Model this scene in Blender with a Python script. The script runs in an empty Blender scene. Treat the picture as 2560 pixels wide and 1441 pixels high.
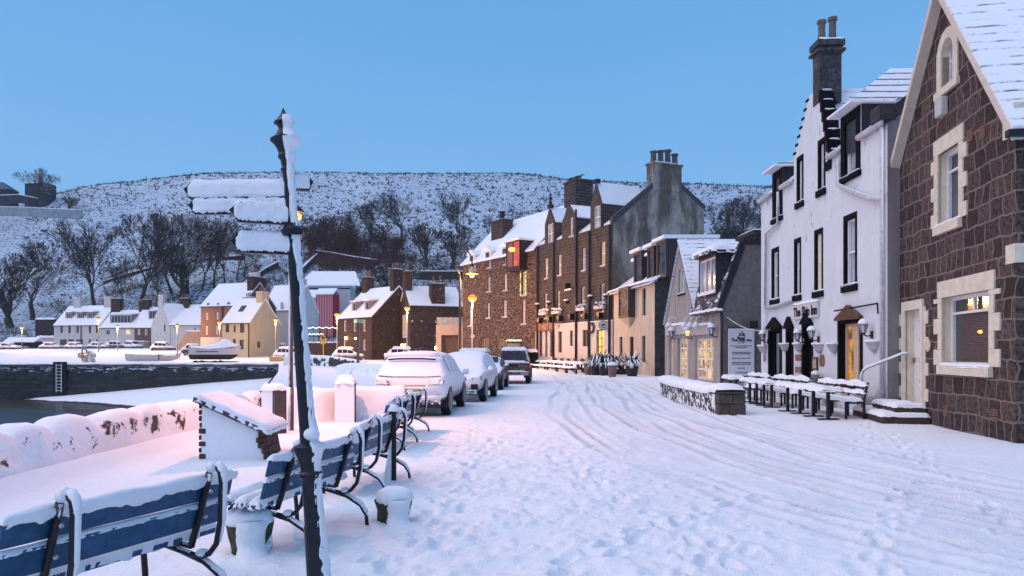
import bpy, math, random
import numpy as np
from mathutils import Vector, Matrix
R = math.radians
random.seed(7)
S = bpy.context.scene
COL = S.collection

# ------------------------------------------------------------------ camera
FPX, CX, HY, EYE = 1800.0, 1280.0, 882.0, 1.63      # focal length, centre, horizon of the photograph (px), eye height (m)
cam = bpy.data.objects.new('camera', bpy.data.cameras.new('camera'))
COL.objects.link(cam)
cam.data.sensor_width = 36.0
cam.data.lens = FPX / 2560 * 36.0
cam.data.shift_y = (HY - 720.5) / 2560
cam.data.clip_start = 0.1
cam.data.clip_end = 3000
cam.location = (0, 0, EYE)
cam.rotation_euler = (R(90), 0, 0)
S.camera = cam
S.render.resolution_x, S.render.resolution_y = 1024, 576

# ------------------------------------------------------------------ dusk sky
world = bpy.data.worlds.new('World')
S.world = world
world.use_nodes = True
wt = world.node_tree
for n in list(wt.nodes): wt.nodes.remove(n)
wo = wt.nodes.new('ShaderNodeOutputWorld')
wb = wt.nodes.new('ShaderNodeBackground')
sky = wt.nodes.new('ShaderNodeTexSky')
sky.sky_type = 'NISHITA'; sky.sun_disc = False
sky.sun_elevation = R(1.0); sky.sun_rotation = R(250)
tc = wt.nodes.new('ShaderNodeTexCoord')
sp = wt.nodes.new('ShaderNodeSeparateXYZ')
wt.links.new(tc.outputs['Generated'], sp.inputs[0])
rp = wt.nodes.new('ShaderNodeValToRGB')
cn = wt.nodes.new('ShaderNodeTexNoise'); cn.inputs['Scale'].default_value = 1.6; cn.inputs['Detail'].default_value = 5
wt.links.new(tc.outputs['Generated'], cn.inputs['Vector'])
cm_ = wt.nodes.new('ShaderNodeMath'); cm_.operation = 'MULTIPLY_ADD'; cm_.inputs[1].default_value = .16
wt.links.new(cn.outputs['Fac'], cm_.inputs[0]); wt.links.new(sp.outputs['Z'], cm_.inputs[2])
cs_ = wt.nodes.new('ShaderNodeMath'); cs_.operation = 'SUBTRACT'; cs_.inputs[1].default_value = .08
wt.links.new(cm_.outputs[0], cs_.inputs[0]); wt.links.new(cs_.outputs[0], rp.inputs[0])
el = rp.color_ramp.elements
el[0].position = 0.0;  el[0].color = (0.255, 0.510, 0.860, 1)
el[1].position = 1.0;  el[1].color = (0.095, 0.290, 0.640, 1)
e = el.new(0.22); e.color = (0.200, 0.475, 0.860, 1)
e = el.new(0.45); e.color = (0.140, 0.395, 0.790, 1)
mx = wt.nodes.new('ShaderNodeMix'); mx.data_type = 'RGBA'; mx.blend_type = 'ADD'
mx.inputs[0].default_value = 0.02
wt.links.new(rp.outputs[0], mx.inputs[6]); wt.links.new(sky.outputs[0], mx.inputs[7])
wt.links.new(mx.outputs[2], wb.inputs[0])
wb.inputs[1].default_value = 1.0
wt.links.new(wb.outputs[0], wo.inputs[0])

# ------------------------------------------------------------------ last pink afterglow, very soft
sun = bpy.data.objects.new('afterglow_sun', bpy.data.lights.new('afterglow_sun', 'SUN'))
COL.objects.link(sun)
sun.data.energy = 2.2
sun.data.angle = R(80)
sun.data.color = (1.0, 0.82, 0.78)
sun.rotation_euler = Vector((0.50, 0.16, -0.84)).to_track_quat('-Z', 'Y').to_euler()

S.view_settings.view_transform = 'Standard'
S.view_settings.look = 'None'
S.view_settings.exposure = 0.0
S.view_settings.gamma = 1.0

# ------------------------------------------------------------------ helpers: things, parts
def setp(o, label=None, cat=None, group=None, kind=None):
    if label: o['label'] = label
    if cat: o['category'] = cat
    if group: o['group'] = group
    if kind: o['kind'] = kind
    return o

def thing(name, label, cat, loc=(0, 0, 0), rz=0.0, group=None, rot=None):
    o = bpy.data.objects.new(name, None)
    o.empty_display_size = 0.3
    COL.objects.link(o)
    o.location = loc
    o.rotation_euler = rot if rot else (0, 0, rz)
    return setp(o, label, cat, group)

def dup(o, parent=None):
    c = o.copy(); COL.objects.link(c)
    if parent is not None: c.parent = parent
    for ch in list(o.children): dup(ch, c)
    return c

_EXTRA = {}
class MB:
    """collects vertices and faces for ONE mesh object"""
    def __init__(s): s.v = []; s.f = []; s.m = []
    def add(s, vs, fs, mi=0):
        b = len(s.v); s.v += [tuple(v) for v in vs]
        s.f += [tuple(b + i for i in f) for f in fs]; s.m += [mi] * len(fs)
    def quad(s, a, b, c, d, mi=0): s.add([a, b, c, d], [(0, 1, 2, 3)], mi)
    def box(s, x0, x1, y0, y1, z0, z1, mi=0):
        v = [(x0,y0,z0),(x1,y0,z0),(x1,y1,z0),(x0,y1,z0),(x0,y0,z1),(x1,y0,z1),(x1,y1,z1),(x0,y1,z1)]
        s.add(v, [(0,3,2,1),(4,5,6,7),(0,1,5,4),(1,2,6,5),(2,3,7,6),(3,0,4,7)], mi)
    def hexa(s, v, mi=0):       # 8 corners, bottom ring then top ring
        s.add(v, [(0,3,2,1),(4,5,6,7),(0,1,5,4),(1,2,6,5),(2,3,7,6),(3,0,4,7)], mi)
    def prism(s, poly, f, w0, w1, mi=0):
        """poly in 2D, extruded between w0 and w1; f(u, v, w) gives the 3D point"""
        n = len(poly)
        vs = [f(u, v, w0) for u, v in poly] + [f(u, v, w1) for u, v in poly]
        fs = [tuple(range(n))[::-1], tuple(range(n, 2*n))] + [(i, (i+1) % n, n+(i+1) % n, n+i) for i in range(n)]
        s.add(vs, fs, mi)
    def tube(s, pts, r, n=8, mi=0, cap=True, flat=1.0):
        pts = [Vector(p) for p in pts]
        rs = r if isinstance(r, (list, tuple)) else [r]*len(pts)
        base = len(s.v); up = Vector((0, 0, 1))
        prev = None
        for i, p in enumerate(pts):
            t = (pts[min(i+1, len(pts)-1)] - pts[max(i-1, 0)])
            if t.length < 1e-9: t = Vector((0, 0, 1))
            t.normalize()
            if prev is None:
                a = up.cross(t)
                if a.length < 1e-3: a = Vector((1, 0, 0)).cross(t)
            else:
                a = prev - t*prev.dot(t)
                if a.length < 1e-6: a = up.cross(t)
            a.normalize(); prev = a
            b = t.cross(a)
            for k in range(n):
                an = 2*math.pi*k/n
                q = p + (a*math.cos(an) + b*math.sin(an)*flat)*rs[i]
                s.v.append(tuple(q))
        for i in range(len(pts)-1):
            for k in range(n):
                s.f.append((base+i*n+k, base+i*n+(k+1) % n, base+(i+1)*n+(k+1) % n, base+(i+1)*n+k)); s.m.append(mi)
        if cap:
            s.f.append(tuple(base+k for k in range(n))[::-1]); s.m.append(mi)
            s.f.append(tuple(base+(len(pts)-1)*n+k for k in range(n))); s.m.append(mi)
    def lathe(s, prof, c=(0, 0, 0), n=16, mi=0, jit=None):
        base = len(s.v)
        for i, (r, z) in enumerate(prof):
            for k in range(n):
                an = 2*math.pi*k/n
                q = r if jit is None else max(0.001, r + jit(an, z))
                s.v.append((c[0]+q*math.cos(an), c[1]+q*math.sin(an), c[2]+z))
        for i in range(len(prof)-1):
            for k in range(n):
                s.f.append((base+i*n+k, base+i*n+(k+1) % n, base+(i+1)*n+(k+1) % n, base+(i+1)*n+k)); s.m.append(mi)
        s.f.append(tuple(base+k for k in range(n))[::-1]); s.m.append(mi)
        s.f.append(tuple(base+(len(prof)-1)*n+k for k in range(n))); s.m.append(mi)
    def ball(s, c, r, n=10, sz=1.0, mi=0):
        m = max(5, n//2+1)
        s.lathe([(max(.002, r*math.sin(math.pi*i/m)), -r*sz*math.cos(math.pi*i/m)) for i in range(m+1)], c, n, mi)
    def cap(s, x0, x1, y0, y1, z, h, nx=None, ny=None, amp=.35, over=.02, sl=(0, 0), mi=0, seed=None):
        """rounded blanket of snow lying on a rectangle (sl: slope of the carrier along x and y)"""
        rr = random.Random(seed if seed is not None else random.random())
        nx = nx or max(4, min(60, int((x1-x0)/max(.04, h*.6)))); ny = ny or max(4, min(14, int((y1-y0)/max(.03, h*.5))))
        x0 -= over; x1 += over; y0 -= over; y1 += over
        ph = [(rr.uniform(2, 9)/max(.2, (x1-x0)), rr.uniform(1, 6)/max(.2, (y1-y0)), rr.uniform(0, 6.3)) for _ in range(5)]
        b = len(s.v)
        for j in range(ny+1):
            for i in range(nx+1):
                u, v = i/nx, j/ny
                # ease the rim so the edge is rounded
                uu = .5-.5*math.cos(math.pi*u); vv = .5-.5*math.cos(math.pi*v)
                uu = u*.5+uu*.5; vv = v*.35+vv*.65
                x = x0+(x1-x0)*uu; y = y0+(y1-y0)*vv
                e = min(1, min(uu, 1-uu)*(x1-x0)/(h*.9))**.5*min(1, min(vv, 1-vv)*(y1-y0)/(h*.9))**.5 if 0 < i < nx and 0 < j < ny else 0
                nz = sum(math.sin(a*(x-x0)*3+c*(y-y0)*2+p) for a, c, p in ph)/5
                zz = z + sl[0]*(x-x0)+sl[1]*(y-y0) + h*e*(1+amp*nz)+(-.35*h if e == 0 else 0)
                if e == 0:
                    x += rr.uniform(-.15, .15)*h; y += rr.uniform(-.25, .25)*h; zz += rr.uniform(-.25, .1)*h
                s.v.append((x, y, zz))
        for j in range(ny):
            for i in range(nx):
                a = b+j*(nx+1)+i
                s.f.append((a, a+1, a+nx+2, a+nx+1)); s.m.append(mi)
    def pieces(s):
        """groups of faces that stand clear of one another: each becomes a part of its own"""
        ids = {}; p = list(range(len(s.v)))
        def f(x):
            while p[x] != x: p[x] = p[p[x]]; x = p[x]
            return x
        for i, c in enumerate(s.v):
            k = (round(c[0], 3), round(c[1], 3), round(c[2], 3))
            if k in ids: p[f(i)] = f(ids[k])
            else: ids[k] = i
        for fc in s.f:
            a = f(fc[0])
            for j in fc[1:]: p[f(j)] = a
        box = {}
        for i, c in enumerate(s.v):
            r = f(i); b = box.get(r)
            if b is None: box[r] = [*c, *c]
            else:
                for k in range(3):
                    if c[k] < b[k]: b[k] = c[k]
                    if c[k] > b[k+3]: b[k+3] = c[k]
        rs = list(box)
        if not 2 <= len(rs) <= 60: return None
        q = {r: r for r in rs}
        def g(x):
            while q[x] != x: x = q[x]
            return x
        e = .02
        for i, a in enumerate(rs):
            for b in rs[:i]:
                A, B = box[a], box[b]
                if all(A[k]-e <= B[k+3]+e and B[k]-e <= A[k+3]+e for k in range(3)): q[g(a)] = g(b)
        gr = {}
        for fi, fc in enumerate(s.f): gr.setdefault(g(f(fc[0])), []).append(fi)
        if len(gr) < 2: return None
        out = []
        for fl in gr.values():
            m = MB(); mp = {}
            for fi in fl:
                nf = []
                for j in s.f[fi]:
                    if j not in mp: mp[j] = len(m.v); m.v.append(s.v[j])
                    nf.append(mp[j])
                m.f.append(tuple(nf)); m.m.append(s.m[fi])
            out.append(m)
        return sorted(out, key=lambda m: -len(m.f))
    def build(s, name, mat, parent=None, smooth=False, sub=0, bevel=0.0, auto=None):
        if parent is not None and len(s.v) < 6000 and name not in ('lettering', 'leaves', 'plants', 'crown', 'trunk', 'ship_emblem', 'emblem'):
            ps = s.pieces()
            if ps:
                os_ = [m._build(name, mat, parent, smooth, sub, bevel) for m in ps]
                for o in os_[1:]: _EXTRA.setdefault(os_[0].name, []).append(o)
                return os_[0]
        return s._build(name, mat, parent, smooth, sub, bevel)
    def _build(s, name, mat, parent=None, smooth=False, sub=0, bevel=0.0, auto=None):
        me = bpy.data.meshes.new(name)
        me.from_pydata(s.v, [], s.f)
        mats = mat if isinstance(mat, (list, tuple)) else [mat]
        for m_ in mats: me.materials.append(m_)
        if len(mats) > 1: me.polygons.foreach_set('material_index', s.m)
        if smooth: me.polygons.foreach_set('use_smooth', [True]*len(me.polygons))
        me.update()
        o = bpy.data.objects.new(name, me)
        COL.objects.link(o)
        if parent is not None: o.parent = parent
        if bevel:
            b = o.modifiers.new('bevel', 'BEVEL'); b.width = bevel; b.segments = 2; b.limit_method = 'ANGLE'
        if sub:
            b = o.modifiers.new('sub', 'SUBSURF'); b.levels = sub; b.render_levels = sub
        return o

# ------------------------------------------------------------------ helpers: pixels of the photograph to points in the world
def K(px): return (px-CX)/FPX
def at(px, py, Y): return Vector((K(px)*Y, Y, EYE-(py-HY)/FPX*Y))
def gnd(px, py): return (K(px)*EYE*FPX/(py-HY), EYE*FPX/(py-HY))

def smooth(a, b, x):
    t = np.clip((x-a)/(b-a), 0, 1); return t*t*(3-2*t)

# value noise for terrain (numpy)
_rng = np.random.RandomState(11)
_tab = _rng.rand(256, 256)
def vnoise(x, y):
    xi = np.floor(x).astype(int); yi = np.floor(y).astype(int)
    fx = x-xi; fy = y-yi
    fx = fx*fx*(3-2*fx); fy = fy*fy*(3-2*fy)
    a = _tab[xi & 255, yi & 255]; b = _tab[(xi+1) & 255, yi & 255]
    c = _tab[xi & 255, (yi+1) & 255]; d = _tab[(xi+1) & 255, (yi+1) & 255]
    return (a*(1-fx)+b*fx)*(1-fy)+(c*(1-fx)+d*fx)*fy - .5
def fbm(x, y, o=4):
    t = 0; a = 1
    for i in range(o):
        t = t + a*vnoise(x*2**i+17.3*i, y*2**i+5.1*i); a *= .5
    return t

# ------------------------------------------------------------------ materials
class NT:
    def __init__(s, name):
        s.mat = bpy.data.materials.new(name); s.mat.use_nodes = True
        s.t = s.mat.node_tree
        s.b = s.t.nodes['Principled BSDF']
        s.b.inputs['Specular IOR Level'].default_value = 0.3
    def n(s, ty, ins=None, **at_):
        k = s.t.nodes.new('ShaderNode'+ty)
        for a, v in at_.items(): setattr(k, a, v)
        for a, v in (ins or {}).items():
            if isinstance(v, bpy.types.NodeSocket): s.t.links.new(v, k.inputs[a])
            else: k.inputs[a].default_value = v
        return k
    def out(s, k, o=0): return k.outputs[o]
    def math(s, op, a, b=0.0, c=False):
        return s.n('Math', {0: a, 1: b}, operation=op, use_clamp=c).outputs[0]
    def mix(s, f, a, b, bt='MIX'):
        def c4(q): return q if isinstance(q, bpy.types.NodeSocket) else (*q[:3], 1)
        return s.n('Mix', {0: f, 6: c4(a), 7: c4(b)}, data_type='RGBA', blend_type=bt).outputs[2]
    def ramp(s, f, lo, hi):
        return s.n('MapRange', {'Value': f, 'From Min': lo, 'From Max': hi}, interpolation_type='SMOOTHSTEP').outputs[0]
    def noise(s, vec, sc, det=4, ro=.55):
        return s.n('TexNoise', {'Vector': vec, 'Scale': sc, 'Detail': det, 'Roughness': ro}).outputs['Fac']
    def set(s, col=None, rough=None, bump=None, bd=.02, bs=.6, **kw):
        def p(nm, v):
            i = s.b.inputs[nm]
            if isinstance(v, bpy.types.NodeSocket): s.t.links.new(v, i)
            elif nm in ('Base Color', 'Emission Color'): i.default_value = (*v[:3], 1)
            else: i.default_value = v
        if col is not None: p('Base Color', col)
        if rough is not None: p('Roughness', rough)
        if bump is not None:
            bn = s.n('Bump', {'Height': bump, 'Distance': bd, 'Strength': bs}); s.t.links.new(bn.outputs[0], s.b.inputs['Normal'])
        for k, v in kw.items(): p(k.replace('_', ' '), v)
        return s.mat

SNOWC = (0.84, 0.86, 0.90)
WIND = (0.34, -0.66, 0.67)          # where the driven snow came from, plus what fell from above

def snowmask(q, vec, d=WIND, lo=.45, hi=.6, amp=.5, sc=6):
    g = q.n('NewGeometry').outputs['Normal']
    dt = q.n('VectorMath', {0: g, 1: Vector(d).normalized()}, operation='DOT_PRODUCT').outputs['Value']
    nz = q.noise(vec, sc, 6, .65)
    f = q.math('ADD', dt, q.math('MULTIPLY', q.math('SUBTRACT', nz, .5), amp))
    return q.ramp(f, lo, hi)

def wallvec(q):
    """x+y against z: runs along any upright wall of a building in its own frame"""
    o = q.n('TexCoord').outputs['Object']
    s_ = q.n('SeparateXYZ', {0: o})
    return o, q.n('CombineXYZ', {0: q.math('ADD', s_.outputs[0], s_.outputs[1]), 1: s_.outputs[2], 2: 0.0}).outputs[0]

_M = {}
def snow_mat(name='snow', sc=26, bd=.02, col=SNOWC):
    if name in _M: return _M[name]
    q = NT(name); o = q.n('TexCoord').outputs['Object']
    a = q.noise(o, sc, 5, .6); b = q.noise(o, sc*5, 3, .7)
    h = q.math('ADD', a, q.math('MULTIPLY', b, .35))
    c = q.mix(q.ramp(q.noise(o, 1.7, 4), .35, .65), tuple(x*.93 for x in col), col)
    _M[name] = q.set(c, .75, h, bd, .5)
    return _M[name]

def plain(name, col, rough=.7, var=.25, sc=8, metal=0.0, snow=None, bd=.006, bs=.35, streak=False):
    """painted / plastered surface with blotches; snow=(lo, hi, amp, scale[, dir])"""
    if name in _M: return _M[name]
    q = NT(name); o = q.n('TexCoord').outputs['Object']
    vec = o
    if streak:
        vec = q.n('Mapping', {'Vector': o, 'Scale': (1, 1, .18)}).outputs[0]
    a = q.noise(vec, sc, 6, .6)
    c = q.mix(q.ramp(a, .3, .7), tuple(x*(1-var) for x in col), tuple(min(1, x*(1+var*.5)) for x in col))
    rg = rough
    if snow:
        m = snowmask(q, o, snow[4] if len(snow) > 4 else WIND, snow[0], snow[1], snow[2], snow[3])
        c = q.mix(m, c, SNOWC)
        rg = q.math('ADD', q.math('MULTIPLY', m, .75-rough), rough)
        if metal: metal = q.math('MULTIPLY', q.math('SUBTRACT', 1.0, m), metal)
    _M[name] = q.set(c, rg, q.noise(o, sc*4, 4), bd, bs, Metallic=metal)
    return _M[name]

def stone(name, c1, c2, mortar, bw=.5, bh=.28, mort=.02, dist=.05, snow=None, rub=False, bd=.03, dark=.4):
    """coursed or rubble masonry; each block its own tone"""
    if name in _M: return _M[name]
    q = NT(name); o, w = wallvec(q)
    nz = q.n('TexNoise', {'Vector': w, 'Scale': 1.6/bw, 'Detail': 3.0}).outputs['Color']
    nl = q.n('TexNoise', {'Vector': w, 'Scale': .45/bw, 'Detail': 2.0}).outputs['Color']
    w = q.n('VectorMath', {0: w, 1: q.n('VectorMath', {0: q.n('VectorMath', {0: nl, 1: (.5, .5, .5)}, operation='SUBTRACT').outputs[0], 1: (bw*1.1, bh*.35, 0)}, operation='MULTIPLY').outputs[0]}, operation='ADD').outputs[0]
    w2 = q.n('VectorMath', {0: w, 1: q.n('VectorMath', {0: q.n('VectorMath', {0: nz, 1: (.5, .5, .5)}, operation='SUBTRACT').outputs[0], 1: (dist*2, dist*1.6, 0)}, operation='MULTIPLY').outputs[0]}, operation='ADD').outputs[0]
    if rub:
        sv = q.n('VectorMath', {0: w2, 1: (1/bw, 1/bh, 1)}, operation='MULTIPLY').outputs[0]
        ve = q.n('TexVoronoi', {'Vector': sv, 'Scale': 1.0, 'Randomness': .85}, feature='DISTANCE_TO_EDGE').outputs['Distance']
        vc = q.n('TexVoronoi', {'Vector': sv, 'Scale': 1.0, 'Randomness': .85}).outputs['Color']
        tone = q.n('SeparateXYZ', {0: vc}).outputs[0]
        mm = q.ramp(ve, mort/bh*.45, mort/bh*1.25)
        bc = q.mix(tone, c1, c2)
    else:
        br = q.n('TexBrick', {'Vector': w2, 'Color1': (0, 0, 0, 1), 'Color2': (1, 1, 1, 1), 'Mortar': (.5, .5, .5, 1), 'Scale': 1.0, 'Mortar Size': mort, 'Mortar Smooth': .25, 'Bias': 0.0, 'Brick Width': bw, 'Row Height': bh}, offset=.37, squash=.62, squash_frequency=3)
        tone = q.n('SeparateXYZ', {0: br.outputs['Color']}).outputs[0]
        mm = q.math('SUBTRACT', 1.0, br.outputs['Fac'])
        bc = q.mix(tone, c1, c2)
    g = q.noise(o, 5/bw, 7, .65)
    bc = q.mix(q.ramp(g, .35, .7), bc, tuple(x*dark for x in c1))
    mo = q.mix(q.noise(o, 3, 4), tuple(x*.55 for x in mortar), mortar)
    c = q.mix(mm, mo, bc)
    rg = .85
    if snow:
        m = snowmask(q, o, snow[4] if len(snow) > 4 else WIND, snow[0], snow[1], snow[2], snow[3])
        c = q.mix(m, c, SNOWC)
    h = q.math('ADD', q.math('MULTIPLY', mm, .8), q.math('MULTIPLY', g, .5))
    if snow: h = q.math('MULTIPLY', h, q.math('SUBTRACT', 1.0, q.math('MULTIPLY', m, .9)))
    _M[name] = q.set(c, rg, h, bd, .8)
    return _M[name]

def roofsnow(name, show=.35, slate=(.045, .05, .06), row=.22):
    """snow on slates: the lower edges of the courses show through in patches (show: how much)"""
    if name in _M: return _M[name]
    q = NT(name); o, w = wallvec(q)
    s_ = q.n('SeparateXYZ', {0: o})
    br = q.n('TexBrick', {'Vector': w, 'Scale': 1.0, 'Mortar Size': .02, 'Mortar Smooth': .4, 'Brick Width': .3, 'Row Height': row})
    # saw-tooth of the course height: 0 at the lower edge of a slate
    fr = q.math('FRACT', q.math('DIVIDE', q.math('ADD', s_.outputs[2], q.math('MULTIPLY', q.noise(o, 3, 2), .05)), row))
    edge = q.math('SUBTRACT', 1.0, q.ramp(fr, .06, .30))
    pat = q.noise(q.n('Mapping', {'Vector': w, 'Scale': (1, 1.5, 1)}).outputs[0], 1.3, 6, .72)
    m = q.math('MULTIPLY', edge, q.ramp(pat, 1-show-.14, 1-show+.04), True)
    big = q.ramp(pat, 1.03-show*.75, 1.1-show*.75)
    m = q.math('MAXIMUM', m, big)
    c = q.mix(m, q.mix(q.noise(o, 2.2, 4), tuple(x*.94 for x in SNOWC), SNOWC), slate)
    _M[name] = q.set(c, .7, q.math('ADD', q.math('MULTIPLY', fr, .5), q.math('MULTIPLY', q.noise(o, 18, 3), .4)), .02, .45)
    return _M[name]

def emis(name, col, st, base=(0, 0, 0)):
    if name in _M: return _M[name]
    q = NT(name)
    _M[name] = q.set(base, .5, None, Emission_Color=col, Emission_Strength=st)
    return _M[name]

def lit_glass(name, c1, c2, st, sc=1.5):
    """a lit room seen through a pane: warm, uneven"""
    if name in _M: return _M[name]
    q = NT(name); o = q.n('TexCoord').outputs['Object']
    c = q.mix(q.ramp(q.noise(o, sc, 3), .4, .62), c1, c2)
    q.set((.05, .04, .03), .15)
    q.t.links.new(c, q.b.inputs['Emission Color']); q.b.inputs['Emission Strength'].default_value = st
    _M[name] = q.mat
    return _M[name]

def glass_mat(name='dark_window_glass', col=(.03, .035, .045), tint=None):
    if name in _M: return _M[name]
    q = NT(name); o = q.n('TexCoord').outputs['Object']
    c = q.mix(q.ramp(q.noise(o, 1.1, 3), .4, .6), col, tuple(x*2.2 for x in col) if tint is None else tint)
    _M[name] = q.set(c, .08, q.noise(o, 3, 2), .01, .12, Specular_IOR_Level=.7)
    return _M[name]

SNOW = snow_mat()
GLASS = glass_mat()
BLACK = plain('black_painted_iron', (.018, .018, .022), .35, .3, 20)
WHITEP = plain('white_paint', (.72, .72, .74), .5, .08, 10)
CREAMP = plain('cream_painted_stone', (.66, .60, .47), .65, .12, 5)
# ================================================================== THE GROUND
def grid_mesh(name, Xs, Ys, Zs, mat, kind='structure', smooth_=True):
    ny, nx = Xs.shape
    v = np.stack([Xs.ravel(), Ys.ravel(), Zs.ravel()], 1).astype(np.float32)
    idx = np.arange(ny*nx).reshape(ny, nx)
    f = np.stack([idx[:-1, :-1].ravel(), idx[:-1, 1:].ravel(), idx[1:, 1:].ravel(), idx[1:, :-1].ravel()], 1)
    me = bpy.data.meshes.new(name)
    me.vertices.add(len(v)); me.vertices.foreach_set('co', v.ravel())
    me.loops.add(f.size); me.loops.foreach_set('vertex_index', f.ravel().astype(np.int32))
    me.polygons.add(len(f)); me.polygons.foreach_set('loop_start', np.arange(0, f.size, 4, dtype=np.int32))
    me.update(calc_edges=True)
    me.polygons.foreach_set('use_smooth', [smooth_]*len(f))
    me.materials.append(mat)
    o = bpy.data.objects.new(name, me); COL.objects.link(o)
    if kind: o['kind'] = kind
    return o

def xedge(Y): return np.interp(Y, [-20, 15.5, 17.2, 37, 60, 85], [-6.75, -6.75, -6.6, -12.5, -19.5, -27.5])
def zstreet(Y): return .40*smooth(55, 85, Y)
def zfar(Y): return .40+1.8*smooth(88, 150, Y)

# snow of the street: ruts of the cars, footprints, kicked-up clods
TRK_Y = [2, 4, 6, 8, 11, 15, 20, 28, 40, 55, 70, 90]
TRK_X = [9.0, 6.5, 4.9, 3.9, 3.1, 2.75, 2.7, 3.3, 4.2, 4.0, 2.0, -4]
rr = np.random.RandomState(5)
feet = []
for (x0, y0, x1, y1, n) in [(-1.1, 4.2, -.2, 14, 26), (1.6, 5.0, .6, 12, 16), (4.6, 6.5, 7.6, 14.5, 20), (-.3, 4.6, 2.8, 8.4, 16), (.9, 4.4, 1.9, 6.4, 9), (-.6, 6, -.9, 17, 24), (2.4, 5, 5.2, 9.3, 12), (5.5, 11, 8.4, 17, 12)]:
    for i in range(n):
        t = (i+rr.rand()*.3)/n
        feet.append((x0+(x1-x0)*t+(.11 if i % 2 else -.11)+rr.randn()*.06, y0+(y1-y0)*t+rr.randn()*.05, math.atan2(y1-y0, x1-x0)+rr.randn()*.12, .035+.02*rr.rand()))
TRK = {}
def hstreet(X, Y, detail=True):
    z = zstreet(Y) + .035*fbm(X*.32+3, Y*.32, 3)
    near = 1-smooth(40, 75, Y)
    c = np.interp(Y, TRK_Y, TRK_X)
    sc = 1+.25*smooth(11, 4, Y)
    rut = 0
    for k, (off, w, dp) in enumerate([(-1.55, .17, .030), (-1.15, .14, .022), (-.75, .15, .026), (-.1, .16, .034), (.12, .12, .02), (.62, .15, .028), (.95, .15, .03), (1.45, .17, .034), (1.8, .14, .024), (2.35, .16, .03), (2.9, .15, .022)]):
        wob = .14*np.sin(Y*.21+k*1.7)+.05*np.sin(Y*.9+k)
        w = w*.62; d = (X-(c+off*sc+wob))/w; TRK[k] = np.exp(-d*d*1.0)*near*smooth(2.5, 5, Y)*np.clip(.55+1.3*vnoise(X*.6+k*7, Y*.28+k*3), 0, 1)
        md = np.clip(.65+1.5*vnoise(X*.6+k*7, Y*.28+k*3), .05, 1.3)
        rut = rut + md*(-dp*np.exp(-d*d*1.2) + dp*.6*np.exp(-(np.abs(d)-1.55)**2*5)*(1+1.2*vnoise(X*5, Y*3)))
    z = z + rut*near*smooth(2.5, 4.5, Y)*1.25
    # a low ridge of swept snow in front of the houses
    z = z + .05*np.exp(-((X-(4.4+.12*(14-Y)+.35*np.maximum(0, 12-Y)))/.35)**2)*smooth(22, 15, Y)
    if detail:
        walk = np.exp(-((X+.2-.05*Y)/1.9)**2)*smooth(24, 9, Y)+.5*np.exp(-((X-2)/2.2)**2)*smooth(11, 6, Y)
        n1 = fbm(X*4.5, Y*4.5, 5); n2 = fbm(X*11+9, Y*11, 4)
        z = z + np.clip(walk, 0, 1)*(.034*n1+.038*np.maximum(0, n2-.10)*1.8)
        z = z + .020*np.maximum(0, n2-.18)*near + .006*n1*near
        rb = np.exp(-np.clip((X-c-.6)/2.3, -3, 3)**2)
        z = z + .016*rb*np.maximum(0, fbm(X*7+4, Y*2.4, 3)-.15)*near
        for fx, fy, fa, fd in feet:
            m = (np.abs(X-fx) < .4) & (np.abs(Y-fy) < .4)
            if not m.any(): continue
            dx = X[m]-fx; dy = Y[m]-fy
            u = dx*math.cos(fa)+dy*math.sin(fa); w = -dx*math.sin(fa)+dy*math.cos(fa)
            q = np.sqrt((u/.16)**2+(w/.075)**2)
            z[m] += -fd*(1-smooth(.6, 1.0, q)) + fd*.45*np.exp(-((q-1.25)/.28)**2)
    # snow banked up against the sea wall
    z = z + .16*np.exp(-((X+6.0)/.28)**2)*smooth(17.5, 15, Y)
    return z

rows = np.concatenate([np.linspace(-14, 2.0, 14), 2.0*np.exp(np.arange(1, 640)*math.log(85/2.0)/639)])
cols = np.linspace(0, 1, 620)
YY = np.repeat(rows[:, None], 620, 1)
xl = xedge(rows)[:, None]; xr = np.maximum(12, .8*rows+8)[:, None]
XX = xl+(xr-xl)*cols[None, :]
ZZ = hstreet(XX, YY)
q = NT('street_snow'); o_ = q.n('TexCoord').outputs['Object']
n1 = q.noise(o_, 9, 6, .6); n2 = q.noise(o_, 60, 3, .7)
cc = q.mix(q.ramp(q.noise(o_, .5, 4), .35, .65), (.80, .82, .87), SNOWC)
pa = q.n('Attribute', attribute_name='packed').outputs['Fac']
gr_ = q.ramp(q.noise(o_, 22, 5, .7), .45, .7)
cc = q.mix(q.math('MULTIPLY', pa, q.math('ADD', .45, q.math('MULTIPLY', gr_, .40))), cc, (.36, .38, .43))
street_mat = q.set(cc, .7, q.math('ADD', n1, q.math('MULTIPLY', n2, .45)), .05, .6)
so = grid_mesh('street', XX, YY, ZZ, street_mat)
at_ = so.data.attributes.new('packed', 'FLOAT', 'POINT')       # how far the wheels have pressed the snow
pk_ = np.clip(sum(TRK.values()), 0, 1)+.5*np.clip(np.exp(-((XX-np.interp(YY, TRK_Y, TRK_X)-.6)/2.2)**2)*(.5+fbm(XX*2.5, YY*.9, 4)), 0, .6)
at_.data.foreach_set('value', np.clip(pk_, 0, 1).ravel().astype(np.float32))

# far quay apron and car park behind the harbour
ys = np.concatenate([np.linspace(85, 110, 40), np.linspace(111, 162, 40)])
xs = np.linspace(-170, 70, 220)
XX, YY = np.meshgrid(xs, ys)
ZZ = zfar(YY)+.10*fbm(XX*.25, YY*.25, 3)*smooth(88, 95, YY)
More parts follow.
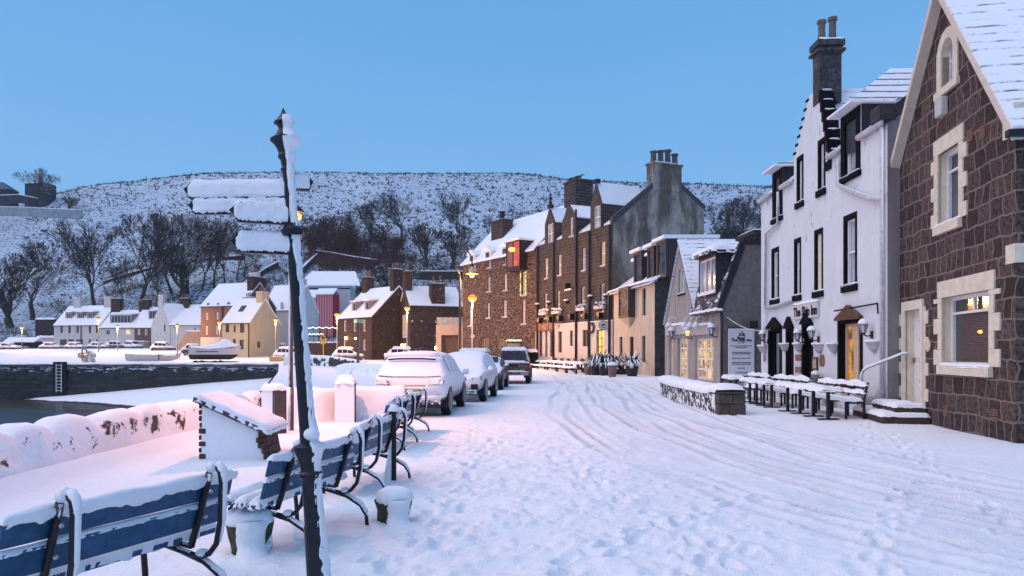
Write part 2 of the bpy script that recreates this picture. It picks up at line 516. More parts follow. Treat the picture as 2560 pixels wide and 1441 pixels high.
# the sloping snowy ramp behind the quay edge on the left
ramp_ = smooth(-52, -60, XX)*smooth(96, 118, YY)*.35
ZZ = ZZ+ramp_
ZZ[0, :] = .40
q = NT('car_park_snow'); o_ = q.n('TexCoord').outputs['Object']
pt = q.noise(q.n('Mapping', {'Vector': o_, 'Scale': (.25, 1, 1)}).outputs[0], .8, 6, .7)
cc = q.mix(q.ramp(pt, .58, .72), SNOWC, (.35, .36, .40))
park_mat = q.set(cc, .75, q.noise(o_, 3, 4), .05, .5)
grid_mesh('car_park', XX, YY, ZZ, park_mat)

# harbour bed: snowy beach rising to the slipway, wet brown mud lower down
xs = np.linspace(-150, -6, 200); ys = np.linspace(2, 85.4, 130)
XX, YY = np.meshgrid(xs, ys)
tide = np.interp(YY, [2, 20, 40, 60, 72, 79, 86], [-14, -14, -20, -30, -36, -46, -60])
T = XX-tide
def hbed(T, X, Y):
    yb = np.interp(X, [-60, -37, -30, -22], [77, 69.5, 62, 40])
    return np.where(T > 0, -3.80+.085*T, -3.93+.004*T-.55*smooth(0, 9, yb-Y))+.07*fbm(X*.13, Y*.3, 3)
ZZ = hbed(T, XX, YY)
q = NT('beach'); o_ = q.n('TexCoord').outputs['Object']
zz = q.n('SeparateXYZ', {0: o_}).outputs[2]
zz = q.math('ADD', zz, q.math('MULTIPLY', q.math('SUBTRACT', q.noise(q.n('Mapping', {'Vector': o_, 'Scale': (.35, 1, 1)}).outputs[0], .35, 6, .6), .5), .22))
m = q.ramp(zz, -3.88, -3.82)
cc = q.mix(m, q.mix(q.noise(o_, 1, 5), (.030, .026, .022), (.075, .06, .05)), SNOWC)
beach_mat = q.set(cc, q.math('ADD', q.math('MULTIPLY', m, .5), .22), q.noise(o_, 1.4, 5), .06, .5)
grid_mesh('beach', XX, YY, ZZ, beach_mat)
q = NT('harbour_water'); o_ = q.n('TexCoord').outputs['Object']
wv = q.noise(q.n('Mapping', {'Vector': o_, 'Scale': (.3, 1.2, 1)}).outputs[0], 1.2, 5, .6)
fo = q.ramp(q.noise(q.n('Mapping', {'Vector': o_, 'Scale': (.10, .6, 1)}).outputs[0], 1.0, 7, .68), .60, .70)
cc = q.mix(fo, (.010, .028, .042), (.35, .42, .5))
water_mat = q.set(cc, .22, wv, .10, .8, Specular_IOR_Level=.5)
XX, YY = np.meshgrid(np.linspace(-150, -8, 3), np.linspace(2, 84.9, 3))
grid_mesh('water', XX, YY, XX*0-4.12, water_mat)

# ================================================================== THE HILL
SKYP = [-1200, -400, 0, 100, 150, 250, 380, 500, 700, 1000, 1340, 1420, 1700, 1920, 2600, 3600]
SKYY = [570, 545, 522, 506, 490, 470, 455, 445, 441, 443, 446, 458, 466, 476, 500, 540]
HB, HT_ = 158.0, 330.0
def hhill(X, Y):
    px = CX+FPX*X/np.maximum(Y, 1)
    ht = EYE+(HY-np.interp(px, SKYP, SKYY))/FPX*HT_
    u = (Y-HB)/(HT_-HB)
    uc = np.clip(u, 0, 1)
    g = np.where(uc < .7, uc*.985, .6895+(1-.6895)*np.sin((uc-.7)/.3*math.pi/2))
    z = 2.2+(ht-2.2)*g - np.maximum(0, u-1)*30
    damp = smooth(0, .08, u)
    z = z + damp*(1.0-.75*smooth(.75, 1, u))*(3.2*fbm(X*.022+5, Y*.022, 3)+.8*fbm(X*.12, Y*.12, 3))
    # gully on the left that climbs away from the sea
    gx = -118+(Y-180)*-.28
    z = z - damp*6.0*np.exp(-((X-gx)/16)**2)*smooth(.0, .3, u)*(1-smooth(.7, 1, u))
    return z
def on_hill(px, py):
    Y = 159.0
    while Y < 345:
        X = K(px)*Y
        z = float(hhill(np.array([X]), np.array([Y]))[0])
        if HY-(z-EYE)/Y*FPX <= py: return X, Y, z
        Y += .5
    return K(px)*330, 330.0, float(hhill(np.array([K(px)*330.]), np.array([330.]))[0])
xs = np.linspace(-380, 330, 420); ys = np.concatenate([np.linspace(158, 340, 200), np.linspace(345, 620, 18)])
XX, YY = np.meshgrid(xs, ys)
ZZ = hhill(XX, YY)
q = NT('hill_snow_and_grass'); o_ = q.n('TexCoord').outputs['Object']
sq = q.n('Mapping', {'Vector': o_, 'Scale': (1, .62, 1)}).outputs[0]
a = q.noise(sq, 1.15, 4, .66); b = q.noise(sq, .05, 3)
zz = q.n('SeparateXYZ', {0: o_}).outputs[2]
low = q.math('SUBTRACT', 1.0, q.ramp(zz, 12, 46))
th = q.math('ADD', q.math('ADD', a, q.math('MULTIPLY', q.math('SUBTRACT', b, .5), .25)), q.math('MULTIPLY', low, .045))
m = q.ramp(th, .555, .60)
cc = q.mix(m, q.mix(q.noise(o_, .2, 3), (.33, .43, .55), (.50, .60, .72)), q.mix(q.noise(o_, 2, 3), (.030, .036, .042), (.10, .095, .09)))  # blue shade of the slope painted into its thin snow; dark flecks are grass
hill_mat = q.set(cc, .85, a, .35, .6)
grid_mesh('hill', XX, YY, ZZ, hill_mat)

# a wide sheet of land right out to the horizon, below everything else
XX, YY = np.meshgrid(np.linspace(-1500, 1500, 3), np.linspace(-300, 2500, 3))
grid_mesh('ground', XX, YY, XX*0-6.0, park_mat)

# grass tufts sticking out of the snow over the upper hill: one uncountable mass
def tufts(name, label, n, region, hh, mat, seed, cat, spread=.35, blades=5, wid=.05):
    rg = np.random.RandomState(seed)
    V = []; F = []
    cnt = 0
    while cnt < n:
        X, Y = region(rg)
        z = float(hhill(np.array([X]), np.array([Y]))[0])
        s_ = hh*(.5+rg.rand())
        for k in range(blades):
            a_ = rg.rand()*6.283; dx, dy = math.cos(a_)*spread*s_*rg.rand(), math.sin(a_)*spread*s_*rg.rand()
            w = wid*s_
            b_ = len(V)
            cx_, cy_ = X+dx*.5, Y+dy*.5
            V += [(cx_-w, cy_, z-.15), (cx_+w, cy_, z-.15), (cx_+dx*2, cy_+dy*2, z+s_*(.6+.4*rg.rand()))]
            F.append((b_, b_+1, b_+2))
        cnt += 1
    mb = MB(); mb.v = V; mb.f = F; mb.m = [0]*len(F)
    o = mb.build(name, mat)
    return setp(o, label, cat, kind='stuff')
grass_mat = plain('dead_grass', (.05, .052, .05), .9, .4, 3)
def reg_up(rg):
    u = rg.rand()**.8; Y = 205+128*u; return (K(rg.uniform(60, 2000))*Y, Y)
tufts('grass_tufts', 'dark tufts of dead grass poking through the snow all over the upper hillside', 8000, reg_up, .75, grass_mat, 3, 'grass', .9, 4, .22)
twig_mat = plain('winter_twigs', (.058, .044, .042), .9, .35, 2)
def reg_low(rg):
    while True:
        px = rg.uniform(-80, 1300); Y = rg.uniform(160, 232)
        d = fbm(np.array([px*.006]), np.array([Y*.03]), 2)[0]
        if d+.38*rg.rand() > .12 and not (170 < px < 260 and Y > 190): return (K(px)*Y, Y)
tufts('undergrowth', 'low snowy scrub and brambles covering the lower slope behind the village', 3600, reg_low, 1.7, twig_mat, 4, 'scrub', .55, 10, .020)
def reg_mid(rg):
    px = rg.choice([820, 880, 930, 985, 845])+rg.randn()*32; Y = rg.uniform(203, 236)
    return (K(px)*Y, Y)
red_twig = plain('reddish_twigs', (.085, .040, .042), .9, .35, 2)
tufts('thicket', 'dense dark reddish thicket in the middle of the slope right of the signpost', 700, reg_mid, 3.4, red_twig, 6, 'thicket', .42, 12, .012)

# ================================================================== QUAY, SEA WALLS
q = NT('wet_quay_stone'); o_, w_ = wallvec(q)
zz = q.n('SeparateXYZ', {0: o_}).outputs[2]
br = q.n('TexBrick', {'Vector': w_, 'Color1': (.012, .014, .018, 1), 'Color2': (.040, .044, .050, 1), 'Mortar': (.01, .012, .015, 1), 'Scale': 1.0, 'Mortar Size': .03, 'Brick Width': 1.1, 'Row Height': .42})
st = q.noise(q.n('Mapping', {'Vector': w_, 'Scale': (.5, 2.2, 1)}).outputs[0], 1.5, 7, .72)
top = q.math('SUBTRACT', q.math('MULTIPLY', q.ramp(zz, 3.3, 5.0), .26), .05)
xx = q.n('SeparateXYZ', {0: o_}).outputs[0]
rt = q.math('MULTIPLY', q.ramp(xx, -75, -35), .07)
m = q.ramp(q.math('ADD', q.math('ADD', st, top), rt), .78, .81)
cc = q.mix(m, q.mix(.35, br.outputs['Color'], q.mix(q.noise(o_, .6, 5), (.014, .016, .02), (.045, .048, .052))), (.62, .66, .72))
quay_mat = q.set(cc, .6, q.noise(w_, 2, 5), .06, .7)
t = thing('quay_wall', 'long dark wet stone quay wall across the harbour with a snowy edge', 'quay wall', (-90, 85, -5))
mb = MB()
# gently battered face with small ledges so that real snow lies on it
sec = [(-.55, 0), (-.5, .8), (-.38, 2.2), (-.25, 3.6), (-.12, 4.6), (-.12, 4.95), (.9, 4.95), (.9, 0)]
rg = random.Random(3)
N_ = 190
for i in range(N_+1):
    x = -62+i*(124.9/N_)
    for j, (y, z) in enumerate(sec):
        jj = rg.uniform(-.10, .05) if j < 5 else 0
        mb.v.append((x, y+jj, z))
L_ = len(sec)
for i in range(N_):
    for j in range(L_-1):
        a = i*L_+j; mb.f.append((a, a+L_, a+L_+1, a+1)); mb.m.append(0)
mb.build('wall_face', quay_mat, t)
mb = MB(); mb.box(-62, 62.9, -.3, .9, 4.95, 5.28); mb.build('coping', plain('quay_coping', (.10, .10, .11), .8, .4, 2), t)
mb = MB(); mb.cap(-62, 62.9, -.3, 1.2, 5.28, .16, 150, 5, seed=2); mb.build('snow_cover', SNOW, t, smooth=True)
t = thing('quay_ladder', 'white metal ladder fixed to the dark quay wall', 'ladder', (K(147)*84.4, 84.40, -3.2))
mb = MB()
mb.box(-.34, -.27, -.04, .04, .2, 3.5); mb.box(.27, .34, -.04, .04, .2, 3.5); mb.build('side_rail', WHITEP, t)
for k in range(9):
    mb = MB(); mb.box(-.27, .27, -.03, .03, .35+k*.37, .42+k*.37); mb.build('rung', WHITEP, t)
mb = MB(); mb.box(-.75, .75, .1, .35, -.6, 3.75)  # darkness of the recess drawn as a solid near-black slab
o = mb.build('ladder_recess', plain('recess_darkness', (.012, .013, .018), .7, .3, 2), t)

# rubble sea walls with lumpy, snow-plastered copes
q = NT('snowy_rubble'); o_ = q.n('TexCoord').outputs['Object']
vo = q.n('TexVoronoi', {'Vector': o_, 'Scale': 3.2}, feature='DISTANCE_TO_EDGE').outputs['Distance']
nz = q.noise(o_, 2.3, 6, .7); n2 = q.noise(o_, 7, 4, .6)
zr0 = q.n('SeparateXYZ', {0: o_}).outputs[2]
band = q.math('MULTIPLY', q.ramp(zr0, .12, .34), q.math('SUBTRACT', 1.0, q.ramp(zr0, .52, .64)))
nz = q.math('SUBTRACT', nz, q.math('MULTIPLY', band, .095))
rock = q.mix(n2, (.035, .026, .024), (.15, .10, .08))
m = q.ramp(nz, .33, .365)
cc = q.mix(m, rock, SNOWC)
rub_mat = q.set(cc, .85, q.math('ADD', q.math('MULTIPLY', m, .8), q.math('MULTIPLY', n2, .5)), .05, .8)
def lumpy_wall(name, label, pts, w, h, depth, mat, seed, lump=.07, wl=.5, h1=None):
    """pts: ground line of the wall; depth: how far it goes down on its far (left) side"""
    rg = np.random.RandomState(seed)
    P = [np.array(p, float) for p in pts]
    seg = []; 
    for a, b in zip(P[:-1], P[1:]):
        n = max(2, int(np.linalg.norm(b-a)/.07))
        seg += [a+(b-a)*i/n for i in range(n)]
    seg.append(P[-1])
    L = 0; mb = MB()
    prof = [(.5, -.1), (.49, .15), (.47, .35), (.45, .55), (.43, .72), (.38, .86), (.25, .96), (.05, 1.0), (-.2, .98), (-.38, .88), (-.46, .7), (-.5, .4), (-.55, -1)]
    tot = len(seg)
    for i, p in enumerate(seg):
        a = seg[max(0, i-1)]; b = seg[min(tot-1, i+1)]
        t_ = (b-a)/max(1e-6, np.linalg.norm(b-a)); nrm = np.array([t_[1], -t_[0]])
        if i: L += np.linalg.norm(p-seg[i-1])
        hh = h if h1 is None else h+(h1-h)*i/tot
        bump = abs(math.sin(L*math.pi/wl/2+.8*math.sin(L*1.3)))**.5
        for k, (u, v) in enumerate(prof):
            nn = float(fbm(np.array([L*1.7+seed]), np.array([k*.55]), 3)[0])
            uu = u*w*(1+.30*nn); vv = v*hh+(lump*(bump-.5) if v > .8 else 0)+(.06*nn if v > .3 else 0)
            if v == -1: vv = -depth
            mb.v.append((p[0]+nrm[0]*uu, p[1]+nrm[1]*uu, vv))
    n = len(prof)
    for i in range(tot-1):
        for k in range(n-1):
            a = i*n+k; mb.f.append((a, a+n, a+n+1, a+1)); mb.m.append(0)
    mb.f.append(tuple(range(n))); mb.m.append(0)
    mb.f.append(tuple((tot-1)*n+k for k in range(n))[::-1]); mb.m.append(0)
    return mb.build(name, mat, None, smooth=True)
o = lumpy_wall('sea_wall', '', [(-5.6, -1), (-6.15, 5), (-6.42, 8.9), (-6.42, 12), (-6.35, 14.8), (-6.2, 17.3)], .62, .66, 4.6, rub_mat, 3, .14, .46)
setp(o, 'low lumpy rubble sea wall buried in snow along the harbour, dark stones peeping out', 'wall')
plaster = plain('snow_plastered_wall', (.10, .07, .06), .85, .3, 4, snow=(.18, .30, .55, 9))
o = lumpy_wall('harbour_wall', '', [(-5.45, 16.9), (-4.6, 17.1), (-3.9, 17.55), (-2.7, 18.0)], .4, .80, .4, plaster, 8, .03, .9)
setp(o, 'straight snow-plastered wall glowing pink between the cabinet and the first car', 'wall')
# pillar in that wall
t = thing('gate_pillar', 'square stone gate pillar with a rounded top, its front plastered with snow', 'pillar', (-3.92, 16.95, 0), R(8))
mb = MB(); mb.box(-.23, .23, -.2, .2, -.1, .98); mb.build('shaft', plain('pillar_stone', (.055, .04, .04), .85, .4, 6, snow=(.50, .58, .35, 9, (-.1, -.9, .35))), t, bevel=.03)
mb = MB(); mb.cap(-.23, .23, -.2, .2, .96, .14, seed=4); mb.build('snow_cover', SNOW, t, smooth=True)
# slipway side wall further off
darkrub = stone('dark_rubble', (.035, .033, .035), (.085, .075, .07), (.05, .045, .045), .5, .2, .02, .05, snow=(.35, .45, .7, 2.2))
o = lumpy_wall('slipway_wall', '', [(K(715)*77, 77), (K(760)*76, 76), (K(830)*73, 73), (K(880)*68, 68), (K(905)*64, 64)], .8, 1.55, 1.0, darkrub, 5, .06, 2.2, .85)
setp(o, 'dark rubble wall with a snowy top curving round the head of the slipway', 'wall')
o = lumpy_wall('snow_bank', '', [(K(868)*58, 58), (K(915)*55, 55), (K(960)*50, 50), (K(1010)*46, 46)], 2.2, .75, .3, SNOW, 9, .12, 2.5)
setp(o, 'heaped bank of shovelled snow in front of the slipway wall', 'snow bank')
# retaining wall of the slipway side, below street level
mb = MB()
for a, b in [((-6.75, 17.3), (-12.6, 37)), ((-12.6, 37), (-19.6, 60)), ((-19.6, 60), (-27.6, 85.4))]:
    mb.quad((a[0], a[1], -5), (b[0], b[1], -5), (b[0], b[1], .38 if b[1] > 80 else (.05 if b[1] > 50 else .0)), (a[0], a[1], .05 if a[1] > 50 else 0))
o = mb.build('slipway_side', darkrub); setp(o, 'rough dark stone side of the slipway dropping to the beach', 'wall')
# ================================================================== HOUSES: walls with real openings
class Bld:
    """frame of a building: x from left to right along its front, y into the building, z up"""
    def __init__(s, name, label, cat, left, right, z0=0.0, group=None):
        s.L = math.hypot(right[0]-left[0], right[1]-left[1])
        s.a = math.atan2(right[1]-left[1], right[0]-left[0])
        s.o = Vector((left[0], left[1], z0)); s.z0 = z0
        s.ux = Vector((math.cos(s.a), math.sin(s.a))); s.uy = Vector((-math.sin(s.a), math.cos(s.a)))
        s.t = thing(name, label, cat, s.o, s.a, group)
    def _pl(s, O, U, px, py):
        # ray (K,1)*d meets O+u*U
        k = K(px); det = k*(-U.y)+U.x
        d = (-O.x*U.y+O.y*U.x)/det
        u = (d-O.y)/U.y if abs(U.y) > abs(U.x) else (k*d-O.x)/U.x
        return u, EYE-(py-HY)/FPX*d-s.z0
    def front(s, px, py, off=0.0):
        return s._pl(Vector((s.o.x, s.o.y))+s.uy*off, s.ux, px, py)
    def right(s, px, py, D=0):
        return s._pl(Vector((s.o.x, s.o.y))+s.ux*s.L, s.uy, px, py)
    def left(s, px, py):
        return s._pl(Vector((s.o.x, s.o.y)), s.uy, px, py)
    def rect(s, side, x0, y0, x1, y1):
        """px rectangle -> (u0, u1, z0, z1) on that side; y0/y1 measured at the middle"""
        f = getattr(s, side); xm = (x0+x1)/2
        return (f(x0, 0)[0], f(x1, 0)[0], f(xm, y1)[1], f(xm, y0)[1])

def fmap(side, L, D=0):
    """(u along the wall, w into the building, z) -> local point"""
    if side == 'front': return lambda u, w, z: (u, w, z)
    if side == 'right': return lambda u, w, z: (L-w, u, z)
    if side == 'left': return lambda u, w, z: (w, D-u, z)
    if side == 'left_d': return lambda u, w, z: (w, u, z)

def wall_slabs(mb, f, tops, holes, zb=-.5, depth=.22, mi=0, reveal=True, mr=None):
    """wall under the outline tops [(u, z), ...] (vertical steps allowed) with rectangular holes (u0, u1, z0, z1)"""
    mr = mi if mr is None else mr
    br = sorted(set([round(p[0], 5) for p in tops]+[round(v, 5) for h in holes for v in h[:2]]))
    u0, u1 = tops[0][0], tops[-1][0]
    br = [b for b in br if u0-1e-4 <= b <= u1+1e-4]
    def top(u, side):
        for i in range(len(tops)-1):
            a, b = tops[i], tops[i+1]
            if b[0]-a[0] < 1e-6: continue
            if (side > 0 and a[0]-5e-5 <= u < b[0]-5e-5) or (side < 0 and a[0]+5e-5 < u <= b[0]+5e-5):
                return a[1]+(b[1]-a[1])*(u-a[0])/(b[0]-a[0])
        return tops[-1][1] if side < 0 else tops[0][1]
    for a, b in zip(br[:-1], br[1:]):
        if b-a < 1e-4: continue
        m = (a+b)/2
        hs = sorted([h for h in holes if h[0] < m < h[1]], key=lambda h: h[2])
        z = zb
        for h in hs:
            if h[2] > z: mb.quad(f(a, 0, z), f(b, 0, z), f(b, 0, h[2]), f(a, 0, h[2]), mi)
            z = h[3]
        mb.quad(f(a, 0, z), f(b, 0, z), f(b, 0, top(b, -1)), f(a, 0, top(a, 1)), mi)
    if reveal:
        for (a, b, c, d) in [h[:4] for h in holes]:
            mb.quad(f(a, 0, c), f(a, depth, c), f(a, depth, d), f(a, 0, d), mr)
            mb.quad(f(b, 0, c), f(b, 0, d), f(b, depth, d), f(b, depth, c), mr)
            mb.quad(f(a, 0, d), f(a, depth, d), f(b, depth, d), f(b, 0, d), mr)
            mb.quad(f(a, 0, c), f(b, 0, c), f(b, depth, c), f(a, depth, c), mr)

def fbox(mb, f, u0, u1, w0, w1, z0, z1, mi=0):
    v = [f(u0, w0, z0), f(u1, w0, z0), f(u1, w1, z0), f(u0, w1, z0), f(u0, w0, z1), f(u1, w0, z1), f(u1, w1, z1), f(u0, w1, z1)]
    mb.hexa(v, mi)

def window(par, f, h, glass=GLASS, frame=None, nx=1, nz=2, fw=.05, dep=.16, bar=.03, sill=None, name='window', pane='pane', snow=True, bars_at=None):
    """a window set in the hole h: frame part with its pane as sub-part, sill with snow"""
    u0, u1, z0, z1 = h[:4]
    frame = frame or WHITEP
    mb = MB()
    fbox(mb, f, u0, u0+fw, dep-.05, dep+.02, z0, z1); fbox(mb, f, u1-fw, u1, dep-.05, dep+.02, z0, z1)
    fbox(mb, f, u0+fw, u1-fw, dep-.05, dep+.02, z0, z0+fw); fbox(mb, f, u0+fw, u1-fw, dep-.05, dep+.02, z1-fw, z1)
    for i in range(1, nx):
        c = u0+(u1-u0)*i/nx; fbox(mb, f, c-bar/2, c+bar/2, dep-.035, dep+.01, z0+fw, z1-fw)
    zs = bars_at if bars_at else [i/nz for i in range(1, nz)]
    for t_ in zs:
        c = z0+(z1-z0)*t_; fbox(mb, f, u0+fw, u1-fw, dep-.045, dep+.012, c-bar/2, c+bar/2)
    fr = mb.build(name, frame, par)
    mb = MB(); fbox(mb, f, u0+.01, u1-.01, dep+.025, dep+.045, z0+.01, z1-.01)
    mb.build(pane, glass, fr)
    if sill:
        sm, sw, sh = sill
        mb = MB(); fbox(mb, f, u0-sw, u1+sw, -.07, dep-.06, z0-sh, z0-.004); mb.build('sill', sm, fr)
        if snow:
            mb = MB(); 
            a, b = f(u0-sw, -.07, 0), f(u1+sw, dep-.06, 0)
            mb.cap(min(a[0], b[0]), max(a[0], b[0]), min(a[1], b[1]), max(a[1], b[1]), z0-.012, .05, 8, 4, over=.005)
            mb.build('snow_cover', SNOW, fr, smooth=True)
    return fr

def chimney(par, x0, x1, y0, y1, z0, z1, mat, pots=2, pr=.13, ph=.55, along='x', potmat=None, capm=None, snow=True, lip=.08):
    mb = MB(); mb.box(x0, x1, y0, y1, z0, z1-.18); mb.box(x0-lip, x1+lip, y0-lip, y1+lip, z1-.18, z1)
    c = mb.build('chimney', mat, par)
    potmat = potmat or plain('clay_pot', (.20, .12, .09), .8, .3, 6, snow=(.75, .85, .3, 6))
    for k in range(pots):
        t_ = (k+.5)/pots
        cx_, cy_ = ((x0+(x1-x0)*t_, (y0+y1)/2) if along == 'x' else ((x0+x1)/2, y0+(y1-y0)*t_))
        p = MB(); h = ph*(1+.12*((k*7) % 3-1))
        p.lathe([(pr*.95, 0), (pr*.8, h*.5), (pr*.8, h*.86), (pr*1.12, h*.88), (pr*1.1, h), (pr*.6, h)], (cx_, cy_, z1), 10)
        p.build('chimney_pot', potmat, c, smooth=False)
    if snow:
        p = MB(); p.cap(x0-lip, x1+lip, y0-lip, y1+lip, z1, .07, 8, 6, over=0); p.build('snow_cover', SNOW, c, smooth=True)
    return c

def roof_planes(mb, x0, x1, y0, y1, ze, zr, over=.25, th=.16, yr=None, ze2=None):
    """ridge along x at yr; two thick slopes"""
    yr = (y0+y1)/2 if yr is None else yr
    ze2 = ze if ze2 is None else ze2
    s1 = (zr-ze)/(yr-y0); s2 = (zr-ze2)/(y1-yr)
    mb.hexa([(x0, y0-over, ze-over*s1), (x1, y0-over, ze-over*s1), (x1, yr, zr), (x0, yr, zr),
             (x0, y0-over, ze-over*s1+th), (x1, y0-over, ze-over*s1+th), (x1, yr, zr+th), (x0, yr, zr+th)])
    mb.hexa([(x0, yr, zr), (x1, yr, zr), (x1, y1+over, ze2-over*s2), (x0, y1+over, ze2-over*s2),
             (x0, yr, zr+th), (x1, yr, zr+th), (x1, y1+over, ze2-over*s2+th), (x0, y1+over, ze2-over*s2+th)])
def roof_planes_y(mb, x0, x1, y0, y1, ze, zr, over=.2, th=.16, front=.2, xr=None):
    """ridge along y"""
    xr = (x0+x1)/2 if xr is None else xr
    s1 = (zr-ze)/(xr-x0); s2 = (zr-ze)/(x1-xr)
    a, b = y0-front, y1
    mb.hexa([(x0-over, a, ze-over*s1), (xr, a, zr), (xr, b, zr), (x0-over, b, ze-over*s1),
             (x0-over, a, ze-over*s1+th), (xr, a, zr+th), (xr, b, zr+th), (x0-over, b, ze-over*s1+th)])
    mb.hexa([(xr, a, zr), (x1+over, a, ze-over*s2), (x1+over, b, ze-over*s2), (xr, b, zr),
             (xr, a, zr+th), (x1+over, a, ze-over*s2+th), (x1+over, b, ze-over*s2+th), (xr, b, zr+th)])

def pipe(par, pts, r=.05, mat=None, name='drainpipe'):
    mb = MB(); mb.tube(pts, r, 8); return mb.build(name, mat or BLACK, par, smooth=True)

ROOF = roofsnow('snowy_slates', .42)
ROOFS = roofsnow('deep_snow_roof', .30)
ROOFM = roofsnow('patchy_snow_slates', .56)

def simple_house(name, label, left, right, D, z0, eave, ridge, wmat, roofmat=ROOFS, holes=(), sholes=(), side='right', chims=(), glass=GLASS, lit=(), litm=None, fw=.06, frame=None, group=None, cat='house', backmat=None, gmat=None, nz=2, nx=1, smat=None, wd=.14):
    b = Bld(name, label, cat, left, right, z0, group)
    L = b.L
    hs = [b.rect('front', *h) for h in holes]
    mb = MB(); f = fmap('front', L)
    wall_slabs(mb, f, [(0, eave), (L, eave)], hs, -1.2, wd)
    mb.quad((0, D, -1.2), (0, D, eave), (L, D, eave), (L, D, -1.2))
    mb.build('wall', wmat, b.t)
    ss = [b.rect('right', *h) for h in sholes] if side == 'right' else []
    for sd in ('right', 'left_d'):
        mb = MB(); g = fmap(sd, L, D)
        wall_slabs(mb, g, [(0, eave), (D/2, ridge-.05), (D, eave)], ss if sd == 'right' else [], -1.2, wd)
        mb.build('gable_wall', gmat or smat or wmat, b.t)
    mb = MB(); roof_planes(mb, 0-.12, L+.12, 0, D, eave, ridge, .2, .18); rf = mb.build('roof', roofmat, b.t)
    mb = MB(); mb.box(-.1, L+.1, -.30, -.18, eave-.20, eave-.08); mb.build('gutter', BLACK, b.t)
    for i, h in enumerate(hs):
        window(b.t, f, h, litm if (i in lit and litm) else glass, frame, nx, nz, fw, wd-.02, .04, snow=False)
    for i, h in enumerate(ss):
        window(b.t, fmap('right', L, D), h, glass, frame, nx, nz, fw, wd-.02, .04, snow=False)
    for c in chims:
        chimney(rf, *c[:6], c[6], c[7], .14, c[8] if len(c) > 8 else .5, c[9] if len(c) > 9 else 'x')
    return b, rf

def dormer(par, u0, u1, zb, zt, y0, yb, cheek, roofmat, glass=GLASS, frame=None, nx=2, nz=1, over=.15, th=.14, f=None, name='dormer', slope=0.12, win=.12, fw=.05):
    """flat-roofed dormer: front wall at y0 (local), cheeks run back to yb"""
    mb = MB()
    w = win
    h = (u0+w, u1-w, zb+.12, zt-w)
    ff = lambda u, ww, z: (u, y0+ww, z)
    wall_slabs(mb, ff, [(u0, zt), (u1, zt)], [h], zb, .1)
    mb.quad((u0, y0, zb), (u0, y0, zt), (u0, yb, zt), (u0, yb, zb-.0))
    mb.quad((u1, y0, zb), (u1, yb, zb), (u1, yb, zt), (u1, y0, zt))
    d = mb.build(name, cheek, par)
    mb = MB(); s_ = slope*(yb-y0)
    mb.hexa([(u0-over, y0-over, zt), (u1+over, y0-over, zt), (u1+over, yb+.3, zt+s_), (u0-over, yb+.3, zt+s_),
             (u0-over, y0-over, zt+th), (u1+over, y0-over, zt+th), (u1+over, yb+.3, zt+s_+th), (u0-over, yb+.3, zt+s_+th)])
    mb.build('dormer_roof', roofmat, d)
    mb = MB()
    window(d, ff, h, glass, frame, nx, nz, fw, .08, .04, name='dormer_window', snow=False)
    return d

TX = {}
def text(par, s, size, mat, loc, rot, name='lettering', ext=.006, font=None, bold=.0, align='CENTER', sx=1.0):
    """raised letters as a mesh"""
    cu = bpy.data.curves.new(name, 'FONT'); cu.body = s; cu.size = size; cu.extrude = ext; cu.align_x = align; cu.align_y = 'CENTER'; cu.offset = bold
    cu.resolution_u = 3
    tmp = bpy.data.objects.new(name, cu); COL.objects.link(tmp)
    dg = bpy.context.evaluated_depsgraph_get()
    me = bpy.data.meshes.new_from_object(tmp.evaluated_get(dg))
    bpy.data.objects.remove(tmp)
    o = bpy.data.objects.new(name, me); COL.objects.link(o)
    me.materials.clear(); me.materials.append(mat)
    o.parent = par; o.location = loc; o.rotation_euler = rot; o.scale = (sx, 1, 1)
    return o
# ================================================================== RIGHT HAND SIDE OF THE STREET
def surround(par, f, h, w, mat, proud=.025, top=None, bot=None, name='surround'):
    u0, u1, z0, z1 = h[:4]; top = w if top is None else top
    mb = MB()
    fbox(mb, f, u0-w, u0, -proud, .04, z0, z1); fbox(mb, f, u1, u1+w, -proud, .04, z0, z1)
    fbox(mb, f, u0-w, u1+w, -proud, .04, z1, z1+top)
    if bot: fbox(mb, f, u0-w-.05, u1+w+.05, -proud-.06, .04, z0-bot, z0-.003)
    o = mb.build(name, mat, par)
    if bot:
        m2 = MB(); a = f(u0-w-.05, -proud-.06, 0); b_ = f(u1+w+.05, .1, 0)
        m2.cap(min(a[0], b_[0]), max(a[0], b_[0]), min(a[1], b_[1]), max(a[1], b_[1]), z0-.01, .05, 10, 4, over=0)
        m2.build('snow_cover', SNOW, o, smooth=True)
    return o
def quoins(par, f, h, mat, w1=.22, w2=.40, bh=.30, lint=.42, proud=.03, sill=.2, name='quoins', left=True, right=True, zlow=None):
    u0, u1, z0, z1 = h[:4]
    mb = MB(); z = z0 if zlow is None else zlow; k = 0
    while z < z1-.01:
        t_ = min(z+bh, z1)
        w = w1 if k % 2 else w2
        if left: fbox(mb, f, u0-w, u0, -proud, .05, z, t_-.006)
        if right: fbox(mb, f, u1, u1+w, -proud, .05, z, t_-.006)
        z = t_; k += 1
    fbox(mb, f, u0-w1*1.1, u1+w1*1.1, -proud-.003, .05, z1, z1+lint)
    o = mb.build(name, mat, par)
    if sill:
        m2 = MB(); fbox(m2, f, u0-.12, u1+.12, -.09, .10, z0-sill, z0-.004); s_ = m2.build('sill', mat, par)
        m2 = MB(); a = f(u0-.12, -.09, 0); b_ = f(u1+.12, .10, 0)
        m2.cap(min(a[0], b_[0]), max(a[0], b_[0]), min(a[1], b_[1]), max(a[1], b_[1]), z0-.01, .06, 14, 5, over=0)
        m2.build('snow_cover', SNOW, s_, smooth=True)
    return o

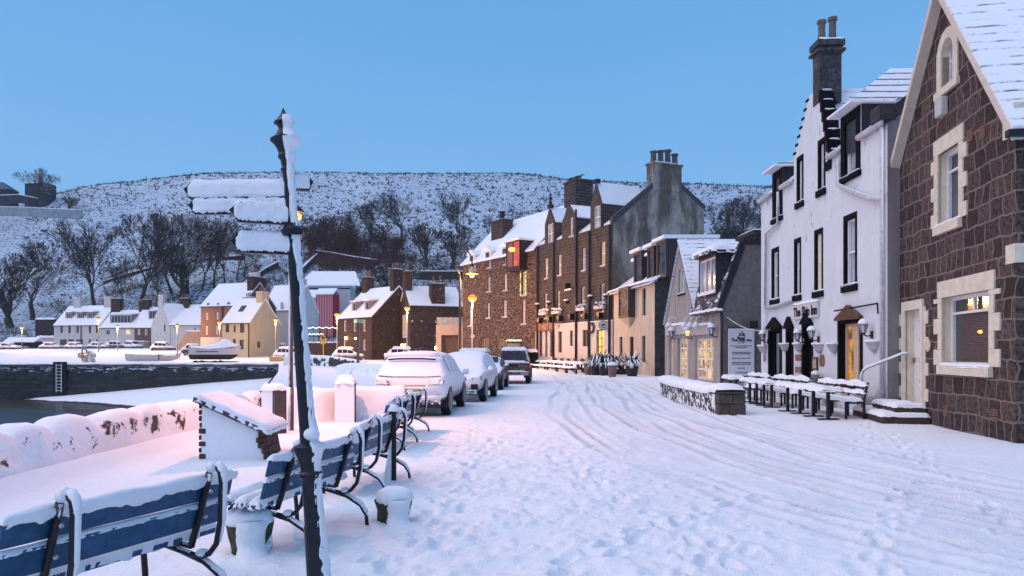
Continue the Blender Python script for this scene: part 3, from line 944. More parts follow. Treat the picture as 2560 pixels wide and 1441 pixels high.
# ---------------------------------------------------------------- brown stone gabled house, nearest
HST = stone('brown_blocks', (.040, .026, .024), (.135, .090, .078), (.22, .175, .15), .47, .375, .022, .055, snow=(.93, .99, .35, 5), bd=.03, dark=.30)
H = Bld('stone_house', 'nearest house on the right, brown stone blocks with cream quoins and a steep gable', 'house', (9.935, 18.78), (8.93, 12.76))
L = H.L; f = fmap('front', L); D = 9
ap = H.front(2364, -30); el_ = H.front(2240, 452); er_ = H.front(2528, 325)
zE = (el_[1]+er_[1])/2; XR = ap[0]
gw = H.rect('front', 2357, 735, 2475, 915); dr = H.rect('front', 2264, 775, 2304, 1012); uw = H.rect('front', 2347, 372, 2399, 556)
aw = H.rect('front', 2355, 95, 2385, 213)
mb = MB(); wall_slabs(mb, f, [(0, zE), (XR, ap[1]), (L, zE)], [gw, dr, uw, aw], -.3, .24, 0, True, 1)
mb.build('wall', [HST, CREAMP], H.t)
mb = MB(); wall_slabs(mb, fmap('right', L), [(0, zE), (D, zE)], [], -.3); mb.quad((0, 0, -.3), (0, 0, zE), (0, D, zE), (0, D, -.3)); mb.quad((0, D, -.3), (0, D, zE), (L, D, zE), (L, D, -.3))
mb.build('side_wall', HST, H.t)
mb = MB(); roof_planes_y(mb, 0, L, 0, D, zE, ap[1]+.05, .32, .14, .20, XR)
rf = mb.build('roof', ROOF, H.t)
# barge boards and kneelers
sl1 = (ap[1]-zE)/XR; sl2 = (ap[1]-zE)/(L-XR)
mb = MB()
for sx, ex in ((-.32, XR), (L+.32, XR)):
    s_ = sl1 if sx < 0 else -sl2
    z0_ = zE-.32*abs(s_); z1_ = ap[1]+.05
    mb.hexa([(sx, -.23, z0_-.13), (ex, -.23, z1_-.13), (ex, -.18, z1_-.13), (sx, -.18, z0_-.13), (sx, -.23, z0_+.06), (ex, -.23, z1_+.06), (ex, -.18, z1_+.06), (sx, -.18, z0_+.06)])
    mb.hexa([(sx, -.18, z0_-.12), (ex, -.18, z1_-.12), (ex, 0, z1_-.12), (sx, 0, z0_-.12), (sx, -.18, z0_-.08), (ex, -.18, z1_-.08), (ex, 0, z1_-.08), (sx, 0, z0_-.08)])
mb.build('bargeboard', plain('bargeboard_paint', (.62, .55, .45), .6, .1, 6), H.t)
mb = MB(); mb.box(-.02, .42, -.04, .02, zE-.35, zE+.25); mb.box(L-.38, L+.02, -.04, .25, zE-.35, zE+.22)
zq = H.front(2528, 636)[1]; mb.box(L-.30, L+.03, -.03, .5, zq-.17, zq+.17)
zq = H.front(2244, 692)[1]; mb.box(-.02, .22, -.03, .02, zq-.16, zq+.18)
mb.build('kneeler', CREAMP, H.t)
quoins(H.t, f, gw, CREAMP, .20, .42, .34, .36)
window(H.t, f, gw, glass_mat('parlour_glass', (.03, .03, .035), (.06, .045, .045)), WHITEP, 1, 1, .07, .22, .05, bars_at=[.76])
mb = MB(); fbox(mb, f, (gw[0]+gw[1])/2-.03, (gw[0]+gw[1])/2+.03, .165, .225, gw[2]+(gw[3]-gw[2])*.78, gw[3]-.07); mb.build('transom_bar', WHITEP, H.t)
# lace blind and the lamp glowing behind it
mb = MB(); fbox(mb, f, gw[0]+.45, gw[1]-.08, .235, .24, gw[2]+.1, gw[2]+(gw[3]-gw[2])*.74)
q = NT('lace_blind'); o_, w_ = wallvec(q)
br = q.n('TexBrick', {'Vector': w_, 'Color1': (.10, .075, .07, 1), 'Color2': (.15, .10, .09, 1), 'Mortar': (.05, .035, .04, 1), 'Scale': 1.0, 'Mortar Size': .008, 'Brick Width': .07, 'Row Height': .045})
mb.build('blind', q.set(br.outputs['Color'], .8, None), H.t)
lx, lz = H.front(2421, 830)
mb = MB(); mb.ball((lx, .23, lz), .06, 12, .6); mb.build('lamp_glow', emis('lamp_in_window', (1, .42, .07), 2.6), H.t, smooth=True)
surround(H.t, f, dr, .16, CREAMP, .05, .22)
quoins(H.t, f, (dr[0]-.16, dr[1]+.16, -.1, dr[3]+.05), CREAMP, .09, .24, .30, .0, .02, 0, 'door_quoins', right=True)
mb = MB(); fbox(mb, f, dr[0], dr[1], .20, .25, dr[2], dr[3])
d_ = mb.build('door', plain('white_door', (.74, .72, .74), .4, .05, 6), H.t)
mb = MB(); fbox(mb, f, dr[0]+.32, dr[0]+.45, .19, .2, dr[2]+.5, dr[3]-.25); mb.build('pane', GLASS, d_)
mb = MB()
for k in range(4): fbox(mb, f, dr[0]+.07, dr[1]-.06, .188, .2, dr[2]+.12+k*.5, dr[2]+.50+k*.5)
mb.build('panel', WHITEP, d_)
mb = MB(); fbox(mb, f, dr[0]+.05, dr[0]+.08, .14, .2, dr[2]+1.0, dr[2]+1.12); mb.build('handle', plain('brass', (.35, .25, .1), .3, .1, 5, 1.0), d_)
quoins(H.t, f, uw, CREAMP, .20, .36, .30, .34)
window(H.t, f, uw, glass_mat('sky_reflecting_glass', (.035, .05, .07)), WHITEP, 1, 1, .07, .22, .05, bars_at=[.74])
# arched window: surround with a rounded head
mb = MB(); uc = (aw[0]+aw[1])/2; hw = (aw[1]-aw[0])/2; N_ = 12
for k in range(N_):
    a0 = math.pi*k/N_; a1 = math.pi*(k+1)/N_; zc = aw[3]-hw
    for r0, r1, w0, w1 in ((hw, hw+.24, -.03, .03), (hw-.001, hw+.6, .18, .24)):
        pass
    r0, r1 = hw, hw+.22
    P_ = [(uc+math.cos(a0)*r0, zc+math.sin(a0)*r0), (uc+math.cos(a0)*r1, zc+math.sin(a0)*r1), (uc+math.cos(a1)*r1, zc+math.sin(a1)*r1), (uc+math.cos(a1)*r0, zc+math.sin(a1)*r0)]
    mb.prism(P_, lambda u, v, w: (u, w, v), -.03, .23)
    # spandrel fill between arch and the square head of the hole
    P_ = [(uc+math.cos(a0)*r0, zc+math.sin(a0)*r0), (uc+(hw if math.cos(a0) > 0 else -hw) if False else uc+math.cos(a0)*r1*1.1, zc+math.sin(a0)*r1*1.1)]
fbox(mb, f, aw[0]-.22, aw[0], -.03, .23, aw[2], aw[3]-hw); fbox(mb, f, aw[1], aw[1]+.22, -.03, .23, aw[2], aw[3]-hw)
fbox(mb, f, aw[0]-.28, aw[1]+.28, -.07, .2, aw[2]-.16, aw[2]-.004)
mb.build('arched_surround', CREAMP, H.t)
window(H.t, f, aw, glass_mat('sky_reflecting_glass'), WHITEP, 1, 1, .05, .20, .05, bars_at=[.58])
mb = MB(); a_, b_ = H.front(2363, 268); fbox(mb, f, a_-.17, a_+.17, -.16, 0, b_-.2, b_+.2); mb.build('alarm_box', plain('grey_plastic', (.50, .48, .47), .5, .1), H.t, bevel=.03)
for px, py in ((2457, 330), (2366, 1026), (2488, 1038), (2426, 338)):
    a_, b_ = H.front(px, py); mb = MB()
    for k in range(5): fbox(mb, f, a_-.12, a_+.12, -.02, .02, b_-.12+k*.05, b_-.09+k*.05)
    mb.build('air_vent', plain('vent_clay', (.22, .12, .09), .8, .2), H.t)
a_, b_ = H.front(2321, 863); mb = MB(); mb.lathe([(.0, 0), (.15, 0), (.16, .02), (.13, .035), (.0, .035)], (0, 0, 0), 20)
o = mb.build('house_plaque', plain('plaque_ceramic', (.55, .45, .40), .4, .2, 12), H.t); o.location = (a_, -.0, b_); o.rotation_euler = (R(90), 0, 0)
mb = MB(); mb.box(-.36, -.24, .05, D, zE-.46, zE-.34); mb.box(L+.26, L+.40, -.3, D, zE-.48, zE-.36); mb.build('gutter', BLACK, H.t)

# steps, side wall and handrail
t = thing('door_steps', 'three snowy brown stone steps up to the white door of the stone house', 'steps', H.o, H.a)
stp = plain('step_stone', (.07, .045, .04), .85, .35, 6)
ud0, ud1 = dr[0]-.1, dr[1]+.12
for (a_, b_, y0, z) in ((ud0-.55, ud1+.45, -1.05, .20), (ud0-.15, ud1+.25, -.70, .40), (dr[0], dr[1], -.30, dr[2])):
    mb = MB(); mb.box(a_, b_, y0, -.02 if z < .5 else .2, -.1, z-.01); s_ = mb.build('step', stp, t, bevel=.02)
    mb = MB(); mb.cap(a_, b_, y0, -.05 if z < .5 else .18, z-.015, .07, seed=int(z*100)); mb.build('snow_cover', SNOW, s_, smooth=True)
t = thing('handrail', 'bent metal handrail with snow on it beside the front steps', 'handrail', H.o, H.a)
mb = MB(); hp = [(ud0-.05, -.98, 0), (ud0-.05, -.98, 1.05), (ud0-.03, -.95, 1.16), (ud0+.05, -.88, 1.24), (dr[0]+.15, -.10, 1.60), (dr[0]+.17, .0, 1.60)]
mb.tube(hp, .022, 8); mb.build('rail', plain('galvanised', (.25, .25, .27), .4, .3, 12, .6, snow=(.45, .55, .5, 20)), t, smooth=True)
mb = MB(); mb.tube([(x, y-.012, z+.02) for x, y, z in hp[2:]], .032, 8); mb.tube([(x-.012, y-.02, z) for x, y, z in hp[:3]], .024, 8); mb.build('snow_cover', SNOW, t, smooth=True)

# ---------------------------------------------------------------- the white inn
q = NT('white_harling'); o_ = q.n('TexCoord').outputs['Object']
s2 = q.n('Mapping', {'Vector': o_, 'Scale': (1, 1, .35)}).outputs[0]
st_ = q.ramp(q.noise(s2, 3.4, 8, .74), .57, .64)
zz = q.n('SeparateXYZ', {0: o_}).outputs[2]
zone = q.math('MULTIPLY', q.ramp(q.noise(o_, .45, 3), .42, .62), q.ramp(zz, 3.5, 6.0))
base = q.mix(q.noise(o_, 1.2, 5), (.56, .58, .60), (.73, .75, .77))
low = q.ramp(zz, 1.1, .2)
base = q.mix(q.math('MULTIPLY', low, q.ramp(q.noise(o_, 1.4, 4), .4, .6)), base, (.30, .23, .22))
cc = q.mix(q.math('MULTIPLY', st_, q.math('ADD', q.math('MULTIPLY', zone, .75), .12)), base, (.10, .10, .12))
WH = q.set(cc, .85, q.noise(o_, 14, 5, .6), .015, .6)
BM = plain('black_margin', (.012, .011, .014), .95, .4, 8); BM.node_tree.nodes['Principled BSDF'].inputs['Specular IOR Level'].default_value = .05
I = Bld('inn', 'tall white harled inn with crow-stepped gable, black window margins and hand-lettered sign', 'inn', (9.69, 28.0), (9.54, 18.3))
L = I.L; f = fmap('front', L); D = 8.2
zE = 7.5
up = [(1929, 619, 1948, 748), (1985.5, 595, 2003, 738), (2036, 572, 2058, 728), (2109, 534, 2143, 712)]
top = [(1992, 389, 2009, 505), (2045, 346, 2064, 474)]
def inner(r, side=.11, t_=.16):
    return (r[0]+side, r[1]-side, r[2], r[3]-t_)
hs = [inner(I.rect('front', *r)) for r in up+top]
d1 = inner(I.rect('front', 2108, 292, 2147, 437), .13, .12); d2 = inner(I.rect('front', 1935, 437, 1954, 545), .13, .12)
gr = [I.rect('front', *r) for r in [(1922, 822, 1955, 945), (1966, 822, 1984, 950), (2096, 800, 2157, 962)]]
gr = [inner(g_, .12, .1) for g_ in gr]
drr = inner(I.rect('front', 2006, 812, 2033, 985), .12, .08)
gL = I.front(1985, 385); gR = I.front(2076, 400); gT0 = I.front(2022, 222); gT1 = I.front(2050, 215)
NS = 7
tops = [(0, zE), (d2[0]-.25, zE), (d2[0]-.25, d2[3]+.3), (d2[1]+.25, d2[3]+.3), (d2[1]+.25, zE), (gL[0], zE)]
zt = gT1[1]; zl = gL[1]-.25
for k in range(NS):
    u = gL[0]+(gT0[0]-gL[0])*k/NS; z = zl+(zt-zl)*(k+1)/(NS+.5)
    tops += [(u, z), (gL[0]+(gT0[0]-gL[0])*(k+1)/NS, z)]
tops += [(gT0[0], zt), (gT1[0], zt)]
zr_ = gR[1]+.15
stR = []
for k in range(NS):
    u0_ = gT1[0]+(gR[0]-gT1[0])*k/NS; u1_ = gT1[0]+(gR[0]-gT1[0])*(k+1)/NS; z = zt-(zt-zr_)*(k+.6)/NS
    tops += [(u0_, z), (u1_, z)]; stR.append((u0_, u1_, z))
tops += [(gR[0], zE), (d1[0]-.28, zE), (d1[0]-.28, d1[3]+.3), (d1[1]+.28, d1[3]+.3), (d1[1]+.28, zE), (L, zE)]
mb = MB(); wall_slabs(mb, f, tops, hs+[d1, d2, drr]+gr, -.3, .22, 0, True, 1)
mb.quad((0, 0, -.3), (0, 0, zE), (0, D, zE), (0, D, -.3)); mb.quad((0, D, -.3), (0, D, zE), (L, D, zE), (L, D, -.3))
mb.build('wall', [WH, BM], I.t)
mb = MB(); wall_slabs(mb, fmap('right', L), [(0, zE+.1), (2.8, 9.5), (D, zE+.1)], [], -.3); mb.build('gable_wall', plain('grey_harling', (.20, .19, .20), .9, .45, 1.2, streak=True), I.t)
mb = MB(); roof_planes(mb, 0, L-.4, .24, D, zE+.2, 9.4, 0, .15, 2.8); rf = mb.build('roof', ROOFM, I.t)
mb = MB(); roof_planes_y(mb, gL[0]+.1, gR[0]-.05, .36, 6.5, zl-.5, zt-.02, .0, .1, 0, (gT0[0]+gT1[0])/2); mb.build('gable_roof', ROOF, I.t)
# crow steps: black coping blocks, each with snow
mb = MB(); ms = MB()
for (a_, b_, z) in stR:
    mb.box(a_-.02, b_+.03, -.04, .38, z-(zt-zr_)/NS*.95, z+.035); ms.cap(a_-.02, b_+.03, -.02, .36, z+.03, .05, 5, 4, over=0)
for k in range(NS):
    a_ = gL[0]+(gT0[0]-gL[0])*k/NS; b_ = gL[0]+(gT0[0]-gL[0])*(k+1)/NS; z = zl+(zt-zl)*(k+1)/(NS+.5)
    mb.box(a_-.02, b_+.02, -.03, .38, z-.04, z+.03); ms.cap(a_-.03, b_, -.02, .36, z+.03, .04, 5, 4, over=0)
mb.box(gR[0]-.25, gR[0]+.1, -.05, .5, zE-.35, stR[-1][2]-.3)
mb.build('crow_steps', BM, I.t); ms.build('snow_cover', SNOW, I.t, smooth=True)
chm = stone('chimney_blocks', (.05, .052, .06), (.10, .10, .11), (.05, .05, .055), .5, .42, .02, .03, snow=(.90, .97, .6, 3))
c = chimney(rf, gT1[0]-.50, gT1[0]+.02, -.02, .66, zt-.5, 11.38, chm, 2, .13, .80, 'y', plain('grey_pot', (.14, .125, .115), .8, .3, 5))
mb = MB(); mb.box(gT1[0]-.60, gT1[0]+.12, -.12, .76, 11.02, 11.10); mb.build('cornice', chm, c)
# dormers
dk = plain('dark_lead_cheek', (.018, .024, .030), .5, .4, 3)
for dd, yb, rm in ((d1, 2.7, ROOFM), (d2, 2.2, ROOFM)):
    mb = MB(); a_, b_ = dd[0]-.26, dd[1]+.26; zt_ = dd[3]+.28
    mb.hexa([(a_, .02, zE-.2), (b_, .02, zE-.2), (b_, yb, zE-.2+1.5), (a_, yb, zE-.2+1.5), (a_, .02, zt_), (b_, .02, zt_), (b_, yb, zt_+.05), (a_, yb, zt_+.05)])
    dm = mb.build('dormer', dk, I.t)
    mb = MB()
    if yb > 2.5:
        mb.hexa([(a_-.15, -.35, zt_), (b_+.15, -.35, zt_), (b_+.15, 4.6, zt_), (a_-.15, 4.6, zt_), (a_-.15, -.35, zt_+.06), (b_+.15, -.35, zt_+.06), (b_+.15, 4.6, zt_+.06), (a_-.15, 4.6, zt_+.06)])
        um_ = (a_+b_)/2; mb.hexa([(a_-.15, -.35, zt_+.06), (b_+.15, -.35, zt_+.06), (b_+.15, 4.6, zt_+.06), (a_-.15, 4.6, zt_+.06), (um_-.02, 1.1, 9.65), (um_+.02, 1.1, 9.65), (um_+.02, 4.6, 9.65), (um_-.02, 4.6, 9.65)])
    else:
        mb.hexa([(a_-.15, -.35, zt_), (b_+.15, -.35, zt_), (b_+.15, yb+.4, zt_+.02), (a_-.15, yb+.4, zt_+.02),
                 (a_-.15, -.35, zt_+.06), (b_+.15, -.35, zt_+.06), (b_-.05, yb+1.0, zt_+.75), (a_+.05, yb+1.0, zt_+.75)])
    mb.build('dormer_roof', rm, dm)
    surround(I.t, f, dd, .24, BM, .03, .26, .16, 'dormer_surround')
gz = glass_mat()
pale = glass_mat('net_curtain_glass', (.24, .26, .30), (.42, .44, .50))
yel = lit_glass('yellow_lit_glass', (.9, .62, .22), (1.0, .80, .42), .85)
for i, h in enumerate(hs):
    surround(I.t, f, h, .11, BM, .012, .15, .20)
    window(I.t, f, h, yel if i == 2 else pale, WHITEP, 1, 2, .065, .12, .055)
for h in (d1, d2): window(I.t, f, h, pale, WHITEP, 1, 2, .07, .12, .05)
litA = lit_glass('bar_lit_glass', (.10, .05, .03), (1.0, .42, .06), .7, 2.0)
for i, g_ in enumerate(gr):
    surround(I.t, f, g_, .13, BM, .03, .10, .10)
    window(I.t, f, g_, litA if i == 2 else pale, BM if i < 2 else plain('cream_frame', (.55, .45, .33), .6, .1), 1 if i == 1 else 2, 1, .07, .2, .09 if i < 2 else .30)
    # little pediment
    mb = MB(); u0_, u1_, zt_ = g_[0]-.16, g_[1]+.16, g_[3]+.1
    mb.prism([(u0_, zt_), (u1_, zt_), (u1_, zt_+.06), ((u0_+u1_)/2, zt_+.42), (u0_, zt_+.06)], lambda u, v, w: (u, w, v), -.12, .02)
    p_ = mb.build('pediment', plain('rusty_lead', (.10, .05, .03), .7, .5, 9, snow=(.9, 1.0, .5, 14)) if i == 2 else BM, I.t)
surround(I.t, f, drr, .13, BM, .03, .10)
mb = MB(); mb.prism([(drr[0]-.16, drr[3]+.1), (drr[1]+.16, drr[3]+.1), ((drr[0]+drr[1])/2, drr[3]+.45)], lambda u, v, w: (u, w, v), -.12, .02); mb.build('pediment', BM, I.t)
mb = MB(); fbox(mb, f, drr[0], drr[1], .18, .22, -.1, drr[3]); d_ = mb.build('door', BM, I.t)
mb = MB(); fbox(mb, f, drr[1]-.35, drr[1]-.05, .165, .18, .9, drr[3]-.1); mb.build('pane', pale, d_)
# pipes and gutters
wp = plain('white_cast_iron', (.50, .50, .53), .5, .2, 9, snow=(.62, .72, .5, 9))
pz = lambda px, py, off=-.1: (I.front(px, py)[0], off, I.front(px, py)[1])
pipe(I.t, [(L-.12, -.08, 0), (L-.12, -.08, zE-.1)], .055, wp); pipe(I.t, [pz(1918, 905), pz(1918, 775)], .05, wp); pipe(I.t, [pz(1920, 770), pz(1950, 765), pz(1985, 752)], .07, wp)
pipe(I.t, [pz(1951, 480), pz(1951, 560), pz(1921, 585), pz(1919, 770)], .05, wp)
pipe(I.t, [pz(2101, 400), pz(2103, 462), pz(2140, 480), pz(2185, 496), pz(2214, 500)], .065, wp)
pipe(I.t, [pz(2094, 778), pz(2140, 770), pz(2203, 759), pz(2205, 785)], .022, BM, 'cable')
mb = MB(); mb.tube([(d1[1]+.3, -.10, zE), (L, -.10, zE)], .09, 8); mb.tube([(gR[0]+.05, -.10, zE), (d1[0]-.3, -.10, zE)], .09, 8); mb.tube([(d2[1]+.3, -.1, zE), (gL[0]-.05, -.1, zE)], .09, 8); mb.tube([(0, -.1, zE), (d2[0]-.28, -.1, zE)], .09, 8)
mb.build('gutter', wp, I.t, smooth=True)
# raised skew of the right-hand gable with its snow and end block
mb = MB(); mb.hexa([(L-.4, -.1, zE-.1), (L+.02, -.1, zE-.1), (L+.02, 2.8, 9.3), (L-.4, 2.8, 9.3), (L-.4, -.1, zE+.22), (L+.02, -.1, zE+.22), (L+.02, 2.8, 9.9), (L-.4, 2.8, 9.9)])
mb.box(L-.45, L+.05, -.22, .2, zE+.05, zE+.42)
mb.build('skew', plain('skew_stone', (.045, .04, .045), .85, .4, 5, snow=(.74, .84, .3, 6)), I.t)
mb = MB(); mb.box(L-.02, L+.9, .55, .62, -.3, 7.0); mb.build('return_wall', WH, I.t)

# sign board of the inn
su0, su1, sz0, sz1 = I.rect('front', 1989, 757, 2049, 797)
t = thing('inn_sign', 'white board lettered The Ship Inn above the dark doorway of the inn', 'sign', I.o, I.a)
mb = MB(); mb.box(su0, su1, -.07, -.005, sz0, sz1); mb.build('board', plain('sign_white', (.5, .5, .53), .5, .1), t, bevel=.01)
mb = MB(); mb.cap(su0, su1, -.08, 0, sz1, .06); mb.build('snow_cover', SNOW, t, smooth=True)
text(t, 'The Ship Inn', .42, BM, ((su0+su1)/2, -.075, (sz0+sz1)/2-.03), (R(90), 0, 0), sx=.92, bold=.012)

# lanterns, half-round planters, notices on the inn's wall
def wall_lantern(B_, px, py, label, lit=None, s=1.0):
    u, z = B_.front(px, py, -.25)
    t = thing('wall_lantern', label, 'lantern', B_.o+Vector((B_.ux*u-B_.uy*.25).to_3d())+Vector((0, 0, z)), B_.a, 'black lanterns on brackets along the inn walls')
    mb = MB(); mb.tube([(0, .25, -.22), (0, .10, -.26), (0, 0, -.2)], .02, 6); mb.box(-.04, .04, .19, .25, -.32, -.12); mb.build('bracket', BLACK, t)
    mb = MB(); mb.lathe([(.02, -.22), (.06, -.2), (.065, -.17), (.0, -.17)], n=6)
    for k in range(6):
        a_ = k*math.pi/3; mb.tube([(.065*math.cos(a_), .065*math.sin(a_), -.17), (.12*math.cos(a_), .12*math.sin(a_), .05)], .009, 4)
    mb.lathe([(.14, .05), (.13, .07), (.05, .16), (.0, .17)], n=6); mb.build('cage', BLACK, t)
    mb = MB(); mb.lathe([(.055, -.165), (.11, .045)], n=6); mb.build('glass', lit or glass_mat('lantern_glass', (.25, .25, .28)), t)
    mb = MB(); mb.lathe([(.13, .06), (.135, .10), (.10, .17), (.05, .21), (.0, .22)], n=10); mb.build('snow_cover', SNOW, t, smooth=True)
    t.scale = (s, s, s)
    return t
wall_lantern(I, 1906, 840, 'lantern at the far end of the white inn wall, beside the lettered noticeboard', s=.98)
wall_lantern(I, 1994, 838, 'lantern just left of the dark inn doorway, under the lettered sign', s=.98)
wall_lantern(I, 2028, 832, 'lantern just right of the dark inn doorway, under the lettered sign', s=.98)
wall_lantern(I, 2158, 817, 'lantern right of the wide rusty-topped window, nearest the stone house', s=.98)
pl = plain('planter_pale', (.50, .46, .50), .7, .2, 7)
for (px, py, lab) in ((1901, 872, 'half-round wall planter at the far corner of the white inn, beside the noticeboard'), (1955, 868, 'half-round wall planter between the two narrow black-framed inn windows'), (1990, 868, 'half-round wall planter left of the dark inn doorway'), (2039, 869, 'half-round wall planter right of the inn doorway, above the framed menu'), (2075, 869, 'half-round wall planter between the menu frame and the wide inn window'), (2174, 864, 'half-round wall planter under the nearest lantern of the inn')):
    u, z = I.front(px, py, -.15)
    t = thing('wall_planter', lab, 'planter', I.o+Vector((I.ux*u).to_3d())+Vector((0, 0, z+.10)), I.a, 'half-round planters on the white inn wall')
    mb = MB(); n_ = 12
    for (r0, z0_, r1, z1_) in ((.04, -.30, .16, -.20), (.16, -.20, .25, 0)):
        for k in range(n_):
            a0 = math.pi+math.pi*k/n_; a1 = math.pi+math.pi*(k+1)/n_
            mb.quad((math.cos(a0)*r0, math.sin(a0)*r0, z0_), (math.cos(a1)*r0, math.sin(a1)*r0, z0_), (math.cos(a1)*r1, math.sin(a1)*r1, z1_), (math.cos(a0)*r1, math.sin(a0)*r1, z1_))
    mb.quad((-.26, -.005, 0), (.26, -.005, 0), (.26, -.005, -.1), (-.26, -.005, -.1))
    mb.build('bowl', pl, t)
    mb = MB(); mb.prism([(math.cos(math.pi+math.pi*k/n_)*.27, math.sin(math.pi+math.pi*k/n_)*.27) for k in range(n_+1)], lambda u_, v_, w_: (u_, v_, w_), -.01, .045); mb.build('snow_cover', SNOW, t, smooth=False, bevel=.015)
u0_, u1_, z0_, z1_ = I.rect('front', 2034, 893, 2046, 926)
t = thing('menu_frame', 'brown framed menu on the white wall right of the inn doorway', 'menu board', I.o, I.a)
mb = MB(); mb.box(u0_, u1_, -.05, -.003, z0_, z1_); mb.build('frame', plain('brown_wood', (.09, .04, .03), .5, .3), t)
mb = MB(); mb.box(u0_+.06, u1_-.06, -.056, -.05, z0_+.07, z1_-.07); mb.build('sheet', plain('paper_card', (.45, .40, .38), .8, .4, 14), t)
for k, (a_, b_) in enumerate(((887, 902), (903, 917), (918, 932))):
    u0_, u1_, z0_, z1_ = I.rect('front', 1990, a_, 2004, b_)
    mb = MB(); mb.box(u0_, u1_, -.03, -.003, z0_, z1_)
    o = mb.build('poster', plain('poster_red', (.25, .13, .12), .7, .5, 16) if k != 1 else plain('poster_white', (.6, .6, .62), .7, .2, 16))
    o.location = I.o; o.rotation_euler = (0, 0, I.a)
    setp(o, ['small red printed poster, top one left of the inn doorway', 'small white printed notice between two red posters left of the inn doorway', 'small red patterned poster, lowest one left of the inn doorway'][k], 'poster', 'posters left of the inn doorway')
for k, px in enumerate((2053, 2059)):
    u, z = I.front(px, 902); mb = MB(); mb.lathe([(0, 0), (.11, 0), (.11, .03), (0, .03)], n=16)
    o = mb.build('oval_plaque', plain('slate_plaque', (.05, .05, .06), .4, .2) if k == 0 else plain('red_plaque', (.18, .05, .04), .4, .2))
    o.location = I.o+Vector((I.ux*u).to_3d())+Vector((0, 0, z)); o.rotation_euler = (R(90), 0, I.a); o.scale = (.8, 1.7, 1)
    setp(o, ['dark oval plaque right of the framed menu on the inn', 'narrow red plaque next to the dark oval one on the inn'][k], 'plaque', 'small plaques by the menu')
u, z = I.front(2032, 948, -.3)
t = thing('cigarette_bin', 'grey rounded bin on the wall beside the inn doorway with a cap of snow', 'bin', I.o+Vector((I.ux*u-I.uy*.22).to_3d()), I.a)
mb = MB(); mb.lathe([(.0, z-.28), (.10, z-.25), (.13, z), (.12, z+.15), (.0, z+.16)], n=12); mb.build('body', plain('bin_grey', (.16, .16, .18), .4, .2), t, smooth=True)
mb = MB(); mb.lathe([(.13, z+.13), (.12, z+.22), (.0, z+.27)], n=12); mb.build('snow_cover', SNOW, t, smooth=True)
mb = MB(); mb.box(-.04, .04, .05, .22, z-.1, z+.05); mb.build('bracket', BLACK, t)
# ---------------------------------------------------------------- mansard-roofed cafe beside the inn
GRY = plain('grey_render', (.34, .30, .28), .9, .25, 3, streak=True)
DRK = plain('dark_fascia', (.02, .02, .025), .5, .3, 8)
B = Bld('cafe', 'small grey rendered cafe with a steep gable, mansard slates and glowing french windows', 'cafe', (8.58, 40.4), (9.05, 31.0))
L = B.L; f = fmap('front', L); D = 3.4
gl = B.front(1664, 806); ga = B.front(1701, 603); gr_ = B.front(1741, 784)
zE = B.front(1797, 777)[1]; zT = 6.3
fwL = B.rect('front', 1694, 846, 1719, 947); fwR = B.rect('front', 1737, 846, 1783, 950); fwS = B.rect('front', 1673, 846, 1683, 940)
gwn = B.rect('front', 1696, 672, 1712, 734)
mb = MB(); wall_slabs(mb, f, [(0, gl[1]), (ga[0], ga[1]), (gr_[0], gr_[1]), (gr_[0], zE), (L, zE)], [fwL, fwR, fwS, gwn], -.3, .22)
mb.quad((0, 0, -.3), (0, 0, gl[1]), (0, D, gl[1]), (0, D, -.3))
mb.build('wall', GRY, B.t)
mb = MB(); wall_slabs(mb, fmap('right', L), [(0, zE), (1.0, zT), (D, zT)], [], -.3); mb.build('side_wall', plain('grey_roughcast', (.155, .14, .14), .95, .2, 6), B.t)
mb = MB(); mb.box(L-.05, L+.06, .9, D, zT, zT+.22); mb.hexa([(L-.05, -.02, zE+.05), (L+.07, -.02, zE+.05), (L+.07, .98, zT-.1), (L-.05, .98, zT-.1), (L-.05, -.25, zE+.1), (L+.07, -.25, zE+.1), (L+.07, .8, zT+.2), (L-.05, .8, zT+.2)])
mb.build('fascia', DRK, B.t)
# mansard slope + flat top, steep gable roof
mb = MB(); mb.hexa([(gr_[0]-.6, -.12, zE), (L-.02, -.12, zE), (L-.02, .95, zT), (gr_[0]-.6, .95, zT), (gr_[0]-.6, -.2, zE+.06), (L-.02, -.2, zE+.06), (L-.02, .86, zT+.08), (gr_[0]-.6, .86, zT+.08)])
ms_ = mb.build('mansard_slope', roofsnow('mansard_slates', .82, (.03, .03, .045), .2), B.t)
mb = MB(); mb.box(gr_[0]-1.5, L-.06, .88, D, zT-.05, zT+.12); mb.build('flat_roof', ROOF, B.t)
mb = MB(); za = ga[1]; sl = (za-gl[1])/ga[0]; sr = (za-gr_[1])/(gr_[0]-ga[0])
mb.hexa([(-.1, -.1, gl[1]-.1*sl), (ga[0], -.1, za), (ga[0], D, za), (-.1, D, gl[1]-.1*sl), (-.16, -.1, gl[1]-.1*sl+.05), (ga[0], -.1, za+.12), (ga[0], D, za+.12), (-.16, D, gl[1]-.1*sl+.05)])
mb.hexa([(ga[0], -.1, za), (gr_[0]+.05, -.1, gr_[1]), (gr_[0]+.05, D, gr_[1]), (ga[0], D, za), (ga[0], -.1, za+.12), (gr_[0]+.13, -.1, gr_[1]+.05), (gr_[0]+.13, D, gr_[1]+.05), (ga[0], D, za+.12)])
mb.build('gable_roof', ROOF, B.t)
mb = MB(); mb.tube([(-.14, -.14, gl[1]-.15), (ga[0], -.14, za+.03), (gr_[0]+.1, -.14, gr_[1])], .05, 6); mb.build('bargeboard', plain('dark_barge', (.05, .03, .03), .7, .3, 5, snow=(.5, .6, .6, 9)), B.t)
window(B.t, f, gwn, pale, WHITEP, 2, 1, .06, .15, .05, sill=(BM, .08, .1))
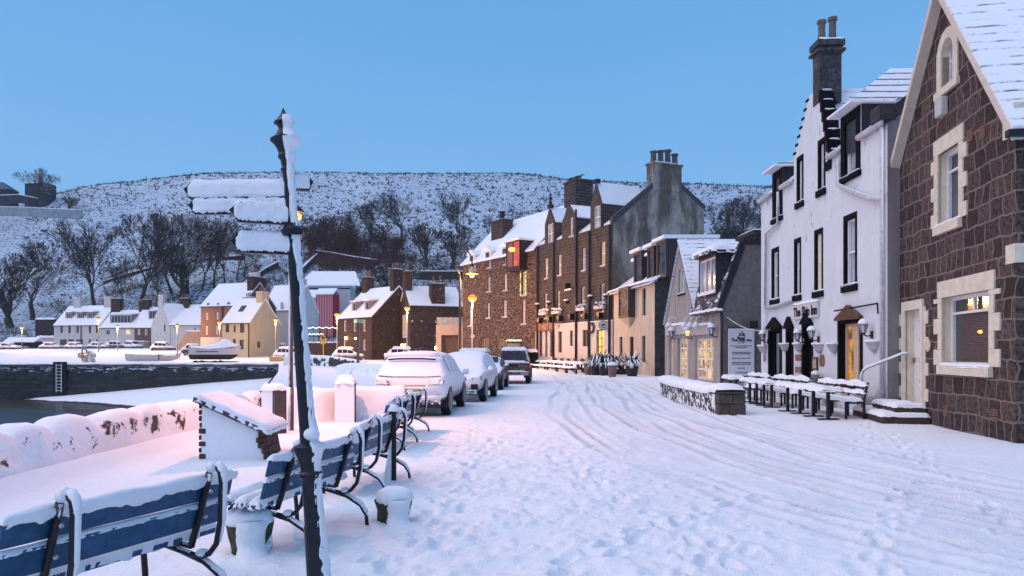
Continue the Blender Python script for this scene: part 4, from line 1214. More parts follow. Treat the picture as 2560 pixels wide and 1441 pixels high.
# dormer in the mansard
dwn = B.rect('front', 1750, 648, 1789, 732)
mb = MB(); a_, b_ = dwn[0]-.12, dwn[1]+.12; wall_slabs(mb, lambda u, w, z: (u, -.02+w, z), [(a_, dwn[3]+.15), (b_, dwn[3]+.15)], [dwn], dwn[2]-.1, .12)
for x in (a_, b_): mb.quad((x, -.02, dwn[2]-.1), (x, -.02, dwn[3]+.15), (x, 1.2, dwn[3]+.15), (x, 1.2, dwn[2]-.1))
dm = mb.build('dormer', plain('dormer_slate', (.03, .03, .04), .7, .4, 6), B.t)
window(dm, lambda u, w, z: (u, -.02+w, z), dwn, pale, WHITEP, 3, 1, .08, .08, .08, name='dormer_window', sill=(WHITEP, .08, .1))
mb = MB(); mb.box(a_-.2, b_+.2, -.38, 1.3, dwn[3]+.15, dwn[3]+.24); mb.build('dormer_roof', DRK, dm)
mb = MB(); mb.cap(a_-.2, b_+.2, -.38, 1.3, dwn[3]+.24, .26, seed=5); mb.build('snow_cover', SNOW, dm, smooth=True)
mb = MB(); mb.box(gr_[0], L+.1, -.3, -.02, zE-.10, zE+.02); mb.build('gutter', plain('brown_gutter', (.12, .07, .06), .7, .3), B.t)
mb = MB(); mb.cap(gr_[0], L+.1, -.34, 0, zE+.01, .09, seed=6); mb.build('snow_cover', SNOW, B.t, smooth=True)
warmg = lit_glass('cafe_lit_glass', (.22, .12, .06), (1.0, .66, .30), .85, 2.6)
window(B.t, f, fwL, warmg, plain('white_joinery', (.78, .70, .62), .6, .1), 3, 4, .09, .18, .085); window(B.t, f, fwR, warmg, plain('white_joinery', (1, 1, 1)), 4, 4, .10, .18, .09)
window(B.t, f, fwS, warmg, plain('white_joinery', (1, 1, 1)), 1, 1, .07, .18, .05)
chimney(B.t, L-4.0, L-1.9, 2.2, 3.0, zT-.5, 7.25, stone('chimney_brown', (.035, .03, .03), (.06, .05, .05), (.04, .035, .035), .5, .3, .02, .04), 2, .14, .16, 'x', lip=.12)
pipe(B.t, [(L+.04, -.05, 0), (L+.04, -.05, zE-.1)], .05)
# sign boards over the windows with swan-neck lamps
for (x0, x1, lab) in ((1668, 1712, 'snow-caked signboard over the narrow left french windows of the cafe'), (1725, 1782, 'snow-caked signboard over the wide right french windows of the cafe')):
    u0_, u1_, z0_, z1_ = B.rect('front', x0, 813, x1, 838)
    t = thing('cafe_sign', lab, 'sign', B.o, B.a, 'signboards of the cafe')
    mb = MB(); mb.box(u0_, u1_, -.12, -.003, z0_, z1_); mb.build('board', plain('sign_cream', (.45, .40, .38), .7, .3, 12, snow=(.35, .5, .6, 12)), t, bevel=.01)
    mb = MB(); mb.cap(u0_, u1_, -.14, 0, z1_, .10); mb.build('snow_cover', SNOW, t, smooth=True)
wd = ['leftmost white swan-neck lamp above the cafe windows', 'second white swan-neck lamp from the left above the cafe windows', 'third white swan-neck lamp from the left above the cafe windows', 'rightmost white swan-neck lamp above the cafe windows']
for k, px in enumerate((1676, 1716, 1730, 1745)):
    u, z = B.front(px, 812, -.4)
    t = thing('swan_neck_lamp', wd[k], 'wall lamp', B.o+Vector((B.ux*u).to_3d())+Vector((0, 0, z)), B.a, 'white swan-neck lamps over the cafe front')
    mb = MB(); mb.tube([(0, -.02, .18), (0, -.15, .36), (0, -.32, .40), (0, -.46, .30), (0, -.5, .12)], .022, 6); mb.build('arm', WHITEP, t, smooth=True)
    mb = MB(); mb.lathe([(.17, -.12), (.15, 0), (.08, .10), (.03, .14), (.0, .15)], (0, -.5, 0), 10); mb.build('lamp_shade', WHITEP, t, smooth=True)
warmb = emis('warm_bulb', (1, .72, .4), 1.4)
wall_lantern(B, 1679, 832, 'lantern at the left end of the cafe front', s=1.3)
wall_lantern(B, 1718, 830, 'glowing lantern between the two french windows of the cafe', warmb, s=1.3)
wall_lantern(B, 1779, 824, 'lantern at the right corner of the cafe front', s=1.3)
# lettered notice board on the side wall
x0, x1 = K(1819)*30.9, K(1884)*30.9
z1_ = EYE-(822-HY)/FPX*30.9; z0_ = EYE-(940-HY)/FPX*30.9
t = thing('notice_board', 'tall pale board with a ship and The Ship Inn lettered on the grey wall', 'sign', (x0, 30.86, 0))
rx = B.a
W_ = x1-x0
bw = plain('board_white', (.58, .59, .63), .5, .06, 3)
mb = MB(); mb.box(0, W_, -.06, 0, z0_, z1_); mb.build('board', bw, t, bevel=.012)
mb = MB(); mb.box(-.03, W_+.03, -.05, .02, z0_-.04, z0_-.001); mb.box(-.03, W_+.03, -.05, .02, z1_+.001, z1_+.04); mb.build('edging', DRK, t)
H_ = z1_-z0_
ink = plain('ink_black', (.02, .02, .03), .5)
text(t, 'The Ship Inn', .175, ink, (W_/2, -.066, z0_+H_*.755), (R(90), 0, 0), bold=.006)
text(t, 'Est. 1771', .07, ink, (W_/2, -.066, z0_+H_*.695), (R(90), 0, 0))
def shp(P_): return [(W_/2+x*.42, z0_+H_*.865+y*.42) for x, y in P_]
mb = MB()
for P_ in ([(-.42, -.30), (-.34, -.42), (.30, -.42), (.42, -.12), (.30, -.16), (.22, -.26), (-.18, -.28), (-.25, -.18), (-.44, -.16)], [(-.48, -.44), (.48, -.44), (.48, -.46), (-.48, -.46)],
           [(-.30, -.10), (-.06, -.14), (-.04, .14), (-.20, .20), (-.16, .02)], [(.02, -.14), (.26, -.10), (.28, .14), (.06, .30), (.12, .05)], [(-.02, -.2), (.01, -.2), (.01, .44), (-.02, .44)], [(.01, .44), (.20, .34), (.01, .34)], [(-.22, -.2), (-.20, -.2), (-.20, .28), (-.22, .28)], [(.27, .12), (.44, .04), (.40, -.08), (.30, -.08)]):
    mb.prism(shp(P_), lambda u, v, w: (u, w, v), -.066, -.059)
mb.build('ship_emblem', ink, t)
for (yy, s_) in ((.635, 'Premium accommodation and fine'), (.60, 'restaurant and bar'), (.50, 'Lunch and evening meals served daily all week'), (.465, 'Bar suppers and traditional ales'), (.375, 'Function suite and parties up to 60'), (.285, 'Breakfast coffee teas and home baking'), (.25, 'Fresh seafood and local produce'), (.165, 'Open daily'), (.075, 'Local whisky and gin')):
    mw = W_*.86; text(t, s_, .066, ink, (W_/2, -.066, z0_+H_*yy), (R(90), 0, 0), sx=min(1.0, mw/(len(s_)*.033)))
mb = MB(); mb.box(K(1875)*30.9, K(1892)*30.9, 30.72, 30.93, EYE-(820-HY)/FPX*30.9, EYE-(803-HY)/FPX*30.9)
setp(mb.build('extractor_box', DRK), 'small black box on the grey side wall just above the lettered board', 'vent')
# rope of lights between the cafe corner and the inn
mb = MB(); a_ = at(1818, 792, 31); b_ = at(1965, 813, 25.8)
n_ = 16; mb.tube([a_.lerp(b_, i/n_)+Vector((-.05, 0, -.38*math.sin(math.pi*i/n_))) for i in range(n_+1)], .022, 5)
setp(mb.build('festoon_cable', plain('snowy_cable', (.5, .5, .5), .6, .2), smooth=True), 'snowy cable hanging from the cafe corner across to the white inn', 'cable')

# ---------------------------------------------------------------- cream house with long stepped dormer
CRM = plain('cream_harling', (.54, .44, .34), .9, .16, 2.5, streak=True)
DKS = stone('dark_gable_stone', (.03, .028, .03), (.07, .062, .06), (.055, .05, .05), .55, .32, .02, .06, snow=(.92, .98, .5, 4))
B = Bld('cream_house', 'cream rendered house with an oriel window and three stepped dormers', 'house', (8.35, 59.4), (9.85, 49.7))
L = B.L; f = fmap('front', L); D = 8; zE = 6.6
hs = [B.rect('front', *r) for r in [(1551, 735, 1558, 795), (1605.5, 721, 1615, 789), (1548.5, 843, 1557, 890), (1574, 842, 1584, 891), (1604.5, 840, 1614, 906)]]
mb = MB(); wall_slabs(mb, f, [(0, zE), (L, zE)], hs, -.5, .2); mb.quad((0, 0, -.5), (0, 0, zE), (0, D, zE), (0, D, -.5)); mb.build('wall', CRM, B.t)
mb = MB(); wall_slabs(mb, fmap('right', L), [(0, zE), (D/2, 9.4), (D, zE)], [], -.5); mb.build('gable_wall', DKS, B.t)
mb = MB(); roof_planes(mb, -.05, L+.1, 0, D, zE, 9.45, .35, .12); rf = mb.build('roof', ROOFM, B.t)
brn = plain('brown_frame', (.06, .035, .03), .5, .3)
for i, h in enumerate(hs):
    window(B.t, f, h, pale if i != 3 else glass_mat('dark_door_glass', (.05, .02, .02)), brn, 1, 2 if i < 3 else 1, .06, .17, .05)
ow = B.rect('front', 1563, 722, 1588, 795)
mb = MB(); g_ = lambda u, w, z: (u, w-.55, z)
wall_slabs(mb, g_, [(ow[0], ow[3]+.1), (ow[1], ow[3]+.1)], [(ow[0]+.12, ow[1]-.12, ow[2]+.1, ow[3]-.05)], ow[2], .08)
for x in (ow[0], ow[1]): mb.quad((x, -.55, ow[2]), (x, -.55, ow[3]+.1), (x, 0, ow[3]+.1), (x, 0, ow[2]))
mb.quad((ow[0], -.55, ow[2]), (ow[1], -.55, ow[2]), (ow[1], 0, ow[2]), (ow[0], 0, ow[2]))
o_r = mb.build('oriel', brn, B.t)
window(o_r, g_, (ow[0]+.12, ow[1]-.12, ow[2]+.1, ow[3]-.05), lit_glass('oriel_glass', (.05, .045, .05), (.28, .17, .12), .6, 3), brn, 1, 1, .07, .06, .06, bars_at=[.72])
mb = MB(); um = (ow[0]+ow[1])/2; mb.add([(ow[0]+.1, -.5, ow[2]-.01), (ow[1]-.1, -.5, ow[2]-.01), (ow[1]-.1, -.01, ow[2]-.01), (ow[0]+.1, -.01, ow[2]-.01), (um, -.02, ow[2]-.75)], [(0, 1, 4), (1, 2, 4), (3, 0, 4), (3, 2, 1, 0)]); mb.build('corbel', CRM, B.t)
mb = MB(); mb.cap(-.05, L, -.5, .2, zE+.0, .12, 40, 5, seed=1); mb.build('snow_cover', SNOW, B.t, smooth=True)
for k, r in enumerate([(1574, 634, 1591, 692), (1607, 622, 1621, 684), (1630, 606, 1651, 672)]):
    h = B.rect('front', *r)
    h = (h[0], h[1], max(h[2], zE+.25), h[3])
    dormer(B.t, h[0]-.1, h[1]+.1, zE+.15, h[3]+.12, .35, 3.8, plain('dormer_dark', (.035, .03, .035), .6, .3), ROOFS, glass_mat('sky_reflecting_glass'), brn, 1, 1, .25, .22, .1, win=.16, slope=.03, fw=.09)
h0 = B.rect('front', 1562, 634, 1660, 692)
mb = MB(); mb.box(h0[0], L-.2, 1.0, 3.6, zE+.3, 8.75); mb.build('dormer_wall', plain('dormer_dark', (1, 1, 1)), B.t)
mb = MB(); mb.box(h0[0]-.2, L+.1, .55, 4.0, 8.76, 8.98); mb.build('dormer_roof', ROOFS, B.t)
mb = MB(); mb.box(-.02, .14, -.04, .05, -.3, zE); mb.build('drainpipe', BLACK, B.t)

# ---------------------------------------------------------------- tall stone hotel
HT = stone('hotel_stone', (.032, .028, .028), (.085, .070, .066), (.16, .135, .13), .62, .30, .018, .06, bd=.03, dark=.55)
WHB = plain('white_band', (.52, .48, .47), .85, .12, 2)
HS = Bld('hotel', 'tall dark stone hotel with three gabled dormers, white ground floor and massive gable chimney', 'hotel', (2.41, 72.5), (8.35, 59.4))
B = HS; L = B.L; f = fmap('front', L); zE = 12.3; D = 9.5
r3 = [(1362, 647, 1370, 696), (1395, 638, 1403.5, 688), (1454.5, 621, 1464, 676), (1501.5, 605, 1513, 664)]
r2 = [(1361, 735, 1368.5, 782), (1393, 729, 1400.5, 778), (1453, 718.5, 1463, 772), (1501, 710, 1511, 764)]
hu = [B.rect('front', *r) for r in r3+r2]
hu[4:] = [(h[0], h[1], h[2]-.55, h[3]) for h in hu[4:]]
g0 = [(1348, 829, 1357, 892), (1364, 829, 1370, 892), (1376, 829, 1384, 892), (1397, 829, 1406.5, 882), (1426, 827, 1434, 865), (1458, 825, 1472, 866), (1492, 825, 1511, 888)]
hg = [B.rect('front', *r) for r in g0]
dA = B.rect('front', 1362, 562, 1386, 620); dB = B.rect('front', 1405, 548, 1440, 620); dC = B.rect('front', 1476, 535, 1503, 600)
aA = B.front(1375, 518)[1]; aB = B.front(1424, 512)[1]; aC = B.front(1490, 456)[1]
wA = B.rect('front', 1368, 560, 1383, 607); wB = B.rect('front', 1425, 544, 1432.5, 590); wC = B.rect('front', 1484, 515, 1501, 570)
zw = B.front(1435, 793)[1]   # top of the white ground floor
zw = 4.3
def m_(d): return (d[0]+d[1])/2
def bell(d, a):
    w = d[1]-d[0]; b = zE+1.6
    return [(d[0], zE), (d[0], b), (d[0]+w*.18, b+.35*(a-b)), (d[0]+w*.30, b+.75*(a-b)), (d[0]+w*.42, a), (d[0]+w*.58, a), (d[0]+w*.70, b+.75*(a-b)), (d[0]+w*.82, b+.35*(a-b)), (d[1], b), (d[1], zE)]
tops = [(0, zE), (dA[0], zE), (dA[0], zE+1.9), (m_(dA), aA), (dA[1], zE+1.9), (dA[1], zE)]+bell(dB, aB)+[(dC[0], zE), (dC[0], zE+2.1), (m_(dC), aC), (dC[1], zE+2.1), (dC[1], zE), (L, zE)]
mb = MB(); wall_slabs(mb, f, tops, hu+[wA, wB, wC], zw, .22); mb.quad((0, 0, -.5), (0, 0, zE), (0, D, zE), (0, D, -.5))
mb.build('upper_wall', HT, B.t)
mb = MB(); wall_slabs(mb, lambda u, w, z: (u, w-.06, z), [(0, zw), (L, zw)], hg, -.5, .25); mb.quad((0, -.06, zw), (L, -.06, zw), (L, .02, zw), (0, .02, zw)); mb.build('ground_floor_wall', WHB, B.t)
mb = MB(); mb.cap(0, L, -.09, .04, zw, .05, 60, 3); mb.build('snow_cover', SNOW, B.t, smooth=True)
# tall weathered gable facing the camera
gA = B.right(1632, 462); gB_ = B.right(1703, 463); gR = B.right(1760, 518)
D = gR[0]
gwm = NT('weathered_render'); q = gwm; o_ = q.n('TexCoord').outputs['Object']; s2 = q.n('Mapping', {'Vector': o_, 'Scale': (1, 1, .28)}).outputs[0]
a_ = q.noise(s2, .55, 7, .66); b_ = q.noise(o_, .9, 5, .6)
cc = q.mix(q.ramp(a_, .42, .60), (.10, .082, .068), (.34, .30, .26)); cc = q.mix(q.ramp(b_, .5, .75), cc, (.14, .13, .12))
WG = q.set(cc, .9, q.noise(o_, 6, 4), .02, .4)
mb = MB(); wall_slabs(mb, fmap('right', L), [(0, zE+.3), (gA[0], gA[1]), (gB_[0], gB_[1]), (D, gR[1])], [], -.5); mb.build('gable_wall', WG, B.t)
yr = (gA[0]+gB_[0])/2; zr = gA[1]+1.2
mb = MB(); roof_planes(mb, 0, L-.35, .25, D, zE+.1, gA[1]+.2, 0, .15, yr, gR[1]-.4); rf = mb.build('roof', ROOF, B.t)
mb = MB()
mb.hexa([(L-.35, -.1, zE-.1), (L+.04, -.1, zE-.1), (L+.04, gA[0], gA[1]-.3), (L-.35, gA[0], gA[1]-.3), (L-.35, -.1, zE+.5), (L+.04, -.1, zE+.5), (L+.04, gA[0], gA[1]+.15), (L-.35, gA[0], gA[1]+.15)])
mb.hexa([(L-.35, gB_[0], gB_[1]-.3), (L+.04, gB_[0], gB_[1]-.3), (L+.04, D+.1, gR[1]-.3), (L-.35, D+.1, gR[1]-.3), (L-.35, gB_[0], gB_[1]+.15), (L+.04, gB_[0], gB_[1]+.15), (L+.04, D+.1, gR[1]+.15), (L-.35, D+.1, gR[1]+.15)])
mb.build('skew', plain('skew_grey', (.06, .06, .065), .85, .3, 5, snow=(.80, .9, .3, 6)), B.t)
zc = EYE+(HY-404)/FPX*61.0
chimney(rf, L-.9, L+.06, gA[0], gB_[0], gA[1]-.4, zc, WG, 4, .30, 1.15, 'y', plain('tall_pot', (.10, .085, .085), .8, .3, 5), lip=.10)
c1 = B.front(1418, 0)[0]; c2 = B.front(1455, 0)[0]
xc = B._pl(Vector((B.o.x, B.o.y))+B.uy*3.6, B.ux, 1419, 462); xc2 = B._pl(Vector((B.o.x, B.o.y))+B.uy*3.6, B.ux, 1446, 458)
ch2 = chimney(rf, xc[0], xc2[0]+.15, 3.2, 5.2, 13.5, xc[1]+.1, HT, 1, .3, .35, 'x', snow=False, lip=.1)
for k, (d, a) in enumerate(((dA, aA), (dB, aB), (dC, aC))):
    mb = MB(); b0 = zE+(1.9, 1.6, 2.1)[k]
    roof_planes_y(mb, d[0]+.05, d[1]-.02, .12, 3.6+k*.4, b0, a-.08, .05, .12, 0); mb.quad((d[1]-.01, .02, zE), (d[1]-.01, .02, b0), (d[1]-.01, 3.4, b0), (d[1]-.01, 3.4, zE)); mb.quad((d[0], .02, zE), (d[0], .02, b0), (d[0], 3.4, b0), (d[0], 3.4, zE))
    o = mb.build('dormer', [ROOFS, HT], B.t)
    me = o.data
    for p in me.polygons:
        if p.index >= 12: p.material_index = 1
    if k != 1:
        mb = MB(); mb.box(m_(d)-.3, m_(d)+.3, -.1, .3, a-.1, a+.25)
        if k == 0: mb.lathe([(.12, .25), (.2, .5), (.08, .62), (.24, .85), (.08, 1.05), (.13, 1.2), (0, 1.5)], (m_(d), .1, a), 8)
        mb.build('finial', BLACK, B.t)
for i, h in enumerate(hu):
    g_ = pale
    if i == 3: g_ = lit_glass('peach_lit_glass', (.85, .42, .22), (1, .55, .30), .75)
    if i >= 4: g_ = lit_glass('peach_blind_glass', (.26, .17, .13), (.40, .28, .20), .55, 1)
    window(B.t, f, h, g_, WHITEP, 1, 2, .09, .18, .08, sill=(plain('sill_pale', (.4, .38, .37), .8), .05, .12))
for d_, h in ((dA, wA), (dC, wC)): window(B.t, f, h, pale, WHITEP, 2, 2, .07, .15, .08)
window(B.t, f, wB, pale, WHITEP, 1, 2, .09, .15, .08, sill=(plain('sill_pale', (1, 1, 1)), .15, .14))
bist = lit_glass('bistro_glass', (.07, .04, .03), (.20, .10, .06), .6, 1.2)
gold = lit_glass('gold_lit_glass', (1, .50, .08), (1, .72, .25), 1.5, 1.5)
fg = lambda u, w, z: (u, w-.06, z)
for i, h in enumerate(hg):
    window(B.t, fg, h, [bist, bist, bist, lit_glass('dim_lit', (.30, .14, .08), (.40, .22, .12), .5), lit_glass('cream_lit', (.75, .62, .42), (.9, .75, .5), .8), lit_glass('dim_lit', (1, 1, 1), (1, 1, 1), .5), gold][i], brn if i != 4 else BM, 2 if i > 3 else 1, 3 if i > 3 else 1, .07, .2, .06)
for px in (1346.5, 1387, 1443.5, 1476, 1527):
    u = B.front(px, 700)[0]
    pipe(B.t, [(u, -.16, -.2), (u, -.16, zE-(.1 if px != 1443.5 else -2.2))], .11, BLACK)
for k, (px, py) in enumerate(((1349, 803), (1374, 800), (1399, 797), (1427, 793), (1463, 792), (1499, 790))):
    u, z = B.front(px, py, -.4); mb = MB(); mb.box(u-.05, u+.05, -.55, -.06, z-.25, z+.3); mb.box(u-.2, u+.2, -.6, -.5, z-.1, z+.3); mb.build('bracket', BLACK, B.t)
# hotel fascia, round hanging sign, wreath, brackets and window boxes
u0_, u1_, z0_, z1_ = B.rect('front', 1342, 806, 1385, 829)
t = thing('wooden_fascia', 'long brown wooden sign plank with worn letters over the hotel bar door', 'sign', B.o, B.a)
mb = MB(); mb.box(u0_, u1_, -.16, -.065, z0_, z1_); mb.build('plank', plain('warm_wood', (.16, .07, .045), .7, .3, 4), t)
mb = MB(); rg = random.Random(12); x = u0_+.9
for k in range(8):                                   # worn, illegible raised letters
    w_ = rg.uniform(.22, .34); zc_ = (z0_+z1_)/2; hh_ = .3
    mb.box(x, x+.07, -.18, -.16, zc_-hh_, zc_+hh_)
    if k % 3 != 0: mb.box(x+w_, x+w_+.07, -.18, -.16, zc_-hh_, zc_+hh_)
    mb.box(x+.07, x+w_, -.18, -.16, zc_+(hh_-.09, -.04, -hh_)[k % 3], zc_+(hh_, .05, -hh_+.09)[k % 3])
    x += w_+.26
mb.build('lettering', plain('sign_pale', (.50, .36, .28), .6), t)
c_ = at(1508, 814, 60.2)
t = thing('round_sign', 'round white hanging sign with a dark rim and wave emblem on the hotel wall', 'sign', c_, 0)
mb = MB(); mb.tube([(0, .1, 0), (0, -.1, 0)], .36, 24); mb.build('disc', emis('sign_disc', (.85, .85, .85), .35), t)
mb = MB(); ring = [(math.cos(2*math.pi*k/24)*.37, -.06, math.sin(2*math.pi*k/24)*.37) for k in range(25)]; mb.tube(ring, .045, 6, cap=False); mb.tube([(.3, 0, 0), (.62, .05, 0)], .04, 6); mb.box(.58, .64, 0, .1, -.3, .3); mb.build('rim', BLACK, t)
mb = MB(); mb.prism([(-.24, -.05), (-.1, .10), (.05, .17), (.2, .12), (.1, .08), (.2, -.02), (.24, -.12), (.12, -.04), (-.02, .0), (-.12, -.08), (-.2, -.08)], lambda u, v, w: (u, w, v), -.125, -.10); mb.prism([(-.2, -.16), (.2, -.16), (.12, -.22), (-.12, -.22)], lambda u, v, w: (u, w, v), -.125, -.10); mb.build('emblem', ink, t)
u, z = B.front(1482, 820)
mb = MB(); mb.tube([(math.cos(2*math.pi*k/18)*.42, 0, math.sin(2*math.pi*k/18)*.42) for k in range(19)], .09, 6, cap=False)
o = mb.build('wreath', plain('wreath_twigs', (.05, .035, .035), .9, .4, 12)); o.location = B.o+Vector((B.ux*u-B.uy*.18).to_3d())+Vector((0, 0, z)); o.rotation_euler = (0, 0, B.a)
setp(o, 'dark round wreath hanging on the white ground floor wall beside the round sign', 'wreath')
for k, (px, py) in enumerate(((1348, 762), (1376, 757), (1421, 753), (1481, 742), (1520, 739))):
    u, z = B.front(px, py)
    t = thing('hanging_basket', ['snow-capped half basket', 'snow-capped half basket', 'snow-capped half basket', 'snow-capped half basket', 'snow-capped half basket'][k]+[' at the left edge of the hotel wall by the warehouse', ' second from the left on the hotel wall, between two windows', ' in the middle of the hotel wall below the black box', ' by the drainpipe between the two right windows of the hotel', ' at the right edge of the hotel wall'][k], 'basket', B.o+Vector((B.ux*u-B.uy*.2).to_3d())+Vector((0, 0, z)), B.a, 'half baskets on the hotel wall')
    mb = MB(); mb.lathe([(.0, -.28), (.18, -.2), (.26, 0), (.0, 0)], n=10); mb.build('bowl', DRK, t)
    mb = MB(); mb.lathe([(.27, 0), (.24, .1), (.12, .16), (0, .17)], n=10); mb.build('snow_cover', SNOW, t, smooth=True)
for k, (px, py) in enumerate(((1359, 784), (1392, 781), (1454, 773), (1500, 768))):
    u, z = B.front(px, py, -.25); rg = random.Random(k)
    t = thing('window_box', ['first', 'second', 'third', 'fourth'][k]+' window box from the left above the white ground floor of the hotel', 'window box', B.o+Vector((B.ux*u-B.uy*.3).to_3d())+Vector((0, 0, z)), B.a, 'window boxes of the hotel')
    mb = MB(); mb.box(-.75, .75, -.15, .15, -.15, .12); mb.build('trough', WHB, t)
    mb = MB()
    for i in range(26): mb.ball((rg.uniform(-.75, .75), rg.uniform(-.15, .15), rg.uniform(.12, .36)), rg.uniform(.07, .16), 5)
    mb.build('plants', plain('snowy_leaves', (.05, .05, .04), .8, .4, 9, snow=(.35, .55, .6, 9)), t)
u, z = B.front(1423, 716); t = thing('floodlight', 'black floodlight box on a snowy bracket in the middle of the hotel wall', 'floodlight', B.o+Vector((B.ux*u-B.uy*.3).to_3d())+Vector((0, 0, z)), B.a)
mb = MB(); mb.box(-.3, .15, -.2, .3, -.3, .25); mb.build('housing', BLACK, t); mb = MB(); mb.cap(-.2, .9, -.1, .1, -.38, .12); mb.build('snow_cover', SNOW, t); mb = MB(); mb.box(-.1, .9, -.05, .05, -.5, -.36); mb.build('bracket', BLACK, t)
# two gulls on the hotel chimney
for k, (px, py, s_) in enumerate(((1431.5, 452, 1), (1447.5, 447, 1))):
    c_ = B._pl(Vector((B.o.x, B.o.y))+B.uy*4.2, B.ux, px, py)
    mb = MB()
    # one continuous body: tail, body, neck, head with beak, wings folded along the back
    mb.tube([(-.42, 0, -.02), (-.25, 0, .06), (-.05, 0, .11), (.12, 0, .15), (.20, 0, .24), (.26, 0, .30), (.33, 0, .30), (.42, 0, .27)], [.015, .07, .115, .09, .05, .055, .04, .008], 8)
    for s2_ in (-1, 1):
        mb.tube([(.08, s2_*.08, .16), (-.15, s2_*.10, .14), (-.45, s2_*.05, .04)], [.04, .05, .01], 6, flat=.6)
        mb.tube([(0, s2_*.04, .03), (.0, s2_*.04, -.13), (.06, s2_*.04, -.14)], .011, 5)
    o = mb.build('gull', plain('gull_grey', (.12, .13, .15), .7, .5, 3), smooth=True); o.location = B.o+Vector((B.ux*c_[0]+B.uy*4.2).to_3d())+Vector((0, 0, c_[1])); o.rotation_euler = (0, 0, R(20)); o.scale = (1.5, 1.5, 1.5)
    setp(o, ['gull perched on the left edge of the hotel chimney', 'gull perched on the chimney pot of the hotel, the higher one'][k], 'gull', 'gulls on the hotel chimney')

# ---------------------------------------------------------------- long rubble warehouse
WR = stone('warehouse_rubble', (.035, .018, .014), (.10, .052, .038), (.24, .16, .13), .46, .29, .026, .10, rub=True, bd=.05, dark=.6)
B = Bld('warehouse', 'long reddish brown rubble warehouse with small white windows and a snowy roof', 'warehouse', (-5.83, 85.4), (2.41, 72.5))
L = B.L; f = fmap('front', L); zE = 12.2; D = 10
wr = [(1220, 650, 1226.5, 670), (1261, 642, 1268, 661), (1183, 662, 1189, 676), (1219, 693.5, 1225.5, 729), (1260, 686, 1267, 726), (1306, 680, 1314, 738), (1218, 759, 1224, 795), (1258.5, 752, 1266, 792), (1306, 751, 1313, 810), (1172, 766, 1179, 815), (1202, 847, 1222, 876), (1241, 847, 1262, 872), (1325, 845, 1333, 875)]
hs = [B.rect('front', *r) for r in wr]
mb = MB(); wall_slabs(mb, f, [(0, zE), (L, zE)], hs, -.5, .22); mb.quad((0, D, -.5), (0, D, zE), (L, D, zE), (L, D, -.5)); mb.build('wall', WR, B.t)
for sd in ('right', 'left_d'):
    mb = MB(); wall_slabs(mb, fmap(sd, L, D), [(0, zE), (D/2, 17.1), (D, zE)], [], -.5); mb.build('gable_wall', WR, B.t)
mb = MB(); roof_planes(mb, -.15, L, 0, D, zE, 17.2, .3, .15); rf = mb.build('roof', ROOFS, B.t)
fairy = lit_glass('green_lit_glass', (.25, .30, .12), (.6, .65, .35), .6)
for i, h in enumerate(hs):
    g_ = fairy if i == 5 else (lit_glass('dim_lit', (1, 1, 1), (1, 1, 1), .5) if i in (10, 11) else pale)
    window(B.t, f, h, g_, WHITEP if i < 10 else plain('wood_frame', (.35, .22, .15), .6), 2 if i < 10 else 3, 4 if 2 < i < 10 else 1, .10, .18, .07, sill=(plain('sill_pale', (1, 1, 1)), .25, .14) if i < 10 else None)
xc = B._pl(Vector((B.o.x, B.o.y))+B.uy*2.9, B.ux, 1237, 556); xc2 = B._pl(Vector((B.o.x, B.o.y))+B.uy*2.9, B.ux, 1266, 556)
chimney(rf, xc[0], xc2[0], 2.4, 3.8, 13.0, xc[1], stone('chimney_red', (.05, .03, .03), (.10, .06, .055), (.12, .09, .09), .6, .35, .03, .05, snow=(.9, 1, .5, 3)), 1, .38, 1.2, 'x', DRK)
for k, px in enumerate((1180, 1220, 1262)):
    u = B.front(px, 640)[0]; z = zE
    mb = MB(); mb.box(u-.55, u+.55, -.06, 1.4, z-.3, z+.75); d_ = mb.build('dormer', WHITEP, B.t)
    mb = MB(); mb.prism([(u-.85, z+.75), (u+.85, z+.75), (u, z+1.35)], lambda a, b, w: (a, w, b), -.3, 2.6); mb.build('dormer_roof', ROOFS, d_)
    mb = MB(); mb.box(u-.35, u+.35, -.1, -.05, z-.5, z+.6); mb.build('pane', GLASS, d_)
# glazed red-lit bay
ub = B.rect('front', 1284, 608, 1317, 668)
t = B.t
mb = MB(); mb.box(ub[0]-.1, ub[1]+.1, -.9, .1, ub[2]-.45, ub[2]-.0); mb.box(ub[0]-.1, ub[1]+.1, -.9, 2.5, ub[3], ub[3]+.12); 
for x in (ub[0], m_(ub), ub[1]): mb.box(x-.08, x+.08, -.9, -.76, ub[2], ub[3])
mb.box(ub[0]-.1, ub[0], -.75, .1, ub[2], ub[3]); mb.box(ub[1], ub[1]+.1, -.75, 1.5, ub[2], ub[3])
by = mb.build('glazed_bay', DRK, t)
redg = lit_glass('red_lit_glass', (.65, .05, .03), (1.0, .16, .09), .95, .8)
mb = MB(); mb.box(ub[0]+.08, m_(ub)-.08, -.84, -.80, ub[2], ub[3]); mb.build('pane', lit_glass('dim_red_glass', (.12, .08, .11), (.42, .09, .09), .6, .45), by)
mb = MB(); mb.box(m_(ub)+.08, ub[1]-.08, -.84, -.80, ub[2], ub[3]); mb.build('pane', redg, by)
mb = MB(); mb.ball((m_(ub), -1.0, ub[3]-.75), .38, 10, .6); mb.build('star_lamp', emis('orange_star', (1, .38, .05), 5), by)
mb = MB(); mb.box(ub[0]-.3, ub[1]+.3, -1.1, 2.6, ub[3]+.12, ub[3]+.3); mb.build('bay_roof', ROOFS, by)
